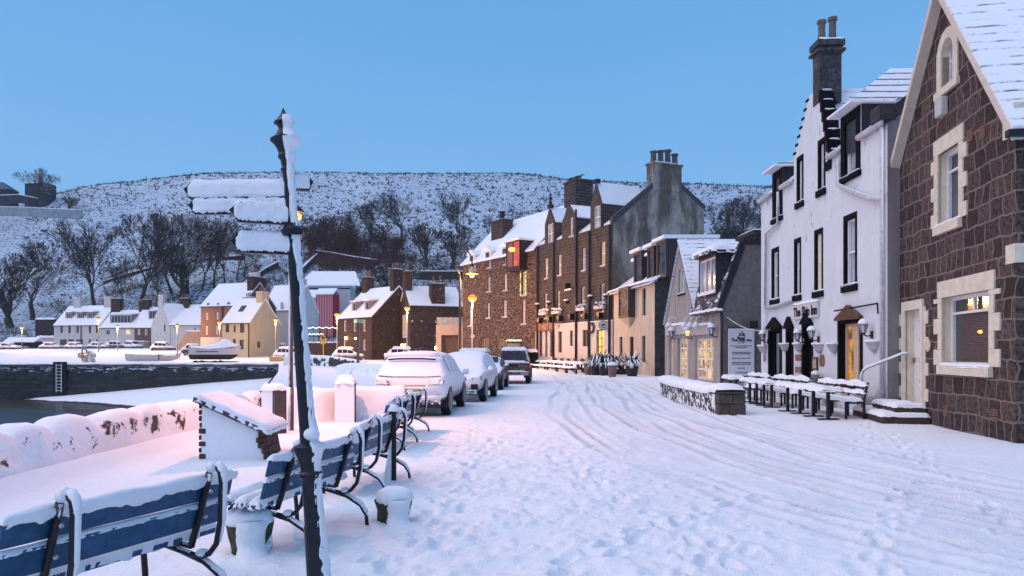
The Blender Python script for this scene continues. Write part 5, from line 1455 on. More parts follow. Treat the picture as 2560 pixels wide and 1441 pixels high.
# fairy lights round the lit window
h = hs[5]; mb = MB(); rg = random.Random(4)
for i in range(60):
    side_ = i % 4; t_ = rg.random()
    u = (h[0]-.25, h[1]+.2)[side_ % 2] if side_ < 3 else h[0]+t_*(h[1]-h[0]); z = h[2]+t_*(h[3]-h[2]) if side_ < 3 else h[3]+.25
    mb.ball((u+rg.uniform(-.05, .05), -.08, z), .055, 5)
mb.tube([(h[0]-.25, -.08, h[2]), (h[0]-.25, -.08, h[3]+.25), (h[1]+.2, -.08, h[3]+.25), (h[1]+.2, -.08, h[2])], .012, 5)
o = mb.build('fairy_lights', emis('yellow_fairy', (.85, .80, .20), 1.5)); o.location = B.o; o.rotation_euler = (0, 0, B.a)
setp(o, 'yellow-green fairy lights round the tall warehouse window beneath the red-lit bay', 'fairy lights')

# ---------------------------------------------------------------- houses at the head of the harbour
BR = stone('brown_coursed', (.06, .035, .028), (.11, .065, .05), (.09, .06, .05), .6, .32, .025, .05, dark=.6)
BRD = stone('dark_speckled_rubble', (.028, .02, .018), (.06, .04, .035), (.07, .05, .045), .5, .35, .05, .1, rub=True, snow=(.80, .86, .62, 1.6), dark=.5)
b, rf = simple_house('dormered_house', 'brown stone house with two small dormers and a lamp-lit doorway', (K(845)*106.5, 106.5), (K(929)*100, 100), 9.2, .7, 5.95, 10.4, BR, holes=[(860, 802, 866, 829), (884, 801, 890, 829), (908, 800, 914, 829), (859, 852, 865, 874), (908, 850, 914, 876)], gmat=BRD, glass=lit_glass('dim_curtain', (.2, .14, .11), (.4, .3, .22), .45), fw=.12, nz=2, smat=None)
chimney(rf, .3, 1.5, 3.9, 5.3, 8.8, 12.3, BR, 5, .13, .9, 'x'); chimney(rf, b.L-1.0, b.L-.1, 3.7, 5.5, 9.4, 12.9, BRD, 4, .13, .9, 'y')
for u in (2.9, 6.4):
    dormer(b.t, u-.55, u+.55, 6.7, 8.3, .9, 2.9, plain('dormer_pink', (.30, .22, .20), .8), ROOFS, GLASS, WHITEP, 1, 1, .2, .2, win=.14)
mb = MB(); p_ = b.front(870, 846); mb.ball((p_[0], -.35, p_[1]), .22, 8); mb.build('porch_lamp', emis('porch_bulb', (1, .62, .15), 22), b.t)
mb = MB(); p2 = b.front(894, 847); mb.ball((p2[0], -.35, p2[1]), .16, 8); mb.build('porch_lamp', emis('porch_bulb', (1, .6, .2), 22), b.t)
b, rf = simple_house('gabled_house', 'dark rubble house with a big side chimney, its narrow gable lit gold from below', (-13.83, 98), (-13.83+6.9, 98+2.67), 6.8, .5, 7.6, 10.4, BRD, gmat=BR, side='none')
rfo = rf
chimney(rf, 3.0, 4.9, .1, 1.6, 5.8, 10.7, BRD, 2, .16, 1.1, 'x'); chimney(rf, -.2, .8, 2.4, 3.9, 9.6, 12.5, BR, 2, .14, .9, 'y')
fl = fmap('left_d', b.L)
for (a0, a1, z0_, z1_, gg) in ((1.4, 4.4, 3.2, 6.4, lit_glass('pale_lit', (.55, .38, .28), (.75, .55, .42), .7)),):
    window(b.t, lambda u, w, z: (w-.22, u, z), (a0, a1, z0_, z1_), gg, CREAMP, 2, 1, .2, .16, .15)
for k, y in enumerate((2.0, 3.8)):
    mb = MB(); mb.ball((-.35, y, 2.2), .16, 8); mb.build('wall_light', emis('gold_uplight', (1, .65, .12), 16), b.t)
    mb = MB(); mb.ball((-.35, y, .9), .14, 8); mb.build('wall_light', emis('gold_uplight', (1, 1, 1), 1), b.t)
t = thing('garage', 'pale garage with an open dark doorway and a glass balcony on its flat roof', 'garage', (K(1090)*90, 90, .3))
W_ = (K(1158)-K(1090))*90; zT = EYE-(818-HY)/FPX*90-.3; o0 = (K(1103)-K(1090))*90; o1 = (K(1146)-K(1090))*90; oz = EYE-(838-HY)/FPX*90-.3
PK = plain('pink_render', (.50, .38, .32), .9, .1, 2)
mb = MB(); wall_slabs(mb, lambda u, w, z: (u, w, z), [(0, zT), (W_, zT)], [(o0, o1, -.5, oz)], -.5, .8); mb.quad((0, 0, -.5), (0, 6, -.5), (0, 6, zT), (0, 0, zT)); mb.quad((0, 0, zT), (W_, 0, zT), (W_, 6, zT), (0, 6, zT)); mb.build('wall', PK, t)
mb = MB(); mb.box(o0, o1, 1.0, 1.1, -.5, oz); mb.build('roller_door', plain('brown_shutter', (.14, .10, .08), .6, .2, 3), t)
mb = MB(); mb.box(0, W_, 0, .1, zT, zT+.25); mb.build('parapet', PK, t)
mb = MB(); mb.box(.1, W_-.1, .05, .1, zT+.25, zT+1.2); mb.build('glass_balustrade', plain('frosted_glass', (.35, .38, .42), .3, .3, 1.5), t)
mb = MB(); mb.box(0, W_, .03, .12, zT+1.2, zT+1.26); mb.build('rail', BLACK, t)
mb = MB(); mb.box(-.12, 0, -.1, .0, 1.7, 2.1); mb.build('wall_light', emis('porch_bulb', (1, 1, 1), 1), t)

# cream gable house, tall brown house, white house behind
CR2 = plain('cream_render', (.52, .42, .27), .9, .08, 1.5, streak=True)
b, rf = simple_house('cream_cottage', 'cream cottage with two chimneys and rooflights, its end gable facing the harbour', (K(555)*110.6, 110.6), (K(624)*109, 109), 7.4, .6, 5.6, 9.4, CR2, holes=[(564, 808, 573, 831), (584, 814, 589, 831), (600, 808, 611, 832), (582, 848, 589, 862), (599, 850, 609, 874)], sholes=[(643, 854, 651, 870)], glass=glass_mat('brown_dusk_glass', (.05, .03, .025)), frame=brn, fw=.05)
chimney(rf, -.1, 1.5, 4.9, 6.4, 7.4, 9.9, CR2, 5, .11, .7, 'x'); chimney(rf, b.L-1.1, b.L+.05, 2.9, 4.6, 8.2, 10.5, CR2, 4, .11, .8, 'y')
mb = MB()
for u, y in ((1.7, 1.6), (3.5, 1.9)): mb.hexa([(u, y, 7.3), (u+.9, y, 7.3), (u+.9, y+.9, 8.25), (u, y+.9, 8.25), (u, y-.08, 7.42), (u+.9, y-.08, 7.42), (u+.9, y+.82, 8.37), (u, y+.82, 8.37)])
mb.build('rooflight', DRK, b.t)
pipe(b.t, [(b.L-.1, -.08, -.5), (b.L-.1, -.08, 5.5)], .08)
PKB = plain('pinkish_brown_render', (.20, .12, .095), .9, .12, 2, streak=True)
b, rf = simple_house('brown_tenement', 'tall three-storey brown house with deep snow on its roof behind the cream cottage', (K(502)*121, 121), (K(605)*118, 118), 8.5, .8, 8.6, 12.6, PKB, gmat=BRD, holes=[(517, 758, 522, 768), (542, 758, 546, 767), (568, 756, 573, 771), (515, 783, 520, 800), (541, 782, 546, 799), (514, 816, 519, 837), (540, 816, 545, 836), (508, 853, 513, 860), (525, 853, 530, 860)], frame=WHITEP, fw=.14)
mb = MB(); mb.box(0, b.L, -.05, -.005, -1, 3.4); mb.build('plinth_band', WHB, b.t)
chimney(rf, b.L-1.2, b.L+.1, 2.6, 5.9, 10.6, 13.6, BRD, 0, .1, .1, 'y', snow=True); chimney(rf, b.L-3.2, b.L-1.5, 5.4, 6.2, 11.0, 14.5, plain('white_chimney', (.5, .5, .5), .9), 4, .12, .7, 'x')
pipe(b.t, [(4.6, -.08, -.5), (4.6, -.08, 8.5)], .09)
WHH = plain('white_house_wall', (.50, .49, .50), .9, .1, 1.5, streak=True)
b, rf = simple_house('white_house_behind', 'white house with a broad snowy roof partly hidden behind the signpost', (K(655)*133, 133), (K(735)*131, 131), 8, 2.0, 7.4, 12.2, WHH, holes=[(701, 756, 707, 772)], frame=brn)
chimney(rf, b.L-1.6, b.L-.3, 3.3, 4.6, 11.2, 13.4, WHH, 5, .11, .8, 'x')

# white terraces
b, rf = simple_house('white_terrace', 'white two-storey house with three dormers and brown shopfronts, leftmost of the terrace', (K(135)*152, 152), (K(250)*150, 150), 8.5, 2.0, 5.4, 9.6, WHH, holes=[(151, 815, 157, 833), (171, 815, 177, 833), (191, 815, 197, 833), (222, 815, 228, 833), (240, 815, 246, 833), (150, 849, 167, 872), (171, 849, 185, 872), (190, 849, 207, 872), (222, 849, 228, 868), (240, 849, 246, 872)], glass=lit_glass('dusk_brown_glass', (.06, .025, .018), (.22, .10, .06), .6, 1), frame=brn, fw=.12, lit=(5,), litm=lit_glass('dusk_brown_glass', (1, 1, 1), (1, 1, 1), 1))
for u in (2.2, 5.0, 7.4): dormer(b.t, u-.6, u+.8, 6.2, 8.2, 1.3, 3.6, plain('dormer_pink', (1, 1, 1)), ROOFS, GLASS, WHITEP, 2, 1, .3, .2, win=.2)
chimney(rf, 1.4, 3.0, 3.7, 4.9, 9.0, 11.4, WHH, 3, .12, .9); chimney(rf, b.L-2.2, b.L-.4, 3.7, 4.9, 9.0, 11.5, WHH, 5, .12, .6)
pipe(b.t, [(6.6, -.1, 0), (6.6, -.1, 5.4)], .09)
b, rf = simple_house('white_cottage', 'white house with a long box dormer and one yellow window, middle of the terrace', (K(250)*149, 149), (K(336)*148, 148), 8.5, 1.9, 4.9, 8.6, plain('cool_white', (.48, .50, .50), .9, .1, 2), holes=[(264, 825, 275, 838), (313, 824, 326, 837), (262, 854, 275, 874), (290, 854, 296, 874), (312, 855, 324, 867)], glass=GLASS, lit=(1, 2), litm=lit_glass('yellow_far_glass', (.9, .55, .15), (1, .8, .4), 1.1), fw=.10, nx=2, nz=1)
dormer(b.t, 1.6, 6.4, 5.5, 7.6, .9, 3.0, plain('dormer_pink', (1, 1, 1)), ROOFS, GLASS, WHITEP, 6, 1, .2, .2, win=.2)
chimney(rf, -.3, 1.7, 3.7, 4.9, 8.0, 11.2, BRD, 4, .12, .6); chimney(rf, b.L-1.6, b.L+.1, 3.7, 4.9, 8.0, 10.6, BRD, 2, .12, .7)
b, rf = simple_house('brown_cottage', 'small brown-grey house squeezed between the box-dormered house and the white gable', (K(336)*148, 148), (K(379)*148, 148), 8, 1.9, 4.9, 9.2, plain('grey_brown', (.13, .10, .09), .9, .2, 2), holes=[(344, 823, 350, 838), (362, 823, 368, 838)], fw=.16)
mb = MB(); mb.box(.2, 3.2, -2.5, 0, -1, 2.0); mb.build('porch', CR2, b.t); mb = MB(); mb.cap(.1, 3.3, -2.6, 0, 2.0, .15); mb.build('snow_cover', SNOW, b.t)
dormer(b.t, 2.2, 3.6, 6.4, 8.4, 1.5, 3.5, plain('dormer_dark', (1, 1, 1)), ROOFS, GLASS, WHITEP, 2, 1, .1, .2, win=.14)
chimney(rf, -.2, 1.3, 3.3, 4.6, 8.8, 10.9, BRD, 3, .12, .6)
# white gable end facing the harbour, its long roof running to the right
b, rf = simple_house('white_gable_house', 'white gable-ended house with a long plain snowy roof running right', (K(424)*142, 142), (K(500)*142, 142), 7.5, 1.6, 5.5, 9.6, WHH, holes=[(484, 821, 490, 829)], nz=1, side='none')
cz = [(0, 5.5), (3.6/2, 9.7), (3.6, 5.5)]
a_ = Vector((K(378)*143, 143)); b_2 = Vector((K(425)*141.9, 141.9)); inv = Matrix.Rotation(-b.a, 2)
la = inv @ (a_-Vector((b.o.x, b.o.y))); lb = inv @ (b_2-Vector((b.o.x, b.o.y)))
def gmap(u, w, z): p = la.lerp(lb, u); return (p.x+w*.1, p.y+w, z)
mb = MB(); wall_slabs(mb, gmap, [(0, 5.3), (.47, 9.9), (.53, 9.9), (1, 5.3)], [(.68, .76, 4.2, 5.6), (.62, .70, .4, 2.0)], -1, .2)
mb.build('gable_end', plain('cool_white', (1, 1, 1)), b.t)
mb = MB(); mb.quad((la.x, la.y, 5.3), ((la.x+lb.x)/2, (la.y+lb.y)/2, 9.9), ((la.x+lb.x)/2+2, 8, 9.9), (la.x+1, 8, 5.3)); mb.quad(((la.x+lb.x)/2, (la.y+lb.y)/2, 9.9), (lb.x, lb.y, 5.3), (lb.x+2, 3.8, 9.7), ((la.x+lb.x)/2+2, 3.8, 9.9)); mb.build('roof', ROOFS, b.t)
mb = MB(); p = la.lerp(lb, .69); mb.box(p.x-.3, p.x+.3, p.y+.15, p.y+.25, .4, 5.6); mb.build('pane', GLASS, b.t)
p = la.lerp(lb, .5); chimney(b.t, p.x-.5, p.x+.5, p.y, p.y+1.4, 9.0, 11.4, plain('cool_white', (1, 1, 1)), 2, .11, .4); chimney(rf, .6, 2.4, 3, 4.2, 8.8, 11.0, BRD, 4, .12, .8)
t = thing('sloping_yard_wall', 'pale sloping garden wall between the white gable house and the brown tenement', 'wall', (K(440)*128, 128, .8))
mb = MB(); mb.prism([(0, -1), (4.4, -1), (4.4, 4.6), (2.0, 4.8), (.6, 2.4), (0, 2.4)], lambda u, v, w: (u, w, v), 0, .6); mb.build('wall_body', plain('yard_wall', (.38, .28, .22), .9, .2, 2), t)
mb = MB(); mb.box(2.0, 4.4, -.1, .7, 4.61, 4.78); mb.build('snow_cover', SNOW, t)
# low shelter with benches, retaining wall and garage by the terrace
t = thing('shelter', 'low dark open shelter with a snowy roof at the far left', 'shelter', (K(14)*140, 140, 1.9))
mb = MB()
for x in (0, 2.7, 5.3): mb.box(x, x+.15, 0, .15, -.5, 1.9); mb.box(x, x+.15, 2.5, 2.65, -.5, 1.9)
mb.box(0, 5.45, 2.5, 2.6, -.5, 1.9); mb.build('posts_and_back', DRK, t)
mb = MB(); roof_planes(mb, -.3, 5.8, 0, 2.65, 1.9, 2.6, .3, .14); mb.build('roof', ROOFS, t)
mb = MB(); mb.box(1.2, 4.6, .3, .6, .4, .5); mb.box(1.2, 4.6, -.4, -.1, .8, .9); mb.build('seat', WHITEP, t)
for nm, lab, x0, x1, Y, z0_, z1_, mt in (('yard_wall', 'pale snowy yard wall left of the terrace, beside the shelter', 90, 136, 156, 1.5, 5.0, PK), ('terrace_wall', 'dark retaining wall with a snowy top behind the shelter', 88, 137, 162, 1.5, 9.2, DKS)):
    t = thing(nm, lab, 'wall', (K(x0)*Y, Y, z0_))
    W_ = (K(x1)-K(x0))*Y; mb = MB(); mb.box(0, W_, 0, .6, 0, z1_-z0_); mb.build('wall_body', mt, t)
    mb = MB(); mb.cap(0, W_, -.1, .8, z1_-z0_, .3, 30, 5); mb.build('snow_cover', SNOW, t, smooth=True)

# ---------------------------------------------------------------- on the hillside
def strip_wall(name, label, pts, h, w, mat, down=2.5, cat='wall', snow=True):
    P = [Vector(p) for p in pts]
    mb = MB(); ms = MB()
    for a, b_ in zip(P[:-1], P[1:]):
        d = (b_-a); n = Vector((-d.y, d.x, 0)); n.normalize(); n *= w/2
        mb.hexa([a-n-Vector((0, 0, down)), b_-n-Vector((0, 0, down)), b_+n-Vector((0, 0, down)), a+n-Vector((0, 0, down)), a-n+Vector((0, 0, h)), b_-n+Vector((0, 0, h)), b_+n+Vector((0, 0, h)), a+n+Vector((0, 0, h))])
        n2 = n*1.2
        ms.hexa([a-n2+Vector((0, 0, h+.01)), b_-n2+Vector((0, 0, h+.01)), b_+n2+Vector((0, 0, h+.01)), a+n2+Vector((0, 0, h+.01)), a-n+Vector((0, 0, h+.22)), b_-n+Vector((0, 0, h+.22)), b_+n+Vector((0, 0, h+.22)), a+n+Vector((0, 0, h+.22))])
    mid = P[len(P)//2]
    o = thing(name, label, cat, (0, 0, 0))
    mb.build('wall_body', mat, o)
    if snow: ms.build('snow_cover', SNOW, o)
    return o
strip_wall('hillside_wall', 'long dark retaining wall on the slope above the gabled house roofs', [on_hill(x, 700) for x in (960, 1000, 1050, 1100, 1160)], 2.2, .6, DKS, 1.5)
strip_wall('hillside_wall', 'brown wall climbing diagonally up the slope behind the signpost', [on_hill(*p) for p in ((590, 742), (625, 712), (660, 688), (695, 668))], 1.6, .6, BR, 1.5)
strip_wall('hillside_wall', 'brown wall climbing to the corner just right of the signpost', [on_hill(*p) for p in ((750, 690), (772, 668), (795, 646))], 1.6, .6, BR, 1.5)
strip_wall('hillside_hedge', 'dark clipped hedge along the top of the long snowy shed roof', [on_hill(*p) for p in ((795, 646), (840, 652), (890, 662), (935, 668))], 2.2, 2.2, twig_mat, 1, 'hedge')
strip_wall('hillside_wall', 'low wall running across the slope behind the bare trees on the left', [on_hill(*p) for p in ((260, 712), (330, 690), (400, 672), (470, 658), (540, 652), (610, 648))], .9, .8, DKS, 1.0)
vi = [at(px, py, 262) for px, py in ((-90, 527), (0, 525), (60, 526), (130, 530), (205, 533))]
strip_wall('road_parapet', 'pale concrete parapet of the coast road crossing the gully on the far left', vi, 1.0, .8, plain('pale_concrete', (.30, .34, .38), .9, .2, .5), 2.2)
# long low shed and the red striped hut
x, y, z = on_hill(760, 712)
t = thing('long_shed', 'long white shed with a wide snowy roof above the red hut', 'shed', (K(745)*172, 172, 8.5))
W_ = (K(905)-K(745))*172
mb = MB(); mb.box(0, W_*.82, 0, 5, -4, 9.0); mb.build('wall', WHH, t)
mb = MB(); mb.hexa([(-.2, -.4, 9.0), (W_*.98, -.4, 9.0), (W_*.80, 6.5, 13.0), (1.6, 6.5, 13.0), (-.2, -.4, 9.3), (W_*.98, -.4, 9.3), (W_*.80, 6.5, 13.3), (1.6, 6.5, 13.3)]); mb.build('roof', ROOFS, t)
mb = MB(); mb.box(0, W_*.82, -.05, -.01, 8.3, 8.6); mb.build('gutter', BLACK, t)
t = thing('lean_to', 'small white lean-to with a snowy roof beside the red striped hut', 'shed', (K(752)*166, 166, 8))
mb = MB(); mb.box(0, 4.0, 0, 3, -3, 6.2); mb.build('wall', WHH, t); mb = MB(); mb.hexa([(-.2, -.4, 6.2), (4.4, -.4, 6.2), (4.4, 4, 8.2), (-.2, 4, 8.2), (-.2, -.4, 6.45), (4.4, -.4, 6.45), (4.4, 4, 8.45), (-.2, 4, 8.45)]); mb.build('roof', ROOFS, t)
t = thing('red_hut', 'red and white striped hut with a snowy roof on the slope', 'hut', (K(790)*164, 164, 8), R(-8))
q = NT('red_stripes'); o_ = q.n('TexCoord').outputs['Object']; sx = q.n('SeparateXYZ', {0: o_}).outputs[0]
st_ = q.ramp(q.math('FRACT', q.math('MULTIPLY', sx, 2.6)), .62, .70)
mb = MB(); mb.box(0, 4.0, 0, 4, -3, 7.0); mb.build('wall', q.set(q.mix(st_, (.38, .02, .035), (.5, .40, .45)), .7), t)
mb = MB(); roof_planes(mb, -.2, 4.3, 0, 4, 7.0, 8.2, .3, .25); mb.build('roof', ROOFS, t)
# ruined tower and roof on the headland, far left
cz_ = at(92, 470, 300)
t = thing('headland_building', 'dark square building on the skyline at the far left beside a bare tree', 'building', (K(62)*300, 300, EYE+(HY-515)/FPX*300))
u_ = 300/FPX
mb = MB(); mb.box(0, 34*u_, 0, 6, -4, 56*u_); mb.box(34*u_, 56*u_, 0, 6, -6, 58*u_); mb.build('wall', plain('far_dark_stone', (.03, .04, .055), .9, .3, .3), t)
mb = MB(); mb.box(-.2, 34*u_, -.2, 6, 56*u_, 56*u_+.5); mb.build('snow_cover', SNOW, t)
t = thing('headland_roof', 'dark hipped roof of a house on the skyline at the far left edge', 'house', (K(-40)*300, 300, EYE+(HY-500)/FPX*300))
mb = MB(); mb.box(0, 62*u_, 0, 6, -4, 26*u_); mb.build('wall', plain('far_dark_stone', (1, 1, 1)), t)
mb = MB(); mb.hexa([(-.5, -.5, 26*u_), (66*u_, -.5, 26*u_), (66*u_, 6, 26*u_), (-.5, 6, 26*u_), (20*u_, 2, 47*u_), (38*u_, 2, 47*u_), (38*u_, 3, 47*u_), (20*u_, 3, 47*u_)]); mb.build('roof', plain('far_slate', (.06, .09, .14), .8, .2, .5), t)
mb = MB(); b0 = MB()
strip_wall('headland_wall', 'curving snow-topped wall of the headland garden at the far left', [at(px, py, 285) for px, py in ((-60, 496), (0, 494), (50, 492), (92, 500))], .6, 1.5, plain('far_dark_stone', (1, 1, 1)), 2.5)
# fence along the ridge
t = thing('ridge_fence', 'line of small fence posts standing along the skyline of the hill', 'fence', (0, 0, 0))
rg = random.Random(8)
px = 230
while px < 1910:
    Y = 327.0; X = K(px)*Y; z = float(hhill(np.array([X]), np.array([Y]))[0])
    mb = MB(); h = rg.uniform(1.1, 1.9)*(1.5 if rg.random() < .12 else 1); lean = rg.uniform(-.15, .15)
    mb.hexa([(X-.13, Y, z-.5), (X+.13, Y, z-.5), (X+.13, Y+.2, z-.5), (X-.13, Y+.2, z-.5), (X-.10+lean, Y, z+h), (X+.10+lean, Y, z+h), (X+.10+lean, Y+.2, z+h), (X-.10+lean, Y+.2, z+h)])
    mb.build('post', DRK, t); px += rg.uniform(20, 34)
mb = MB(); pts = []
for px in range(225, 1915, 20):
    X = K(px)*327.1; pts.append((X, 327.1, float(hhill(np.array([X]), np.array([327.1]))[0])+.9))
mb.tube(pts, .03, 4); mb.build('wire', DRK, t)

# ================================================================== BARE TREES
bark = plain('winter_bark', (.050, .044, .046), .9, .4, 1.5, snow=(.62, .80, .5, 2, (0, -.4, 1)))
bark_red = plain('ruddy_bark', (.075, .042, .042), .9, .4, 1.5)
def tree_mesh(seed, h=10.0, spread=.5, lv=6, trunk=.18, fan=.62, minr=.030, upw=.25):
    """unit tree: returns (trunk MB, crown MB)"""
    rg = random.Random(seed)
    T, C = MB(), MB()
    def seg(mb, a, b, ra, rb, n):
        d = (b-a).normalized(); s = d.cross(Vector((0, 0, 1))); 
        if s.length < .05: s = Vector((1, 0, 0))
        s.normalize(); u = s.cross(d); base = len(mb.v)
        for p, r in ((a, ra), (b, rb)):
            for k in range(n):
                an = 6.2832*k/n; mb.v.append(tuple(p+(s*math.cos(an)+u*math.sin(an))*r))
        for k in range(n): mb.f.append((base+k, base+(k+1) % n, base+n+(k+1) % n, base+n+k)); mb.m.append(0)
    def grow(p, d, ln, r, l):
        n = 5 if l < 2 else 3
        k = 3 if l < 3 else 2
        q = p
        for i in range(k):
            d2 = (d+Vector((rg.gauss(0, .10), rg.gauss(0, .10), rg.gauss(.03, .07)))).normalized()
            e = q+d2*ln/k; r2 = max(minr, r*(1-.28/k*1.0))
            seg(T if l == 0 else C, q, e, r, r2, n); q, d, r = e, d2, r2
            if l > 0 and l < lv and i < k-1 and rg.random() < .92:
                sd = side(d, rg, fan*1.15); grow(q, sd, ln*rg.uniform(.45, .7), max(minr, r*.55), l+2)
        if l >= lv: return
        nb = 4 if l == 0 else (3 if rg.random() < .45 else 2)
        for j in range(nb):
            grow(q, side(d, rg, fan*(.6 if j == 0 else 1)), ln*rg.uniform(.68, .86), max(minr, r*.62), l+1)
    def side(d, rg, ang):
        ax = Vector((rg.gauss(0, 1), rg.gauss(0, 1), rg.gauss(0, 1))).cross(d)
        if ax.length < .01: ax = Vector((1, 0, 0))
        v = Matrix.Rotation(ang*rg.uniform(.55, 1.1), 3, ax.normalized()) @ d
        v += Vector((0, 0, upw)); return v.normalized()
    grow(Vector((0, 0, -.4)), Vector((rg.gauss(0, .04), rg.gauss(0, .04), 1)).normalized(), h*trunk+.4, h*.020, 0)
    mz = max(v[2] for v in C.v); s = h/mz
    for m_ in (T, C): m_.v = [(x*s, y*s, z*s) for x, y, z in m_.v]
    return T, C
variants = []
for sd, sp, lv, tr, fan, up_ in ((1, .5, 7, .20, .50, .14), (2, .5, 7, .16, .58, .08), (3, .5, 7, .22, .42, .16), (4, .5, 6, .30, .34, .24), (5, .5, 6, .06, .62, .10)):
    T_, C_ = tree_mesh(sd, 10, sp, lv, tr, fan, .0145, up_); print('tree', sd, len(C_.f))
    tm = T_.build('trunk', bark); cm = C_.build('crown', bark)
    variants.append((tm.data, cm.data)); bpy.data.objects.remove(tm); bpy.data.objects.remove(cm)
red_crowns = []
for i in (1, 4):
    m_ = variants[i][1].copy(); m_.materials.clear(); m_.materials.append(bark_red); red_crowns.append((variants[i][0], m_))
def tree(px, base, top, var, label, red=False, wide=1.0, rot=None, pos=None, name='bare_tree', group='bare winter trees on the hillside'):
    X, Y, z = pos or on_hill(px, base)
    h = (base-top)/FPX*Y
    t = thing(name, label, 'tree' if name == 'bare_tree' else 'bush', (X, Y, z-.3), rot if rot is not None else (px*.37) % 6.28, group)
    s = h/10
    t.scale = (s*wide*1.22, s*wide*1.22, s)
    td, cd = red_crowns[var % 2] if red else variants[var]
    for nm, d_ in (('trunk', td), ('crown', cd)):
        o = bpy.data.objects.new(nm, d_); COL.objects.link(o); o.parent = t
    return t
TR = [
 (82, 800, 588, 1, 'wide bare tree at the far left edge above the shelter', 1.05),
 (235, 768, 545, 0, 'tall bare tree with a clear dark trunk, second from the left', .95),
 (350, 762, 515, 2, 'tall upswept bare tree in the middle of the left slope', 1.0),
 (308, 765, 640, 3, 'slim bare tree between the two big ones on the left slope', .9),
 (30, 820, 660, 4, 'dark bushy tree low behind the shelter at the far left', 1.0),
 (390, 772, 640, 3, 'small slim tree just right of the tall upswept one', .9),
 (430, 735, 545, 2, 'bare tree left of the two-armed sign, crown touching its lower edge', .85),
 (470, 735, 525, 1, 'dense bare tree directly below the left tip of the sign arms', .8),
 (505, 728, 540, 3, 'tall slim trunk tree below the sign arms, third of the clump', .9),
 (535, 720, 545, 2, 'bare tree with a leaning trunk below the sign arms', .75),
 (562, 712, 548, 3, 'pale slim trunk tree left of the shortest sign arm', .8),
 (592, 700, 545, 3, 'pair-stemmed slim tree above the brown tenement roof', .8),
 (610, 695, 560, 2, 'slim tree behind the lowest sign arm', .7),
 (450, 748, 610, 4, 'low dark bushy tree at the foot of the clump under the sign', 1.1),
 (1003, 596, 478, 1, 'round-crowned bare tree alone high on the slope above the gabled house', 1.05),
 (1150, 615, 478, 0, 'big bare tree high on the slope left of the warehouse roof', 1.0),
 (925, 600, 508, 4, 'dark bare tree left of the round-crowned one', .9),
 (880, 615, 520, 1, 'dark bare tree above the thicket', .9),
 (960, 640, 560, 4, 'low bushy tree below the round-crowned one', 1.1),
 (1060, 668, 560, 4, 'brownish bushy tree above the long retaining wall', 1.0),
 (1125, 672, 570, 4, 'wide bushy tree next to the curved street lamp top', 1.15),
 (1175, 640, 560, 2, 'small bare tree touching the warehouse roof end', .9),
 (1285, 582, 520, 3, 'small bare tree right of the warehouse chimney', 1.2),
 (1222, 590, 535, 3, 'small bare tree left of the warehouse chimney', 1.3),
 (1005, 730, 655, 4, 'snow-dusted bush behind the chimneys of the gabled house', 1.2),
 (955, 745, 660, 4, 'snow-dusted bush above the dormered house roof', 1.3),
 (900, 765, 700, 4, 'snow-dusted bush right of the red hut', 1.2),
 (850, 790, 725, 4, 'thin bush left of the dormered house roof', 1.2),
 (172, 530, 490, 4, 'dark scrubby bush on the ridge by the coast road', 1.3),
 (1790, 640, 500, 1, 'left one of the bare trees seen between hotel and inn', 1.0),
 (1840, 640, 490, 2, 'middle one of the bare trees seen between hotel and inn', 1.0),
 (1885, 640, 510, 0, 'right one of the bare trees seen between hotel and inn', 1.0),
 (1815, 660, 560, 4, 'bushy tree low between hotel and inn above the cafe roof', 1.2),
 (1868, 660, 560, 1, 'bushy tree just left of the inn eaves', 1.1),
]
for (px, b0, t0, v_, lab, wd_) in TR: tree(px, b0, t0, v_, lab, wide=wd_)
for k, (px, b0, t0, lab) in enumerate(((790, 640, 530, 'reddish bare tree just right of the signpost'), (770, 650, 560, 'low reddish bush right against the signpost'), (830, 650, 535, 'reddish bare tree at the left end of the thicket'), (850, 655, 570, 'low reddish bush in the thicket'), (900, 650, 565, 'reddish bush in the middle of the thicket'), (985, 655, 590, 'reddish bush at the right end of the thicket'))):
    tree(px, b0, t0, k, lab, red=True, wide=1.1)
tree(92, 508, 424, 1, 'round bare tree on the skyline at the far left beside the dark building', pos=(K(92)*296, 296, EYE+(HY-505)/FPX*296), wide=1.0)
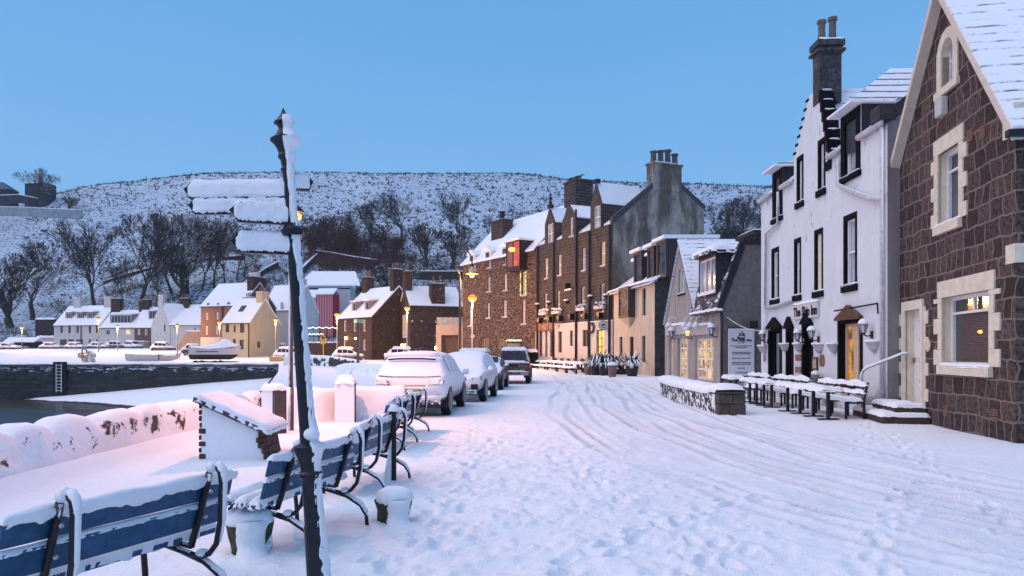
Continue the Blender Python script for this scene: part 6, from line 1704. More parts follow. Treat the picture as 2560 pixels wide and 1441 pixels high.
# ================================================================== STREET FURNITURE, NEAR TO FAR
# ---------------------------------------------------------------- finger post
iron = plain('post_iron', (.012, .014, .022), .32, .4, 22, snow=(1.02, 1.08, .75, 34, (.62, -.62, .48)))
cake = snow_mat('caked_snow', 60, .006, (.80, .81, .84))
PZ = 4.3
t = thing('fingerpost', 'black cast iron fingerpost leaning left, caked with snow, its arms pointing left', 'signpost', (K(806)*PZ, PZ, 0), rot=(0, R(-4.35), 0))
def ph(y): return (1564-y)*PZ/FPX/math.cos(R(4.35))
def pr(px): return px/2*PZ/FPX
prof = [(.072, -.1), (.070, .25), (.064, .6), (pr(50), ph(1330)), (pr(47), ph(1200)), (pr(60), ph(1190)), (pr(60), ph(1182)), (pr(48), ph(1176)), (pr(52), ph(1160)), (pr(62), ph(1140)), (pr(76), ph(1122)), (pr(78), ph(1114)), (pr(41), ph(1106)), (pr(38), ph(1000)), (pr(35), ph(850)), (pr(32), ph(660)), (pr(30), ph(640)), (pr(27), ph(470)), (pr(26), ph(430)), (pr(34), ph(428)), (pr(34), ph(422)), (pr(27), ph(418)), (pr(32), ph(400)), (pr(42), ph(394)), (pr(42), ph(389)), (pr(38), ph(384)), (pr(44), ph(372)), (pr(58), ph(360)), (pr(74), ph(352)), (pr(74), ph(348)), (pr(46), ph(338)), (pr(30), ph(322)), (pr(34), ph(314)), (pr(50), ph(309)), (pr(50), ph(306)), (pr(30), ph(296)), (pr(14), ph(284)), (.002, ph(270))]
mb = MB(); mb.lathe(prof, n=20); mb.build('post', iron, t, smooth=False)
# wind-packed snow along the right and near side of the post
mb = MB(); rg = random.Random(1); n = 12
zs = [ph(1500)+i*.025 for i in range(int((ph(275)-ph(1500))/.025))]
def pr_at(z):
    for a, b in zip(prof[:-1], prof[1:]):
        if a[1] <= z <= b[1]: return a[0]+(b[0]-a[0])*(z-a[1])/max(1e-6, b[1]-a[1])
    return .02
base = 0
def nz(a, b): return float(fbm(np.array([a]), np.array([b]), 3)[0])
for i, z in enumerate(zs):
    r = pr_at(z); extra = .006+.004*nz(z*3, 1.5)+.006*float(smooth(ph(700), ph(620), z))
    if ph(1125) > z: pass
    mound = .022*max(0, 1-abs(z-ph(1085))/.09) + .012*max(0, 1-abs(z-ph(330))/.05) + .010*max(0, 1-abs(z-ph(297))/.04)
    for k in range(n+1):
        lo_ = -92+24*float(smooth(ph(600), ph(680), z))+7*nz(z*9, 4.2)+8*nz(z*30, 7.2); an = R(lo_)+R(18-lo_)*k/n
        edge = math.sin(math.pi*k/n)**.55
        q_ = r*.95+(r*.06+extra*.8+mound)*edge + (.013*nz(z*26, k*.9) if 0 < k < n else -.02)
        q_ += .010*nz(z*40, 9+k*.2)*(1 if k in (1, 2) else .2)
        mb.v.append((math.cos(an)*q_, math.sin(an)*q_, z))
    if i:
        for k in range(n):
            a_ = (i-1)*(n+1)+k; mb.f.append((a_, a_+1, a_+n+2, a_+n+1)); mb.m.append(0)
mb.build('snow_cover', cake, t, smooth=True)
def arm(y0, y1, length, rz, x0=.03, sgn=1):
    """a finger board; origin at the post, running along -x before the turn rz"""
    h = (ph(y0)-ph(y1))*1.10; zc = (ph(y0)+ph(y1))/2
    L_ = length; c = h*.42
    pts = [(-x0, -h/2), (-x0, h/2), (-L_+c, h/2), (-L_, .01), (-L_+c, -h/2)]
    mb = MB(); mb.prism(pts, lambda u, v, w: (u, w, v), -.016, .016)
    a_ = mb.build('sign_arm', iron, t); a_.location = (0, 0, zc); a_.rotation_euler = (0, R(4.35), rz)
    # crusted snow on the near face and piled on the top edge
    mb = MB(); nx, ny = 46, 10; rg = random.Random(int(y0))
    for j in range(ny+1):
        for i in range(nx+1):
            u_, v_ = i/nx, j/ny
            x = -x0+.01+(-L_+x0+.016)*u_
            hh = h/2*1.0
            lim = hh if x > -L_+c else hh*(.05+.90*(x+L_)/c)
            z = -lim*.80+(lim*.80+lim*1.04)*v_
            e = (min(1, min(u_, 1-u_)*12)**.5)*(min(1, min(v_*1.1, (1-v_))*5)**.5) if 0 < i < nx and 0 < j < ny else 0
            d = .016+.011*e+.009*nz(x*22+y0, z*22)
            z += (.016 if v_ == 1 else 0)*(1+nz(x*9, y0))+(rg.uniform(-.007, .007) if v_ in (0, 1) else 0)
            mb.v.append((x, -d*sgn if j < ny else .012*sgn, z))
    for j in range(ny):
        for i in range(nx):
            a2 = j*(nx+1)+i; mb.f.append((a2, a2+1, a2+nx+2, a2+nx+1)); mb.m.append(0)
    s_ = mb.build('snow_cover', cake, a_, smooth=True)
    mb = MB(); mb.cap(-L_+c*.8, -x0, -.022, .020, h/2-.004, .022, 30, 4, over=.0, seed=int(y0)); mb.build('snow_cover', cake, a_, smooth=True)
    return a_
arm(456, 496, .640, R(-3), .0)
arm(497, 533, .620, R(-3), .0)
arm(518, 562, .345, R(20), .0)
arm(592, 636, .350, R(18), .0)
a_ = arm(436, 474, .17, R(232), .0, -1)
mb = MB(); mb.lathe([(.062, ph(590)), (.066, ph(575)), (.045, ph(566)), (.045, ph(560))], n=14); mb.build('socket', iron, t)
mb = MB(); mb.ball((pr(26), -.03, ph(1085)), .05, 10, .8); mb.build('snow_cover', cake, t, smooth=True)

# ---------------------------------------------------------------- blue benches
blue = plain('blue_bench_paint', (.016, .075, .165), .42, .3, 14, snow=(.84, .96, .95, 60, (.40, -.60, .68)), bd=.004)
frm = plain('bench_frame_metal', (.016, .015, .020), .35, .4, 18, snow=(.80, .92, .7, 24, (.5, -.5, .7)))
def bench(L_, snowy=.8, seed=0):
    """x along the seat, +y the way a sitter faces"""
    t = thing('bench', '', 'bench')
    rg = random.Random(seed)
    # two slats of the leaning back
    def back(y, z, h, nm='back_slat'):
        mb = MB(); n_ = Vector((0, -.94, -.0)); lean = .26
        mb.hexa([(-.02, y-.018, z), (L_+.02, y-.018, z), (L_+.02, y+.018, z), (-.02, y+.018, z), (-.02, y-.018-lean*h, z+h), (L_+.02, y-.018-lean*h, z+h), (L_+.02, y+.018-lean*h, z+h), (-.02, y+.018-lean*h, z+h)])
        return mb.build(nm, blue, t, bevel=.006)
    b2 = back(-.045, .665, .15); b1 = back(.0, .485, .15)
    mb = MB(); mb.cap(-.03, L_+.03, -.115, -.055, .812, .042, 60, 6, over=.004, seed=seed); 
    # snow sliding down the outer face of the top slat
    nx, ny = 80, 6
    b_ = len(mb.v)
    for j in range(ny+1):
        for i in range(nx+1):
            x = -.02+(L_+.04)*i/nx; v_ = j/ny
            dep = .055+.035*nz(x*4, seed)+.02*nz(x*18, seed+3)
            z = .835-dep*v_*1.2; y = -.118+.26*(.815-z)-.016*math.sin(math.pi*min(1, v_*.9+.1))-.004
            mb.v.append((x, y, z))
    for j in range(ny):
        for i in range(nx):
            a2 = b_+j*(nx+1)+i; mb.f.append((a2, a2+1, a2+nx+2, a2+nx+1)); mb.m.append(0)
    mb.build('snow_cover', SNOW, b2, smooth=True)
    mb = MB(); mb.cap(-.02, L_+.02, -.055, -.015, .633, .028, 60, 5, over=.004, seed=seed+1); mb.build('snow_cover', SNOW, b1, smooth=True)
    for k, (y0, y1) in enumerate(((.03, .12), (.15, .25), (.28, .40))):
        mb = MB(); z = .40+k*.012; mb.box(-.02, L_+.02, y0, y1, z, z+.035); s_ = mb.build('seat_slat', blue, t, bevel=.006)
        mb = MB(); mb.cap(-.02, L_+.02, y0, y1, z+.033, .07, 50, 7, over=.006, seed=seed+5+k); mb.build('snow_cover', SNOW, s_, smooth=True)
    for x in (.24, L_-.24):
        # side frame: strut, looped rear tube, seat bearer, curved feet
        mb = MB()
        mb.tube([(x, .02, .36), (x, -.03, .50), (x, -.10, .72), (x, -.14, .86)], .020, 8, flat=1.3)
        lp = [(x, -.14, .86), (x, -.165, .895), (x, -.205, .90), (x, -.235, .87), (x, -.245, .80), (x, -.235, .55), (x, -.20, .40), (x, -.14, .33), (x, -.06, .30), (x, .02, .31)]
        mb.tube(lp, .019, 8)
        mb.tube([(x, .02, .36), (x, .12, .37), (x, .42, .38)], .019, 8)
        mb.tube([(x, .02, .31), (x, .20, .34), (x, .42, .38), (x, .46, .34), (x, .44, .15), (x, .43, -.03)], .021, 8)
        mb.tube([(x, .10, .32), (x, -.10, .27), (x, -.24, .19), (x, -.30, .10), (x, -.31, -.03)], .019, 8)
        fr = mb.build('side_frame', frm, t, smooth=True)
        ms = MB(); ms.tube([(x+.012, y-.012, z+.014) for _, y, z in lp[:7]], [.014, .024, .028, .026, .020, .018, .014], 8)
        ms.tube([(x+.008, -.10, .285), (x+.008, -.24, .21), (x+.008, -.30, .12)], [.016, .024, .02], 7); ms.ball((x, -.08, .33), .045, 8, .6)
        ms.tube([(x, -.145, .89), (x, -.20, .915)], .035, 8)
        ms.build('snow_cover', SNOW, fr, smooth=True)
        for zb_ in (.74, .57):
            mb = MB(); mb.ball((x+.0, -.085+(zb_-.66)*-.26-.045, zb_), .014, 8); mb.build('bolt', plain('bolt_steel', (.5, .5, .52), .3, .1, 5, .8), fr)
    return t
BL = [((-2.60, 3.62), (-2.02, 5.02), 'nearest blue bench, its snowy back cut off by the lower left corner'), ((-1.98, 5.72), (-1.62, 7.20), 'second blue bench, the one right behind the fingerpost'), ((-1.80, 8.10), (-1.60, 9.55), 'third bench, snowy, just right of the fingerpost with a post at its end'), ((-2.12, 11.8), (-2.00, 13.3), 'fourth bench, lower left of the first car number plate'), ((-2.18, 13.6), (-1.98, 15.1), 'farthest bench, right up against the back of the first parked car')]
proto = None
for k, (a_, b_, lab) in enumerate(BL):
    L_ = 1.5
    if k in (0, 1): o = bench(1.5, seed=k)
    elif k == 2: o = bench(1.5, seed=k); proto = o
    else: o = dup(proto)
    dx, dy = b_[0]-a_[0], b_[1]-a_[1]
    o.location = (a_[0], a_[1], -.02); o.rotation_euler = (0, 0, math.atan2(dy, dx)); setp(o, lab, 'bench', 'blue benches along the harbour wall')
# yellow emblem strip on the third bench and dark post at its end
t = thing('rope_post', 'thin dark snow-crusted post at the end of the third bench', 'post', (-1.50, 9.15, 0))
mb = MB(); mb.box(-.028, .028, -.03, .03, -.1, .92); mb.build('shaft', plain('dark_brown_post', (.03, .02, .022), .6, .4, 9, snow=(.85, .95, .5, 20)), t, bevel=.01)
mb = MB(); mb.cap(-.05, .05, -.06, .06, .92, .06); mb.build('snow_cover', SNOW, t, smooth=True)
mb = MB(); mb.hexa([(-.13, -.07, 0), (-.03, -.07, 0), (-.03, .0, 0), (-.13, 0, 0), (-.055, -.06, .42), (-.03, -.06, .42), (-.03, 0, .42), (-.055, 0, .42)]); mb.build('snow_cover', SNOW, t, bevel=.02)

# ---------------------------------------------------------------- stone mooring stumps
mossy = plain('mossy_granite', (.055, .06, .030), .9, .5, 14, snow=(.62, .72, .75, 14, (.45, -.75, .5)))
def stump(x, y, r, h, label, seed):
    rg = random.Random(seed)
    t = thing('stone_bollard', label, 'bollard', (x, y, 0), rg.random()*3, 'stone bollards by the benches')
    mb = MB(); mb.lathe([(r*.80, -.1), (r*.84, .03), (r*.90, h*.5), (r*1.0, h*.95), (r*.98, h), (r*.6, h+.01)], n=10, jit=lambda a, z: .018*math.sin(a*3+seed)+.012*math.sin(a*7+z*20)); mb.build('stone', mossy, t)
    mb = MB(); mb.lathe([(r*.94, h*.96), (r*.99, h*1.0), (r*.99, h+.04), (r*.90, h+.085), (r*.62, h+.115), (.01, h+.125)], n=22, jit=lambda a, z: .012*math.sin(a*3+seed+z*9)); mb.build('snow_cover', SNOW, t, smooth=True)
    # driven snow stuck to the side that faces the lens and the wind
    mb = MB(); n = 14
    for i in range(11):
        z = -.02+(h*1.12+.02)*i/10
        for k in range(n+1):
            an = -t.rotation_euler[2]+R(-104+8*nz(i*.6, seed))+R(84)*k/n; e = math.sin(math.pi*k/n)**.5
            q_ = r*(.80+.19*min(1, z/h))*.97+e*(.035+.10*max(0, 1-z/.10)**2)*(1 if z < h else .3)+.010*nz(z*12+seed, k*.8)
            mb.v.append((math.cos(an)*q_, math.sin(an)*q_, z))
        if i:
            for k in range(n): a2 = (i-1)*(n+1)+k; mb.f.append((a2, a2+1, a2+n+2, a2+n+1)); mb.m.append(0)
    mb.build('snow_cover', SNOW, t, smooth=True)
stump(-2.17, 5.95, .19, .24, 'mossy stone bollard capped with snow behind the end of the nearest bench', 2)
stump(-1.15, 7.0, .18, .20, 'stone bollard with a snow cap standing alone right of the fingerpost', 5)

# ---------------------------------------------------------------- sloping stone lectern
t = thing('stone_plinth', 'stone plinth with a sloping slab under a thick slab of snow', 'plinth', (-4.72, 10.9, 0), R(4))
pst = stone('plinth_stone', (.10, .06, .045), (.20, .13, .09), (.05, .035, .03), .30, .17, .02, .05, snow=(.50, .58, .62, 5, (-.1, -1, .25)), bd=.05)
mb = MB(); mb.hexa([(0, 0, -.1), (.98, .05, -.1), (.98, 1.0, -.1), (.0, 1.0, -.1), (.02, 0, .86), (.88, .03, .42), (.88, 1.0, .42), (.02, 1.0, .86)]); mb.build('base', pst, t, bevel=.02)
mb = MB(); mb.hexa([(-.08, -.10, .90), (1.02, -.10, .38), (1.02, 1.12, .38), (-.08, 1.12, .90), (-.06, -.10, .965), (1.04, -.10, .445), (1.04, 1.12, .445), (-.06, 1.12, .965)]); rg = random.Random(9); m_ed = MB()
sl_ = mb.build('slab', plain('slab_slate', (.06, .05, .05), .7, .4, 8), t)
mb = MB(); mb.cap(-.06, 1.04, -.10, 1.12, .955, .085, 26, 26, over=.012, sl=(-.473, 0), amp=.2, seed=3); mb.build('snow_cover', SNOW, sl_, smooth=True)

for i in range(9):
    z = .02+i*.095; w_ = rg.choice([.01, .02, .035, .08]); m_ed.box(-.012-rg.uniform(0, .012), w_, -.010, .15, z, z+rg.uniform(.07, .093))
for i in range(5):
    z = .0+i*.085; w_ = rg.uniform(.04, .14); x_ = .965-.10*z/.42; m_ed.box(x_-w_*.6, x_+.02, -.012, .12+rg.uniform(0, .1), z, z+.08)
m_ed.build('edge_stone', plain('rough_brown_stone', (.075, .050, .040), .9, .5, 9), t, bevel=.012)
# ---------------------------------------------------------------- cabinet and lamp post that lights the scene
t = thing('utility_cabinet', 'narrow brown metal cabinet with snow stuck to its left face', 'cabinet', (-4.86, 14.7, 0), R(-42))
mb = MB(); mb.box(-.22, .22, -.16, .16, -.1, .90); mb.build('body', plain('cabinet_brown', (.12, .075, .07), .5, .3, 7, snow=(.36, .44, .35, 16, (-.75, -.62, .1))), t, bevel=.012)
mb = MB(); mb.box(.222, .228, -.12, .12, .08, .8); mb.build('door', plain('cabinet_brown', (1, 1, 1)), t)
mb = MB(); mb.cap(-.23, .23, -.17, .17, .90, .09, seed=2); mb.build('snow_cover', SNOW, t, smooth=True)

LAMPC = (1.0, .42, .20)
def light(name, par, loc, energy, col, r=.12):
    l = bpy.data.objects.new(name, bpy.data.lights.new(name, 'POINT')); COL.objects.link(l)
    l.data.energy = energy; l.data.color = col; l.data.shadow_soft_size = r; l.parent = par; l.location = loc
    return l
post_g = plain('lamp_post_grey', (.10, .09, .10), .45, .3, 6, snow=(.55, .75, .4, 12, (-.6, -.8, .1)))
t = thing('street_lamp', 'tall grey lamp post right behind the fingerpost, its lantern hidden by the signs', 'street lamp', (K(727)*15.2, 15.2, 0), 0, 'street lamps')
mb = MB(); mb.tube([(0, 0, -.2), (0, 0, .9)], .065, 12); mb.tube([(0, 0, .9), (0, 0, 4.35), (.02, 0, 4.62), (.06, 0, 4.72)], .047, 12); mb.build('post', post_g, t, smooth=True)
mb = MB(); mb.lathe([(.16, 0), (.15, .04), (.07, .12), (.03, .15), (.0, .16)], (.13, 0, 4.58), 16); mb.build('lamp_shade', BLACK, t, smooth=True)
mb = MB(); mb.ball((.13, 0, 4.50), .10, 12, .8); mb.build('bulb', emis('sodium_bulb', (1, .42, .07), 2.6), t, smooth=True)
light('bulb_light', t, (.13, -.05, 4.32), 1000, (1.0, .36, .18), .08)

# ---------------------------------------------------------------- low wall by the inn
LW = stone('low_wall_stone', (.05, .04, .035), (.11, .09, .075), (.05, .04, .04), .30, .15, .02, .08, rub=True, snow=(.72, .80, 1.5, 7, (-.75, -.35, .5)), bd=.05)
t = thing('low_wall', 'low snow-topped rubble wall ending in big dressed blocks before the cafe', 'wall', (5.47, 18.85, 0), math.atan2(9.6, .42))
Lw = math.hypot(9.6, .42)
mb = MB(); rg = random.Random(2)
n = 30
for i in range(n+1):
    x = .45+(Lw-.45)*i/n; bow = -.22*math.sin(math.pi*i/n)*-1
    for (y, z) in ((.02, -.1), (.03+rg.uniform(-.02, .02), .25), (.05, .52), (-.57, .52), (-.60, -.1)): mb.v.append((x, y+bow, z))
for i in range(n):
    for k in range(4): a2 = i*5+k; mb.f.append((a2, a2+5, a2+6, a2+1)); mb.m.append(0)
mb.f.append((n*5, n*5+1, n*5+2, n*5+3, n*5+4)); mb.m.append(0)
mb.build('rubble_body', LW, t)
mb = MB(); db = plain('dressed_block', (.075, .068, .058), .85, .4, 5)
for (x0, x1, y0, y1, z0_, z1_) in ((0, .48, -.31, .05, .28, .54), (.0, .30, -.64, -.32, .28, .54), (0, .40, -.22, .06, -.1, .27), (0, .5, -.65, -.23, -.1, .27)): mb.box(x0, x1, y0, y1, z0_, z1_)
mb.build('end_blocks', db, t, bevel=.02)
mb = MB(); mb.box(-.02, .9, -.66, .08, .545, .61); mb.build('coping', plain('coping_stone', (.05, .055, .05), .85, .4, 6), t, bevel=.015)
mb = MB(); n = 40
sec = [(.12, .50), (.13, .60), (.08, .70), (-.1, .745), (-.27, .755), (-.45, .745), (-.60, .70), (-.66, .60), (-.66, .50)]
for i in range(n+1):
    x = -.03+(Lw+.05)*i/n; bow = .22*math.sin(math.pi*max(0, (x-.45)/(Lw-.45)))
    e = min(1, i/1.0, (n-i)/1.0); 
    for (y, z) in sec: mb.v.append((x, y+bow, (z if e > .5 else .60)+(.018*nz(x*1.3, y*3) if z > .6 else .02*nz(x*6, y))+(.06 if x < .9 and z > .6 else (.06 if x < .9 else 0))))
m9 = len(sec)
for i in range(n):
    for k in range(m9-1): a2 = i*m9+k; mb.f.append((a2, a2+1, a2+m9+1, a2+m9)); mb.m.append(0)
mb.build('snow_cover', SNOW, t, smooth=True)

# ---------------------------------------------------------------- tables and benches along the inn
def pub_table(x0, y0, x1, y1, n, label, h=.73):
    a = math.atan2(y1-y0, x1-x0); L_ = math.hypot(x1-x0, y1-y0)
    t = thing('pub_table', label, 'table', (x0, y0, 0), a, 'narrow tables outside the inn')
    mb = MB(); mb.box(-.25, L_+.25, -.26, .26, h-.04, h); tp = mb.build('table_top', DRK, t)
    mb = MB(); mb.cap(-.25, L_+.25, -.26, .26, h, .09, 40, 8, seed=n, amp=.5); mb.build('snow_cover', SNOW, tp, smooth=True)
    for k in range(n):
        x = L_*k/(n-1); mb = MB(); mb.box(x-.035, x+.035, -.035, .035, 0, h-.04); mb.box(x-.07, x+.07, -.24, .24, -.02, .035); mb.build('pedestal', BLACK, t)
    return t
pub_table(7.66, 17.45, 7.62, 19.9, 4, 'nearest long narrow table in front of the inn, snow along its top')
pub_table(7.68, 21.3, 7.80, 23.6, 4, 'second narrow table farther along, in front of the inn doorway')
pub_table(7.9, 25.4, 8.0, 26.4, 2, 'farthest short table, below the lettered noticeboard')
pt = plain('bench_wood', (.045, .03, .028), .7, .4, 6, snow=(.72, .85, .7, 12))
for (y0, y1, lab) in ((17.55, 20.2, 'nearest slatted bench against the white inn wall, thick with snow'), (20.9, 23.6, 'farther slatted bench against the white inn wall'), (24.2, 26.2, 'last slatted bench at the far corner of the inn')):
    L_ = y1-y0
    t = thing('pub_bench', lab, 'bench', (8.62, y0, 0), R(90), 'slatted benches outside the inn')
    for k in range(3):
        mb = MB(); mb.box(0, L_, .08+k*.14, .19+k*.14, .43, .47); s_ = mb.build('seat_slat', pt, t)
    mb = MB(); mb.cap(0, L_, .06, .50, .465, .07, 30, 6, seed=2); mb.build('snow_cover', SNOW, t, smooth=True)
    for k in range(2):
        mb = MB(); z = .58+k*.17; mb.box(0, L_, .0-.04*k, .03-.04*k, z, z+.12); s_ = mb.build('back_slat', pt, t)
        mb = MB(); mb.cap(0, L_, -.02-.04*k, .08-.04*k, z+.07+.03*k, .07+.04*k, 30, 5, seed=k, amp=.9); mb.build('snow_cover', SNOW, s_, smooth=True)
    for x in (.03, L_/3, L_*2/3, L_-.03):
        mb = MB(); mb.box(x-.025, x+.025, .0, .05, 0, .5); mb.hexa([(x-.025, .0, .5), (x+.025, .0, .5), (x+.025, .05, .5), (x-.025, .05, .5), (x-.025, -.09, .9), (x+.025, -.09, .9), (x+.025, -.05, .9), (x-.025, -.05, .9)]); mb.box(x-.025, x+.025, .44, .49, 0, .43); mb.box(x-.025, x+.025, .05, .44, .38, .42); mb.build('leg', BLACK, t)

# ---------------------------------------------------------------- tables in front of the hotel
fh = lambda px, y: gnd(px, y)
pts = [(1345, 924), (1372, 926), (1398, 928), (1424, 931), (1450, 934)]
for k, (px, y) in enumerate(pts):
    x, yy = gnd(px, y)
    t = thing('picnic_table', ['first', 'second', 'third', 'fourth', 'fifth'][k]+' picnic table from the left in the snowy row before the hotel', 'table', (x, yy, 0), HS.a, 'picnic tables in front of the hotel')
    mb = MB(); mb.box(-1.0, 1.0, -.4, .4, .72, .78); tp = mb.build('table_top', pt, t); mb = MB(); mb.cap(-1.0, 1.0, -.4, .4, .78, .14); mb.build('snow_cover', SNOW, tp, smooth=True)
    for s_ in (-1, 1):
        mb = MB(); mb.box(-1.0, 1.0, s_*.95-.15, s_*.95+.15, .42, .46); se = mb.build('seat', pt, t); mb = MB(); mb.cap(-1.0, 1.0, s_*.95-.15, s_*.95+.15, .46, .12); mb.build('snow_cover', SNOW, se, smooth=True)
    for x_ in (-.75, .75):
        mb = MB(); mb.box(x_-.05, x_+.05, -.95, .95, .34, .42); mb.box(x_-.06, x_+.06, -.85, -.7, 0, .4); mb.box(x_-.06, x_+.06, .7, .85, 0, .4); mb.box(x_-.05, x_+.05, -.35, -.25, .4, .72); mb.box(x_-.05, x_+.05, .25, .35, .4, .72); mb.build('trestle', BLACK, t)
for k in range(7):
    u = 5.2+k*1.25; c_ = HS.o+Vector((HS.ux*u-HS.uy*.75).to_3d())
    t = thing('chair', ['first', 'second', 'third', 'fourth', 'fifth', 'sixth', 'seventh'][k]+' snowy chair from the left along the hotel wall', 'chair', (c_.x, c_.y, .05), HS.a, 'chairs against the hotel wall')
    mb = MB(); mb.box(-.3, .3, -.3, .25, .42, .48); mb.build('seat', pt, t); mb = MB(); mb.cap(-.3, .3, -.3, .25, .48, .12); mb.build('snow_cover', SNOW, t, smooth=True)
    mb = MB(); mb.box(-.3, .3, .22, .28, .48, 1.05); mb.build('backrest', pt, t)
    for a2, b2_ in ((-.27, -.27), (.27, -.27), (-.27, .24), (.27, .24)): mb = MB(); mb.box(a2-.03, a2+.03, b2_-.03, b2_+.03, 0, .42); mb.build('leg', BLACK, t)
# planters, spiky plants, tub
leafm = plain('spiky_leaf', (.045, .035, .040), .8, .4, 6, snow=(.45, .62, .8, 6))
def planter(px, y, s, label, n=60, plant=True, tub=None, h=.6):
    x, yy = gnd(px, y); rg = random.Random(px)
    t = thing('plant_pot', label, 'plant', (x, yy, 0), 0, 'pots along the cream house')
    mb = MB(); mb.lathe([(.22*s, -.05), (.27*s, .1), (.34*s, h*s*.9), (.37*s, h*s), (.30*s, h*s)], n=12); mb.build('pot', tub or plain('dark_tub', (.03, .028, .032), .6, .3), t)
    if plant:
        mb = MB()
        for i in range(n):
            a2 = rg.random()*6.28; l_ = rg.uniform(.5, 1.15)*s; el2 = rg.uniform(.2, 1.45); dx, dy = math.cos(a2), math.sin(a2)
            p0 = Vector((dx*.1*s, dy*.1*s, h*s*.85)); p1 = p0+Vector((dx*math.cos(el2), dy*math.cos(el2), math.sin(el2)))*l_*.6
            p2 = p1+Vector((dx*.5, dy*.5, (-.55 if el2 < 1.0 else .35)))*l_*.6
            w = Vector((-dy, dx, 0))*.035*s
            mb.add([p0-w, p0+w, p1+w, p1-w, p2], [(0, 1, 2, 3), (3, 2, 4)])
        mb.build('leaves', leafm, t)
        mb = MB(); mb.cap(-.3*s, .3*s, -.3*s, .3*s, h*s*.95, .12, 6, 6); mb.build('snow_cover', SNOW, t, smooth=True)
    else:
        mb = MB(); mb.lathe([(.38*s, h*s-.03), (.38*s, h*s+.06), (.25*s, h*s+.16), (0, h*s+.2)], n=12); mb.build('snow_cover', SNOW, t, smooth=True)
    return t
claytub = plain('clay_tub', (.20, .12, .10), .8, .2)
planter(1471, 937, 1.05, 'pale tapered tub, leftmost of the pots in front of the lit hotel window', plant=False, tub=claytub, h=.8)
planter(1490, 938, 1.3, 'big spiky plant drooping over its pot, left of the lit window', 90)
planter(1511, 939, 1.35, 'snow-covered spiky plant in the middle of the row of pots', 90)
planter(1531, 943, .95, 'pale empty tub with a dome of snow, in front of the spiky plants', plant=False, tub=claytub, h=.85)
planter(1543, 936, 1.3, 'snowy spiky plant behind the pale tub by the downpipe', 80)
planter(1580, 941, 1.35, 'spiky strap-leaved plant in a black tub at the right end, by the cream house', 100)
x, yy = gnd(1558, 936)
t = thing('picnic_table', 'picnic table squeezed between the spiky plants before the cream house', 'table', (x, yy, 0), R(-80), 'picnic tables in front of the hotel')
mb = MB(); mb.box(-.8, .8, -.4, .4, .70, .76); mb.build('table_top', pt, t); mb = MB(); mb.cap(-.8, .8, -.4, .4, .76, .12); mb.cap(-.8, .8, -.95, -.65, .46, .1); mb.build('snow_cover', SNOW, t, smooth=True); mb = MB(); mb.box(-.8, .8, -.95, -.65, .42, .46); mb.build('seat', pt, t); mb = MB(); mb.box(-.5, -.4, -.9, .9, 0, .4); mb.box(.4, .5, -.9, .9, 0, .4); mb.box(-.05, .05, -.05, .05, .4, .7); mb.build('trestle', BLACK, t)
x, yy = gnd(1648, 935)
mb = MB(); mb.ball((0, 0, .22), .32, 10, .9); mb.box(-.3, .3, -.3, .3, 0, .15)
o = mb.build('sack', BLACK, smooth=True); o.location = (x, yy+1.2, 0); setp(o, 'black rounded snowy sack between the cream house and the cafe', 'sack')
o2 = MB(); o2.lathe([(.28, 0), (.2, .1), (0, .15)], n=12); c_ = o2.build('snow_cover', SNOW, o, smooth=True); c_.location = (0, 0, .38)
# dark evergreen hedge and small parked truck before the warehouse
t = thing('hedge', 'dark clipped hedge with snow on top left of the hotel door', 'hedge', (K(1316)*70, 70, 0))
mb = MB(); rg = random.Random(2)
for i in range(900):
    p = Vector((rg.uniform(-.9, 1.0), rg.uniform(-.5, .5), rg.uniform(0, 1.75))); a2 = Vector((rg.gauss(0, 1), rg.gauss(0, 1), rg.gauss(0, 1))).normalized()*.16; b2_ = a2.orthogonal()*.9
    mb.add([p-a2, p+b2_, p+a2, p-b2_], [(0, 1, 2, 3)])
mb.build('leaves', plain('hedge_green', (.018, .022, .016), .9, .5, 3), t); mb = MB(); mb.cap(-1.0, 1.1, -.6, .6, 1.75, .2); mb.build('snow_cover', SNOW, t, smooth=True)
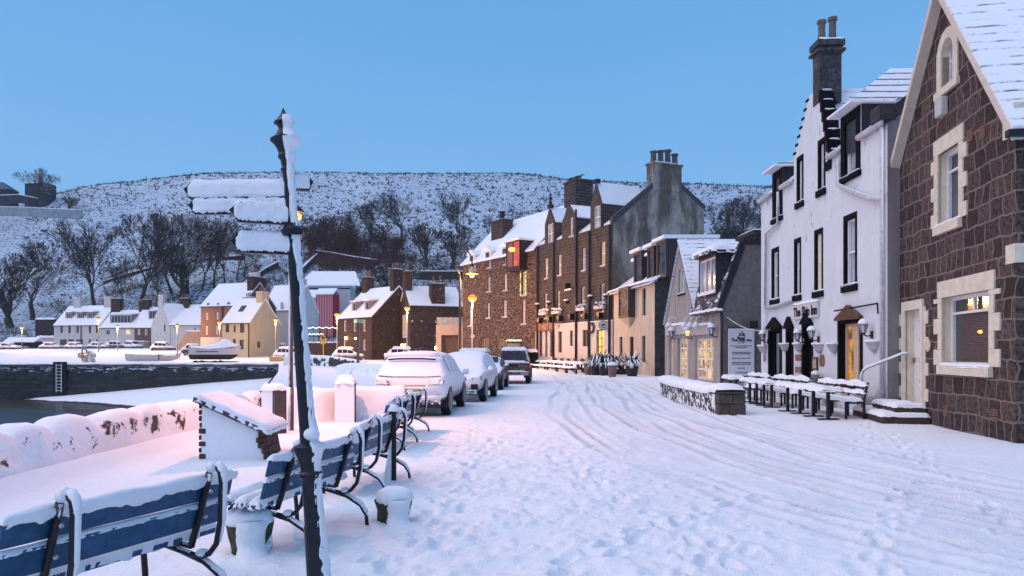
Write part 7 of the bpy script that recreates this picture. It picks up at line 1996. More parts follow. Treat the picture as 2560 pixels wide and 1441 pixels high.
# ================================================================== VEHICLES
TYRE = plain('tyre_rubber', (.012, .012, .013), .85, .3, 12)
RIM = plain('alloy_rim', (.42, .42, .44), .35, .2, 10, .7)
CGL = plain('car_glass', (.02, .022, .03), .12, .2, 4, snow=(.98, 1.15, .5, 10))
def car(kind, L_, W_, H_, paint, name, label, x, y, rz, snowy=1.0, front_snow=True, lights_red=True, plate=(.55, .45, .08), group='cars parked along the harbour side', z=0, hatch=.55, hoodz=.98, belt=1.0, detail=True, rear_glass=None, gl=None, wheels=True, cat='car'):
    """x from tail (0) to nose (L); origin on the ground under the middle of the tail"""
    t = thing(name, label, cat, (x, y, z), rz, group)
    hw = W_/2
    # stations: x, floor z, belt z, roof z, half width at belt, half width at roof
    if kind == 'suv':
        ST = [(0, .50, .90, .92, .80, .74), (.06, .40, 1.0, 1.02, .90, .80), (.20, .36, 1.04, 1.08, .97, .84), (.42, .34, 1.06, 1.42, 1.0, .80), (.70, .33, 1.07, .97*H_, 1.0, .76), (1.2, .33, 1.06, H_, 1.0, .76), (2.0, .33, 1.05, H_*1.0, 1.0, .77), (2.6, .33, 1.04, H_*.96, 1.0, .76), (3.05, .33, 1.03, 1.36, 1.0, .80), (3.45, .33, 1.02, 1.05, .99, .86), (3.9, .34, .97, 1.0, .97, .84), (4.25, .38, .88, .90, .92, .80), (4.42, .46, .74, .76, .82, .72)]
    else:
        ST = [(0, .46, .82, .84, .80, .74), (.08, .36, .92, .94, .92, .82), (.30, .32, .95, 1.00, .98, .84), (.62, .30, .96, 1.24, 1.0, .78), (1.05, .30, .96, .97*H_, 1.0, .72), (1.6, .30, .95, H_, 1.0, .72), (2.1, .30, .94, H_*.985, 1.0, .72), (2.55, .30, .93, H_*.88, 1.0, .74), (2.95, .30, .92, 1.06, .99, .80), (3.3, .30, .90, .93, .98, .86), (3.75, .32, .82, .85, .95, .84), (4.02, .38, .70, .72, .86, .76)]
    sx = L_/ST[-1][0]
    mb = MB(); n = 14; rings = []
    for (px_, zf, zb, zr, wb, wt_) in ST:
        wb *= hw; wt_ *= hw; zr = max(zr, zb+.02)
        half = [(0, zf), (wb*.7, zf), (wb*.93, zf+.05), (wb*.99, zf+(zb-zf)*.35), (wb, zf+(zb-zf)*.75), (wb*.985, zb), (wb*.96, zb+(zr-zb)*.12), (wt_+(wb*.94-wt_)*.35, zb+(zr-zb)*.62), (wt_*.98, zb+(zr-zb)*.90), (wt_*.80, zr*.995+.0), (wt_*.4, zr+.02), (0, zr+.03)]
        ring = [(px_*sx, a, b) for a, b in half]+[(px_*sx, -a, b) for a, b in half[1:-1][::-1]]
        rings.append(ring)
    m = len(rings[0])
    for r_ in rings: mb.v += r_
    for i in range(len(rings)-1):
        for k in range(m): mb.f.append((i*m+k, (i+1)*m+k, (i+1)*m+(k+1) % m, i*m+(k+1) % m)); mb.m.append(0)
    mb.f.append(tuple(range(m))); mb.m.append(0); mb.f.append(tuple((len(rings)-1)*m+k for k in range(m))[::-1]); mb.m.append(0)
    body = mb.build('body', paint, t, smooth=True, sub=1)
    wr = .345 if kind == 'suv' else .31
    xr_, xf_ = .80*sx, (3.50 if kind == 'suv' else 3.22)*sx
    if wheels:
        for xw in (xr_, xf_):
            for s in (-1, 1):
                # dark arch
                mb = MB(); N_ = 16
                pr_ = [(math.cos(a)*(wr+.065), math.sin(a)*(wr+.065)) for a in [math.pi*k/N_ for k in range(N_+1)]]+[(-(wr+.065), -.12), (wr+.065, -.12)]
                mb.prism(pr_, lambda u, v, w: (xw+u, s*w, wr+v), hw*.70, hw*1.012); mb.build('wheel_arch', BLACK, t)
                mb = MB(); pf = [(.0, .0), (wr*.9, .0), (wr, .03), (wr, .19), (wr*.9, .22), (.0, .22)]
                mb.lathe(pf, n=20); w_ = mb.build('wheel', TYRE, t); w_.location = (xw, s*(hw*1.0), wr-.02); w_.rotation_euler = (R(90) if s > 0 else R(-90), 0, 0)
                mb = MB(); mb.lathe([(.0, -.012), (wr*.2, -.018), (wr*.2, -.008), (wr*.62, -.006), (wr*.66, -.014), (wr*.7, -.014), (wr*.7, .01)], n=20)
                for k in range(5):
                    a = k*1.2566; mb.hexa([(math.cos(a+d)*rr_, math.sin(a+d)*rr_, zz_) for zz_ in (-.004, -.022) for rr_, d in ((wr*.15, .35), (wr*.15, -.35), (wr*.66, -.09), (wr*.66, .09))])
                mb.build('rim', RIM, w_)
    # glass: side windows, windscreen and tail window lie a few mm proud of the body
    cab = ST[3:10] if kind == 'suv' else ST[3:10]
    for s in (-1, 1):
        for (a, b) in ((cab[1][0]+.10, cab[2][0]-.02+.25), (cab[2][0]+.30, cab[3][0]+.12), (cab[3][0]+.20, cab[4][0]+.30)):
            def prof_(xx):
                for p, q_ in zip(ST[:-1], ST[1:]):
                    if p[0] <= xx <= q_[0]:
                        f_ = (xx-p[0])/(q_[0]-p[0]); return [p[i]+(q_[i]-p[i])*f_ for i in range(6)]
            v = []
            for xx in (a, b):
                _, zf, zb, zr, wb, wt_ = prof_(xx); wb *= hw; wt_ *= hw
                v.append([(xx*sx, s*(wb*.955+.010), zb+(zr-zb)*.16), (xx*sx, s*(wt_+(wb*.94-wt_)*.38+.012), zb+(zr-zb)*.62), (xx*sx, s*(wt_*1.02+.010), zb+(zr-zb)*.84)])
            mb = MB(); mb.add(v[0]+v[1], [(0, 1, 4, 3), (1, 2, 5, 4)]); mb.build('side_window', gl or CGL, t)
    i0, i1 = 2, 4
    p, q_ = ST[i0], ST[i1]
    def end_glass(p, q_, sgn, nm, t0=.25, t1=.90, wd=.88):
        v = []
        for f_ in (t0, t1):
            xx = p[0]+(q_[0]-p[0])*f_; mid = ST[ST.index(p)+1 if sgn < 0 else ST.index(q_)-1] if False else None
            for a, b in zip(ST[:-1], ST[1:]):
                if a[0] <= xx <= b[0]:
                    g = (xx-a[0])/(b[0]-a[0]); r_ = [a[i]+(b[i]-a[i])*g for i in range(6)]
            v += [(xx*sx+sgn*.012, -r_[5]*hw*wd, max(r_[3], r_[2]+.02)+.035), (xx*sx+sgn*.012, r_[5]*hw*wd, max(r_[3], r_[2]+.02)+.035)]
        mb = MB(); mb.add(v, [(0, 1, 3, 2)]); return mb.build(nm, rear_glass or CGL, t)
    if rear_glass is None: end_glass(ST[2], ST[4], -1, 'rear_window'); end_glass(ST[-6], ST[-4], 1, 'windscreen', .1, .75)
    # lamps, bumpers, plates, mirrors
    red = plain('tail_lamp_red', (.30, .015, .02), .25, .2, 6) if rear_glass is None else rear_glass; wl = plain('head_lamp', (.35, .36, .38), .15, .3, 9)
    zt = (.95 if kind == 'suv' else .84)
    for s in (-1, 1):
        mb = MB(); mb.hexa([(-.015, s*hw*.52, zt-.12), (-.015, s*hw*.80, zt-.10), (.16, s*hw*.955, zt-.10), (.16, s*hw*.6, zt-.12), (-.005, s*hw*.52, zt+.0), (-.005, s*hw*.80, zt+.0), (.17, s*hw*.955, zt+.02), (.17, s*hw*.6, zt)][::1]); mb.build('tail_lamp', red, t)
        xn = L_; zn = .74 if kind == 'suv' else .66
        mb = MB(); mb.hexa([(xn-.42, s*hw*.90, zn), (xn-.10, s*hw*.62, zn-.02), (xn-.02, s*hw*.62, zn-.02), (xn-.22, s*hw*.97, zn), (xn-.42, s*hw*.90, zn+.13), (xn-.12, s*hw*.62, zn+.06), (xn-.03, s*hw*.62, zn+.06), (xn-.24, s*hw*.97, zn+.13)]); mb.build('headlight', wl, t)
        mb = MB(); mb.ball((ST[-5][0]*sx+.05, s*(hw+.10), belt+.06), .10, 10, .8); mb.tube([(ST[-5][0]*sx+.05, s*hw*.93, belt), (ST[-5][0]*sx+.05, s*(hw+.05), belt+.03)], .03, 6); mb.build('wing_mirror', paint, t, smooth=True)
        mb = MB(); mb.ball((ST[-5][0]*sx+.05, s*(hw+.10), belt+.12), .095, 10, .55); mb.build('snow_cover', SNOW, t, smooth=True)
    mb = MB(); mb.box(-.035, .10, -.26, .26, .60, .72); pl_ = mb.build('number_plate', plain('plate_'+('y' if plate[2] < .2 else 'w'), plate, .5, .1), t)
    mb = MB(); mb.box(-.02, .25, -hw*.86, hw*.86, .30, .46); mb.build('rear_bumper', plain('black_plastic', (.02, .02, .022), .6, .3, 9, snow=(.6, .7, .6, 9)), t, bevel=.03)
    mb = MB(); mb.box(L_-.22, L_+.01, -hw*.80, hw*.80, .26, .42); mb.box(L_-.12, L_+.0, -hw*.45, hw*.45, .50, .62); mb.build('front_bumper', plain('black_plastic', (1, 1, 1)), t, bevel=.03)
    return t, body, sx

snowcar = plain('car_under_snow', (.22, .20, .21), .4, .2, 6, snow=(-.52, -.32, .62, 10, (-.34, -.62, .7)), bd=.02, bs=.8)
whitecar = plain('white_car_under_snow', (.55, .55, .58), .3, .08, 3, snow=(-.05, .16, .5, 8, (-.1, -.55, .8)))
darkcar = plain('dark_car_under_snow', (.03, .028, .035), .25, .3, 4, snow=(.05, .25, .45, 8, (-.3, -.3, .9)))
farcar = plain('far_car_under_snow', (.10, .10, .12), .4, .3, 3, snow=(.10, .28, .5, 6, (-.2, -.2, .95)))
speck = plain('snow_speckled_glass', (.05, .05, .06), .2, .3, 4, snow=(.32, .50, .95, 12, (.2, -.5, .85)))
# first car: tail towards us, wholly plastered
hd = math.atan2(2.7, .16)
t, body, sx = car('suv', 4.65, 1.88, 1.66, snowcar, 'parked_car', 'first parked car, big and pink-lit, its tail wholly plastered with snow', -2.60, 18.15, hd, rear_glass=snowcar, gl=speck)
def caps(mb, x0, x1, z, hw_, h, seed, sl=0): mb.cap(x0, x1, -hw_, hw_, z, h, 26, 20, over=.0, sl=(sl, 0), amp=.2, seed=seed)
mb = MB(); mb.tube([(-.04, -.82, .74), (-.09, -.4, .745), (-.09, .4, .745), (-.04, .82, .74)], .035, 8); mb.tube([(-.03, -.84, .52), (-.08, -.4, .50), (-.08, .4, .50), (-.03, .84, .52)], .045, 8); mb.build('bumper_snow', SNOW, t, smooth=True)
dg = plain('grey_trim', (.10, .085, .085), .5, .3, 8, snow=(.55, .75, .8, 18))
mb = MB(); mb.tube([(.40, -.62, 1.45), (.36, -.3, 1.475), (.36, .3, 1.475), (.40, .62, 1.45)], .022, 6); mb.build('spoiler_shadow_line', BLACK, t, smooth=True)
mb = MB(); mb.tube([(.44, -.72, 1.56), (.36, -.35, 1.585), (.36, .35, 1.585), (.44, .72, 1.56)], .055, 8); mb.build('spoiler', SNOW, t, smooth=True)
mb = MB(); mb.tube([(.10, -.80, 1.04), (.02, -.4, 1.03), (.02, .4, 1.03), (.10, .80, 1.04)], .016, 6); mb.build('tailgate_seam', dg, t, smooth=True)
for s_ in (-1, 1):
    mb = MB(); mb.hexa([(-.02, s_*.50, .80), (-.02, s_*.52, .92), (.05, s_*.86, .93), (.03, s_*.86, .84)][:4]+[(.12, s_*.50, .80), (.12, s_*.52, .92), (.2, s_*.88, .93), (.2, s_*.88, .84)]); mb.build('tail_lamp_glass', dg, t)
mb = MB(); mb.hexa([(-.03, -.36, .66), (-.03, .36, .66), (.1, .36, .66), (.1, -.36, .66), (-.04, -.42, .80), (-.04, .42, .80), (.1, .42, .80), (.1, -.42, .80)]); mb.build('plate_recess', plain('warm_grey_trim', (.16, .12, .10), .6, .2), t)
mb = MB(); mb.box(.02, .5, -.80, .80, .24, .44); mb.build('underbody', BLACK, t, bevel=.03)
# second: white, nose towards us
hd2 = math.atan2(-2.6, -.27)
x0, y0 = -1.60+.45, 28.0
t, body, sx = car('suv', 4.5, 1.85, 1.66, whitecar, 'parked_car', 'second parked car, white, facing us with snow over its windscreen', -1.42, 28.0, hd2, plate=(.6, .6, .6), rear_glass=whitecar, gl=speck)
for s in (-1, 1):
    mb = MB(); mb.box(4.40, 4.51, s*.66-.12, s*.66+.12, .42, .60); mb.build('fog_lamp', BLACK, t, bevel=.03)
mb = MB(); mb.hexa([(4.42, -.46, .66), (4.50, -.3, .48), (4.50, .3, .48), (4.42, .46, .66), (4.36, -.46, .78), (4.45, -.3, .72), (4.45, .3, .72), (4.36, .46, .78)]); mb.build('grille', BLACK, t)
t, body, sx = car('hatch', 4.0, 1.74, 1.46, darkcar, 'parked_car', 'third parked car, small and dark, nose peeping from behind the white one', -.98, 35.1, math.atan2(-2.5, -.22))
t, body, sx = car('suv', 4.4, 1.8, 1.72, farcar, 'parked_car', 'fourth parked car, only its orange-lit snowy roof shows left of the pickup', -1.98, 35.6, math.atan2(2.6, .1), z=0)
mb = MB(); caps(mb, .5, 3.0, 1.72, .70, .13, 6); mb.build('snow_cover', SNOW, t, smooth=True)

# pickup: load bed, cab with big rear window
t = thing('pickup_truck', 'dark brown pickup seen from behind with snow on its cab and a yellow number plate', 'pickup truck', (.0, 37.4, 0), math.atan2(1, .05), 'cars parked along the harbour side')
pk = plain('pickup_paint', (.11, .070, .055), .35, .2, 3, snow=(.72, .84, .6, 9))
mb = MB(); hw = .93
mb.hexa([(.0, -hw*.97, .62), (.0, hw*.97, .62), (1.55, hw, .55), (1.55, -hw, .55), (.05, -hw*.96, 1.14), (.05, hw*.96, 1.14), (1.55, hw*.97, 1.16), (1.55, -hw*.97, 1.16)][0:0] or [(0, -hw*.97, .62), (1.6, -hw, .5), (1.6, hw, .5), (0, hw*.97, .62), (.04, -hw*.95, 1.14), (1.6, -hw*.96, 1.16), (1.6, hw*.96, 1.16), (.04, hw*.95, 1.14)])
mb.hexa([(1.6, -hw, .45), (4.9, -hw*.97, .45), (4.9, hw*.97, .45), (1.6, hw, .45), (1.6, -hw*.96, 1.15), (4.85, -hw*.9, 1.05), (4.85, hw*.9, 1.05), (1.6, hw*.96, 1.15)])
mb.build('body', pk, t, bevel=.05)
mb = MB(); mb.hexa([(1.60, -hw*.93, 1.15), (4.0, -hw*.93, 1.12), (4.0, hw*.93, 1.12), (1.60, hw*.93, 1.15), (1.75, -hw*.74, 1.80), (3.2, -hw*.74, 1.80), (3.2, hw*.74, 1.80), (1.75, hw*.74, 1.80)]); mb.build('cab', pk, t, bevel=.05)
mb = MB(); mb.add([(1.615, -hw*.80, 1.22), (1.615, hw*.80, 1.22), (1.72, hw*.68, 1.72), (1.72, -hw*.68, 1.72)], [(0, 3, 2, 1)]); mb.build('rear_window', plain('dusty_glass', (.07, .055, .07), .3, .5, 6), t)
for s in (-1, 1):
    mb = MB(); mb.add([(1.85, s*hw*.925, 1.22), (2.7, s*hw*.925, 1.22), (2.7, s*hw*.775, 1.72), (1.95, s*hw*.775, 1.72)], [(0, 1, 2, 3)]); mb.build('side_window', CGL, t)
    mb = MB(); mb.box(-.02, .08, s*hw*.90-.08, s*hw*.90+.06, .70, 1.05); mb.build('tail_lamp', plain('tail_lamp_red', (1, 1, 1)), t, bevel=.01)
    for xw in (1.0, 4.1):
        mb = MB(); N_ = 14
        mb.prism([(math.cos(math.pi*k/N_)*.43, math.sin(math.pi*k/N_)*.43) for k in range(N_+1)]+[(-.43, -.1), (.43, -.1)], lambda u, v, w: (xw+u, s*w, .40+v), .6, hw*1.02); mb.build('wheel_arch', BLACK, t)
        mb = MB(); mb.lathe([(0, 0), (.35, 0), (.38, .03), (.38, .24), (.35, .26), (0, .26)], n=18); w_ = mb.build('wheel', TYRE, t); w_.location = (xw, s*hw*1.0, .37); w_.rotation_euler = (R(90) if s > 0 else R(-90), 0, 0)
        mb = MB(); mb.lathe([(0, -.01), (.22, -.012), (.22, .01)], n=14); mb.build('rim', RIM, w_)
mb = MB(); mb.box(-.18, .02, -hw*.95, -hw*.42, .45, .66); mb.box(-.18, .02, hw*.42, hw*.95, .45, .66); mb.box(-.14, .02, -hw*.42, hw*.42, .45, .54); mb.build('rear_bumper', plain('chrome_bumper', (.30, .28, .30), .3, .2, 6, .7), t, bevel=.02)
mb = MB(); mb.box(-.05, .0, -.5, -.02, .52, .64); mb.build('number_plate', plain('plate_y', (.62, .40, .04), .5, .1), t)
mb = MB(); mb.box(-.03, .02, -.35, .15, .92, 1.0); mb.build('tailgate_handle', BLACK, t, bevel=.01)
mb = MB(); mb.cap(0, .12, -hw*.9, hw*.9, 1.13, .08, 20, 5, seed=2); mb.cap(1.75, 3.3, -hw*.73, hw*.73, 1.79, .13, 16, 16, seed=3); mb.cap(-.18, .02, -hw*.9, hw*.9, .65, .05, 20, 4); mb.cap(.1, 1.55, -hw*.88, hw*.88, 1.0, .1); mb.build('snow_cover', SNOW, t, smooth=True)

# small works truck facing us before the warehouse
t = thing('small_truck', 'small dark truck with a snowy cab roof facing us in front of the warehouse', 'truck', (K(1285)*68, 68, .3), R(-90), 'vehicles at the head of the street')
mb = MB(); mb.hexa([(-2, -.85, .5), (0, -.85, .5), (0, .85, .5), (-2, .85, .5), (-2, -.80, 2.45), (-.25, -.70, 2.45), (-.25, .70, 2.45), (-2, .80, 2.45)]); mb.build('cab', plain('truck_green', (.02, .028, .028), .4, .3, 4), t, bevel=.08)
mb = MB(); mb.add([(.005, -.68, 1.35), (.005, .68, 1.35), (-.17, .62, 2.2), (-.17, -.62, 2.2)], [(0, 1, 2, 3)]); o = mb.build('windscreen', plain('truck_glass', (.14, .15, .16), .2, .3, 3), t); o.location = (.03, 0, 0)
mb = MB(); mb.cap(-2, -.2, -.75, .75, 2.45, .1); mb.cap(-.05, .25, -.7, .7, .95, .12); mb.build('snow_cover', SNOW, t, smooth=True)
mb = MB(); mb.box(-.1, .25, -.8, .8, .55, .95); mb.box(-.2, -.05, -1.25, -.9, 1.4, 1.9); mb.box(-.2, -.05, .9, 1.25, 1.4, 1.9); mb.build('bumper_and_mirrors', BLACK, t, bevel=.03)
for s in (-1, 1):
    mb = MB(); mb.lathe([(0, 0), (.4, 0), (.4, .25), (0, .25)], n=14); w_ = mb.build('wheel', TYRE, t); w_.location = (-.9, s*.85, .2); w_.rotation_euler = (R(90) if s > 0 else R(-90), 0, 0)
mb = MB(); mb.ball((.3, .25, .85), .28, 10); mb.build('round_cover', SNOW, t, smooth=True)
# far cars round the harbour
def far_car(px, Y, head, label, kind='hatch', z=None, L_=4.1):
    X = K(px)*Y; z = float(zfar(np.array([Y]))[0]) if z is None else z
    t, b_, s_ = car(kind, L_, 1.76, 1.5 if kind == 'hatch' else 1.75, farcar, 'parked_car', label, X, Y, head, z=z, group='cars parked round the far side of the harbour', detail=False)
    mb = MB(); caps(mb, .8, 2.7, 1.48 if kind == 'hatch' else 1.74, .6, .2, int(px)); mb.cap(3.0, 3.9, -.7, .7, .95, .12, 8, 8); mb.build('snow_cover', SNOW, t, smooth=True)
    return t
far_car(-6, 134, 0.0, 'far car at the extreme left edge, cut by the frame', L_=4.2)
far_car(101, 138, R(3), 'far car parked left of the shopfronts of the white terrace')
far_car(164, 139, R(-4), 'far dark-sided car in front of the shopfronts of the white terrace')
far_car(218, 141, R(5), 'far car half behind the lamp post in front of the terrace')
far_car(262, 142, R(30), 'far car in front of the box-dormered house', 'suv')
far_car(312, 144, R(-20), 'far dark car beside the small white porch', 'suv')
far_car(378, 128, R(10), 'far car behind the long white boat', 'suv')
far_car(452, 116, R(25), 'far pale van-like car at the left end of the covered boat', 'suv')
far_car(672, 120, R(20), 'far car at the right of the cream cottage', 'suv')
far_car(690, 98, R(-15), 'far car facing right just left of the fingerpost, behind the little dinghy', 'suv')
far_car(830, 92, R(8), 'far yellow-lit car in front of the dormered house', 'suv')
far_car(962, 76, R(6), 'pale car seen over the snow bank left of the first parked car', 'suv', z=.35)

# ================================================================== BOATS
def hull(name, L_, B_, D_, mat, par, rake=.5, sheer=.35, deck=None):
    mb = MB(); n = 16; m = 9
    for i in range(n+1):
        u = i/n; w = B_/2*math.sin(math.pi*min(1, (u*.86+.10)))**.6 if u < 1 else .02
        w = B_/2*(1-max(0, (u-.55)/.45)**2.2)*(.78+.22*min(1, u/.35)); w = max(w, .02)
        zs_ = D_+sheer*(2*u-.9)**2; kl = .0+.55*D_*max(0, (u-.80)/.20)**2
        for k in range(m):
            a = math.pi*k/(m-1)
            yy = math.cos(a); f_ = abs(yy)**.55*(1 if yy > 0 else -1)
            zz_ = kl+(zs_-kl)*(1-math.sin(a)**.75)
            mb.v.append((u*L_+rake*max(0, (u-.7)/.3)*(zz_/D_)*.5, w*f_, zz_))
    for i in range(n):
        for k in range(m-1): a = i*m+k; mb.f.append((a, a+1, a+m+1, a+m)); mb.m.append(0)
    mb.f.append(tuple(range(m))); mb.m.append(0)
    return mb.build(name, mat, par, smooth=True)
q = NT('boat_two_tone'); o_ = q.n('TexCoord').outputs['Object']; zz = q.n('SeparateXYZ', {0: o_}).outputs[2]
boatm = q.set(q.mix(q.ramp(zz, .62, .66), (.02, .02, .025), (.55, .50, .48)), .45)
Y = 91.0
t = thing('covered_boat', 'big boat on a trailer under a peaked snowy tarpaulin on the quay', 'boat', (K(478)*Y, Y, .75), R(2))
Lb = (K(600)-K(478))*Y
hull('hull', Lb*.96, 2.3, 1.35, boatm, t, .5, .3)
mb = MB(); n = 20
for i in range(n+1):
    u = i/n; w = 1.15*(1-max(0, (u-.6)/.4)**2)*(.8+.2*min(1, u/.3)); zs_ = 1.35+.3*(2*u-.9)**2
    pk_ = zs_+.15+1.0*math.exp(-((u-.70)/.17)**2)+.35*math.exp(-((u-.40)/.2)**2)
    for k in range(9):
        a = k/8*2-1; e = 1-abs(a)**1.6; mb.v.append((u*Lb*.97+.05, a*(w+.04), zs_+.02+(pk_-zs_)*e))
for i in range(n):
    for k in range(8): a = i*9+k; mb.f.append((a, a+9, a+10, a+1)); mb.m.append(0)
mb.build('tarpaulin', SNOW, t, smooth=True)
mb = MB(); mb.tube([(-.1, 1.15, 1.42), (Lb*.5, -1.16, 1.30), (Lb*.9, -.7, 1.55)][1:], .05, 6); mb.box(1.0, Lb*.6, -1.17, -1.12, .95, 1.05); mb.build('rubbing_strake', plain('brown_frame', (1, 1, 1)), t)
mb = MB(); mb.box(.2, Lb*.95, -.08, .08, -.30, -.18); mb.box(1.2, 1.35, -1.0, 1.0, -.3, -.15); mb.box(3.4, 3.55, -1.0, 1.0, -.3, -.15); mb.build('trailer_frame', DRK, t)
for xw in (1.0, 3.4):
    for s in (-1, 1): mb = MB(); mb.lathe([(0, 0), (.28, 0), (.28, .18), (0, .18)], n=12); w_ = mb.build('wheel', TYRE, t); w_.location = (xw, s*1.0, -.38); w_.rotation_euler = (R(90), 0, 0)
Y = 93.0
t = thing('open_boat', 'long low white boat lying on the quay left of the covered one', 'boat', (K(320)*Y, Y, .55), R(1))
Lb = (K(451)-K(320))*Y; hull('hull', Lb*.96, 1.9, .75, plain('boat_cream', (.55, .48, .44), .5, .1, 2), t, .5, .22)
mb = MB(); mb.cap(.2, Lb*.93, -.8, .8, .72, .16, 30, 10, over=0); mb.build('snow_cover', SNOW, t, smooth=True)
mb = MB(); mb.box(Lb*.64, Lb*.655, -.98, -.93, .1, .9); mb.build('strap', DRK, t)
Y = 90.0
t = thing('dinghy', 'little yellowish dinghy on the quay near the far car left of the fingerpost', 'boat', (K(674)*Y, Y, .5), R(10))
hull('hull', 1.9, 1.2, .62, plain('dinghy_yellow', (.5, .36, .15), .5, .1), t, .3, .15); mb = MB(); mb.cap(.1, 1.7, -.4, .4, .55, .14); mb.build('snow_cover', SNOW, t, smooth=True)
# pile of buoys and creels
t = thing('buoy_pile', 'heap of snowy buoys, rings and creels on the edge of the far quay', 'buoys', (K(218)*87, 87, .45)); rg = random.Random(6)
mats = [plain('buoy_pale', (.55, .48, .35), .6, .2), plain('buoy_pink', (.5, .28, .2), .6, .2), SNOW]
for i in range(30):
    lvl = i//13; x = rg.uniform(-1.25, 1.25)*(1-.3*lvl); mb = MB()
    if i % 4 == 0: mb.tube([(x+math.cos(a)*.28, -.2, .35+lvl*.5+math.sin(a)*.28) for a in [6.283*k/12 for k in range(13)]], .09, 6, cap=False)
    else: mb.ball((x, rg.uniform(-.4, .4), .2+lvl*.48+rg.random()*.1), rg.uniform(.16, .27), 8)
    mb.build('buoy', mats[i % 3], t, smooth=True)
# ================================================================== STREET LAMPS
def lamp(px, ybulb, Y, label, h=None, energy=350, col=(1, .45, .13), s=1.0, z=None, bulb=(1, .38, .05), st=1.8, r=None):
    r = r or .25+.012*(px % 7)
    X = K(px)*Y; zb = EYE-(ybulb-HY)/FPX*Y; z0_ = (float(zfar(np.array([Y]))[0]) if Y > 85 else float(zstreet(np.array([Y]))[0])) if z is None else z
    t = thing('street_lamp', label, 'street lamp', (X, Y, z0_), 0, 'street lamps')
    H_ = zb-z0_
    mb = MB(); mb.tube([(0, 0, -.5), (0, 0, 1.1)], .09*s, 8); mb.tube([(0, 0, 1.1), (0, 0, H_-.25)], .05*s, 8); mb.lathe([(.03, H_-.3), (.14, H_-.16), (.14, H_-.1), (0, H_-.1)], n=10); mb.build('post', post_g, t, smooth=False)
    mb = MB(); mb.ball((0, 0, H_+.02), r*s*1.05, 12, .85); mb.build('bulb', emis('bulb_%s' % label[:18], bulb, st), t, smooth=True)
    mb = MB(); mb.lathe([(.30*s, H_+.16), (.27*s, H_+.22), (.1*s, H_+.34), (.0, H_+.36)], n=12); mb.build('lamp_shade', BLACK, t, smooth=True)
    light('bulb_light', t, (0, -.1, H_-.5), energy*2.6, col, .2)
    return t
lamp(55, 820, 128, 'street lamp farthest left, by the shelter', energy=900)
lamp(246, 798, 118, 'brightest street lamp in front of the white terrace', energy=1300, s=1.3)
lamp(294, 818, 124, 'paler whitish street lamp in front of the box-dormered house', energy=500, bulb=(1, .75, .42), col=(1, .8, .55), st=1.6)
lamp(443, 815, 118, 'street lamp in front of the long plain snowy roof', energy=800, s=1.1)
lamp(549, 808, 98, 'street lamp at the left corner of the cream cottage', energy=800, s=1.0)
lamp(689, 801, 100, 'street lamp at the right corner of the cream cottage', energy=800, s=1.0, bulb=(1, .55, .15))
lamp(843, 788, 92, 'street lamp at the left corner of the dormered house', energy=1100, s=1.2)
lamp(1018, 772, 84, 'street lamp in front of the gabled house', energy=1100, s=1.1)
lamp(1181, 747, 66, 'lower of the two street lamps before the warehouse, on a straight pole', energy=1600, s=1.25, col=(1, .42, .12))
# curved swan-neck lamp
Y = 62.0; X = K(1150)*Y
t = thing('swan_neck_street_lamp', 'tall curved swan-neck street lamp with a wide hanging shade before the warehouse', 'street lamp', (X, Y, 0.02), 0)
zt = EYE-(655-HY)/FPX*Y; xl = (K(1180)-K(1150))*Y; zl = EYE-(686-HY)/FPX*Y
c0 = EYE-(690-HY)/FPX*Y; c1 = EYE-(640-HY)/FPX*Y
pts = [(0, 0, -.2), (0, 0, c0-.5), (-.05, 0, c0+.1), (-.28, 0, c0+.7), (-.42, 0, c0+1.15), (-.30, 0, c1+.15), (.05, 0, c1+.55), (.5, 0, c1+.50), (.85, 0, c1+.15), (xl, 0, c1-.35), (xl, 0, zl+.55)]
mb = MB(); mb.tube(pts[:3], [.12, .10, .09], 10); mb.tube(pts[2:], .055, 8); mb.build('post', plain('lamp_post_dark', (.07, .05, .04), .4, .3, 5), t, smooth=True)
mb = MB(); mb.lathe([(.62, 0), (.60, .05), (.30, .10), (.26, .42), (.14, .50), (.08, .62), (.0, .64)], (xl, 0, zl), 18); mb.build('lamp_shade', plain('shade_cream', (.6, .45, .25), .5), t, smooth=True)
mb = MB(); mb.ball((xl, 0, zl-.10), .24, 12, .9); mb.build('bulb', emis('sodium_bulb', (1, 1, 1), 1), t, smooth=True)
light('bulb_light', t, (xl, -.1, zl-.45), 2600, (1, .42, .12), .2)
# round road sign on a pole, slim sign pole, yellow warning sign
Y = 64; t = thing('round_road_sign', 'small round sign seen from the back on a thin pole before the warehouse', 'road sign', (K(1181)*Y, Y, 0))
mb = MB(); mb.tube([(0, 0, 0), (0, 0, 2.6)], .05, 6); mb.build('pole', post_g, t); mb = MB(); mb.tube([(0, .0, 0), (0, -.04, 0)], .19, 20); o = mb.build('disc', plain('sign_grey', (.5, .45, .45), .5), t); o.location = (0, -.06, EYE-(841-HY)/FPX*Y)
Y = 62; t = thing('sign_pole', 'slim pole with a small white globe and green box on top, behind the snow bank', 'pole', (K(895)*Y, Y, 0)); zt = EYE-(808-HY)/FPX*Y
mb = MB(); mb.box(-.11, .11, -.08, .08, -.1, zt); mb.build('pole', plain('purple_grey', (.12, .09, .11), .5, .3), t)
mb = MB(); mb.box(-.1, .42, -.12, .12, zt, zt+.32); mb.build('box', plain('pale_green', (.30, .38, .30), .5), t); mb = MB(); mb.ball((-.2, -.05, zt+.16), .18, 10); mb.build('globe', emis('pale_globe', (.8, .85, .7), .9), t)
Y = 88; t = thing('warning_sign', 'yellow triangular warning sign on a pole in front of the string lights', 'road sign', (K(808)*Y, Y, .6)); zs_ = EYE-(845-HY)/FPX*Y-.6; ye = plain('warning_yellow', (.75, .42, .03), .5, .1)
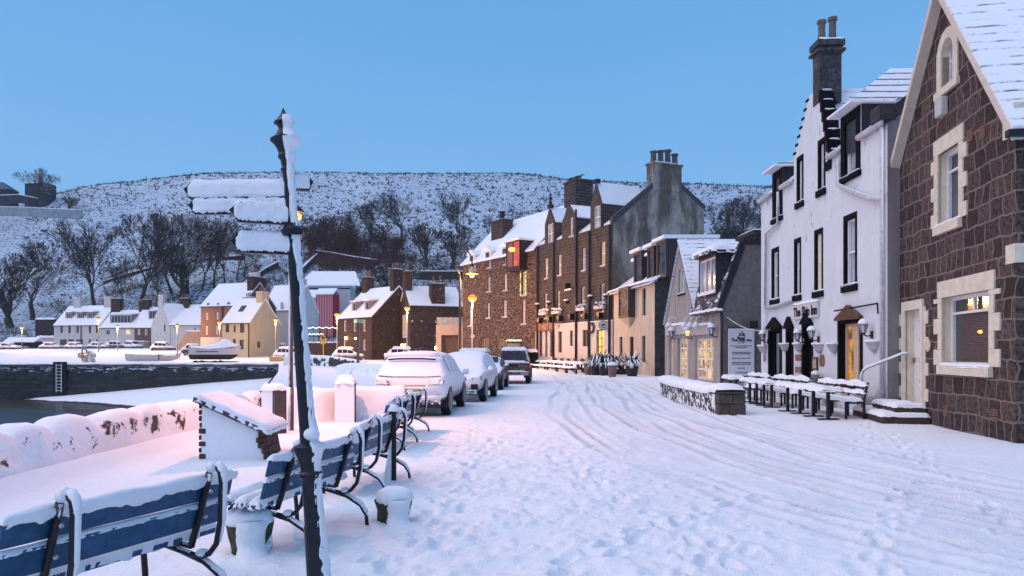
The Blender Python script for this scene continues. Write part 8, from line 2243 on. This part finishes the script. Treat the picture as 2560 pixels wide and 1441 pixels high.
mb = MB(); mb.tube([(0, 0, -.4), (0, 0, zs_+.3)], .06, 6); mb.build('pole', ye, t)
mb = MB(); mb.tube([(-.42, -.08, zs_-.25), (.42, -.08, zs_-.25), (0, -.08, zs_+.5), (-.42, -.08, zs_-.25)], .07, 6); mb.box(-.28, .28, -.1, -.04, zs_-.75, zs_-.4); mb.build('plate', ye, t); mb = MB(); mb.prism([(-.1, zs_-.1), (.1, zs_-.1), (.02, zs_+.22), (-.02, zs_+.22)], lambda u, v, w: (u, w, v), -.12, -.06); mb.build('symbol', BLACK, t)
# string lights on the rail
Y = 105
for k, (y0, lab) in enumerate(((818, 'upper drooping string of white lights right of the fingerpost'), (836, 'lower drooping string of white lights right of the fingerpost'))):
    mb = MB(); pts = [at(765+i*(78 if k == 0 else 45)/40, y0-(2 if k else 0)+3*abs(math.sin(i*.37)), Y) for i in range(41)]
    mb.tube(pts, .05, 5); setp(mb.build('string_lights', emis('string_white', (.9, .95, 1), 2.2)), lab, 'string lights', 'strings of white lights')
t = thing('railing', 'dark railing and wall behind the string lights between the fingerpost and the dormered house', 'railing', (K(735)*112, 112, 1.2)); W_ = (K(850)-K(735))*112
mb = MB(); mb.box(0, W_, 0, .3, -1, 2.0); mb.build('wall_body', plain('brown_red_wall', (.07, .045, .045), .9, .3), t); mb = MB(); mb.box(0, W_, 0, .06, 4.2, 4.3); mb.box(0, W_, 0, .06, 2.9, 3.0)
for i in range(8): mb.box(W_*i/7-.04, W_*i/7+.04, 0, .06, 2, 4.3)
mb.build('rail', DRK, t); mb = MB(); mb.cap(0, W_, 0, .3, 2.0, .15); mb.build('snow_cover', SNOW, t)

# ================================================================== THE AIR: thin evening haze
mb = MB(); mb.box(-800, 800, -60, 640, -7, 118)
hz = mb.build('haze', plain('haze_air', (1, 1, 1)))
hz['kind'] = 'stuff'; setp(hz, 'thin evening haze in the air over the harbour', 'haze')
ht = hz.data.materials[0].node_tree
for n_ in list(ht.nodes): ht.nodes.remove(n_)
ho = ht.nodes.new('ShaderNodeOutputMaterial'); hv = ht.nodes.new('ShaderNodeVolumePrincipled')
hv.inputs['Density'].default_value = .00022; hv.inputs['Color'].default_value = (.72, .86, 1, 1); hv.inputs['Anisotropy'].default_value = .3
ht.links.new(hv.outputs[0], ho.inputs['Volume'])
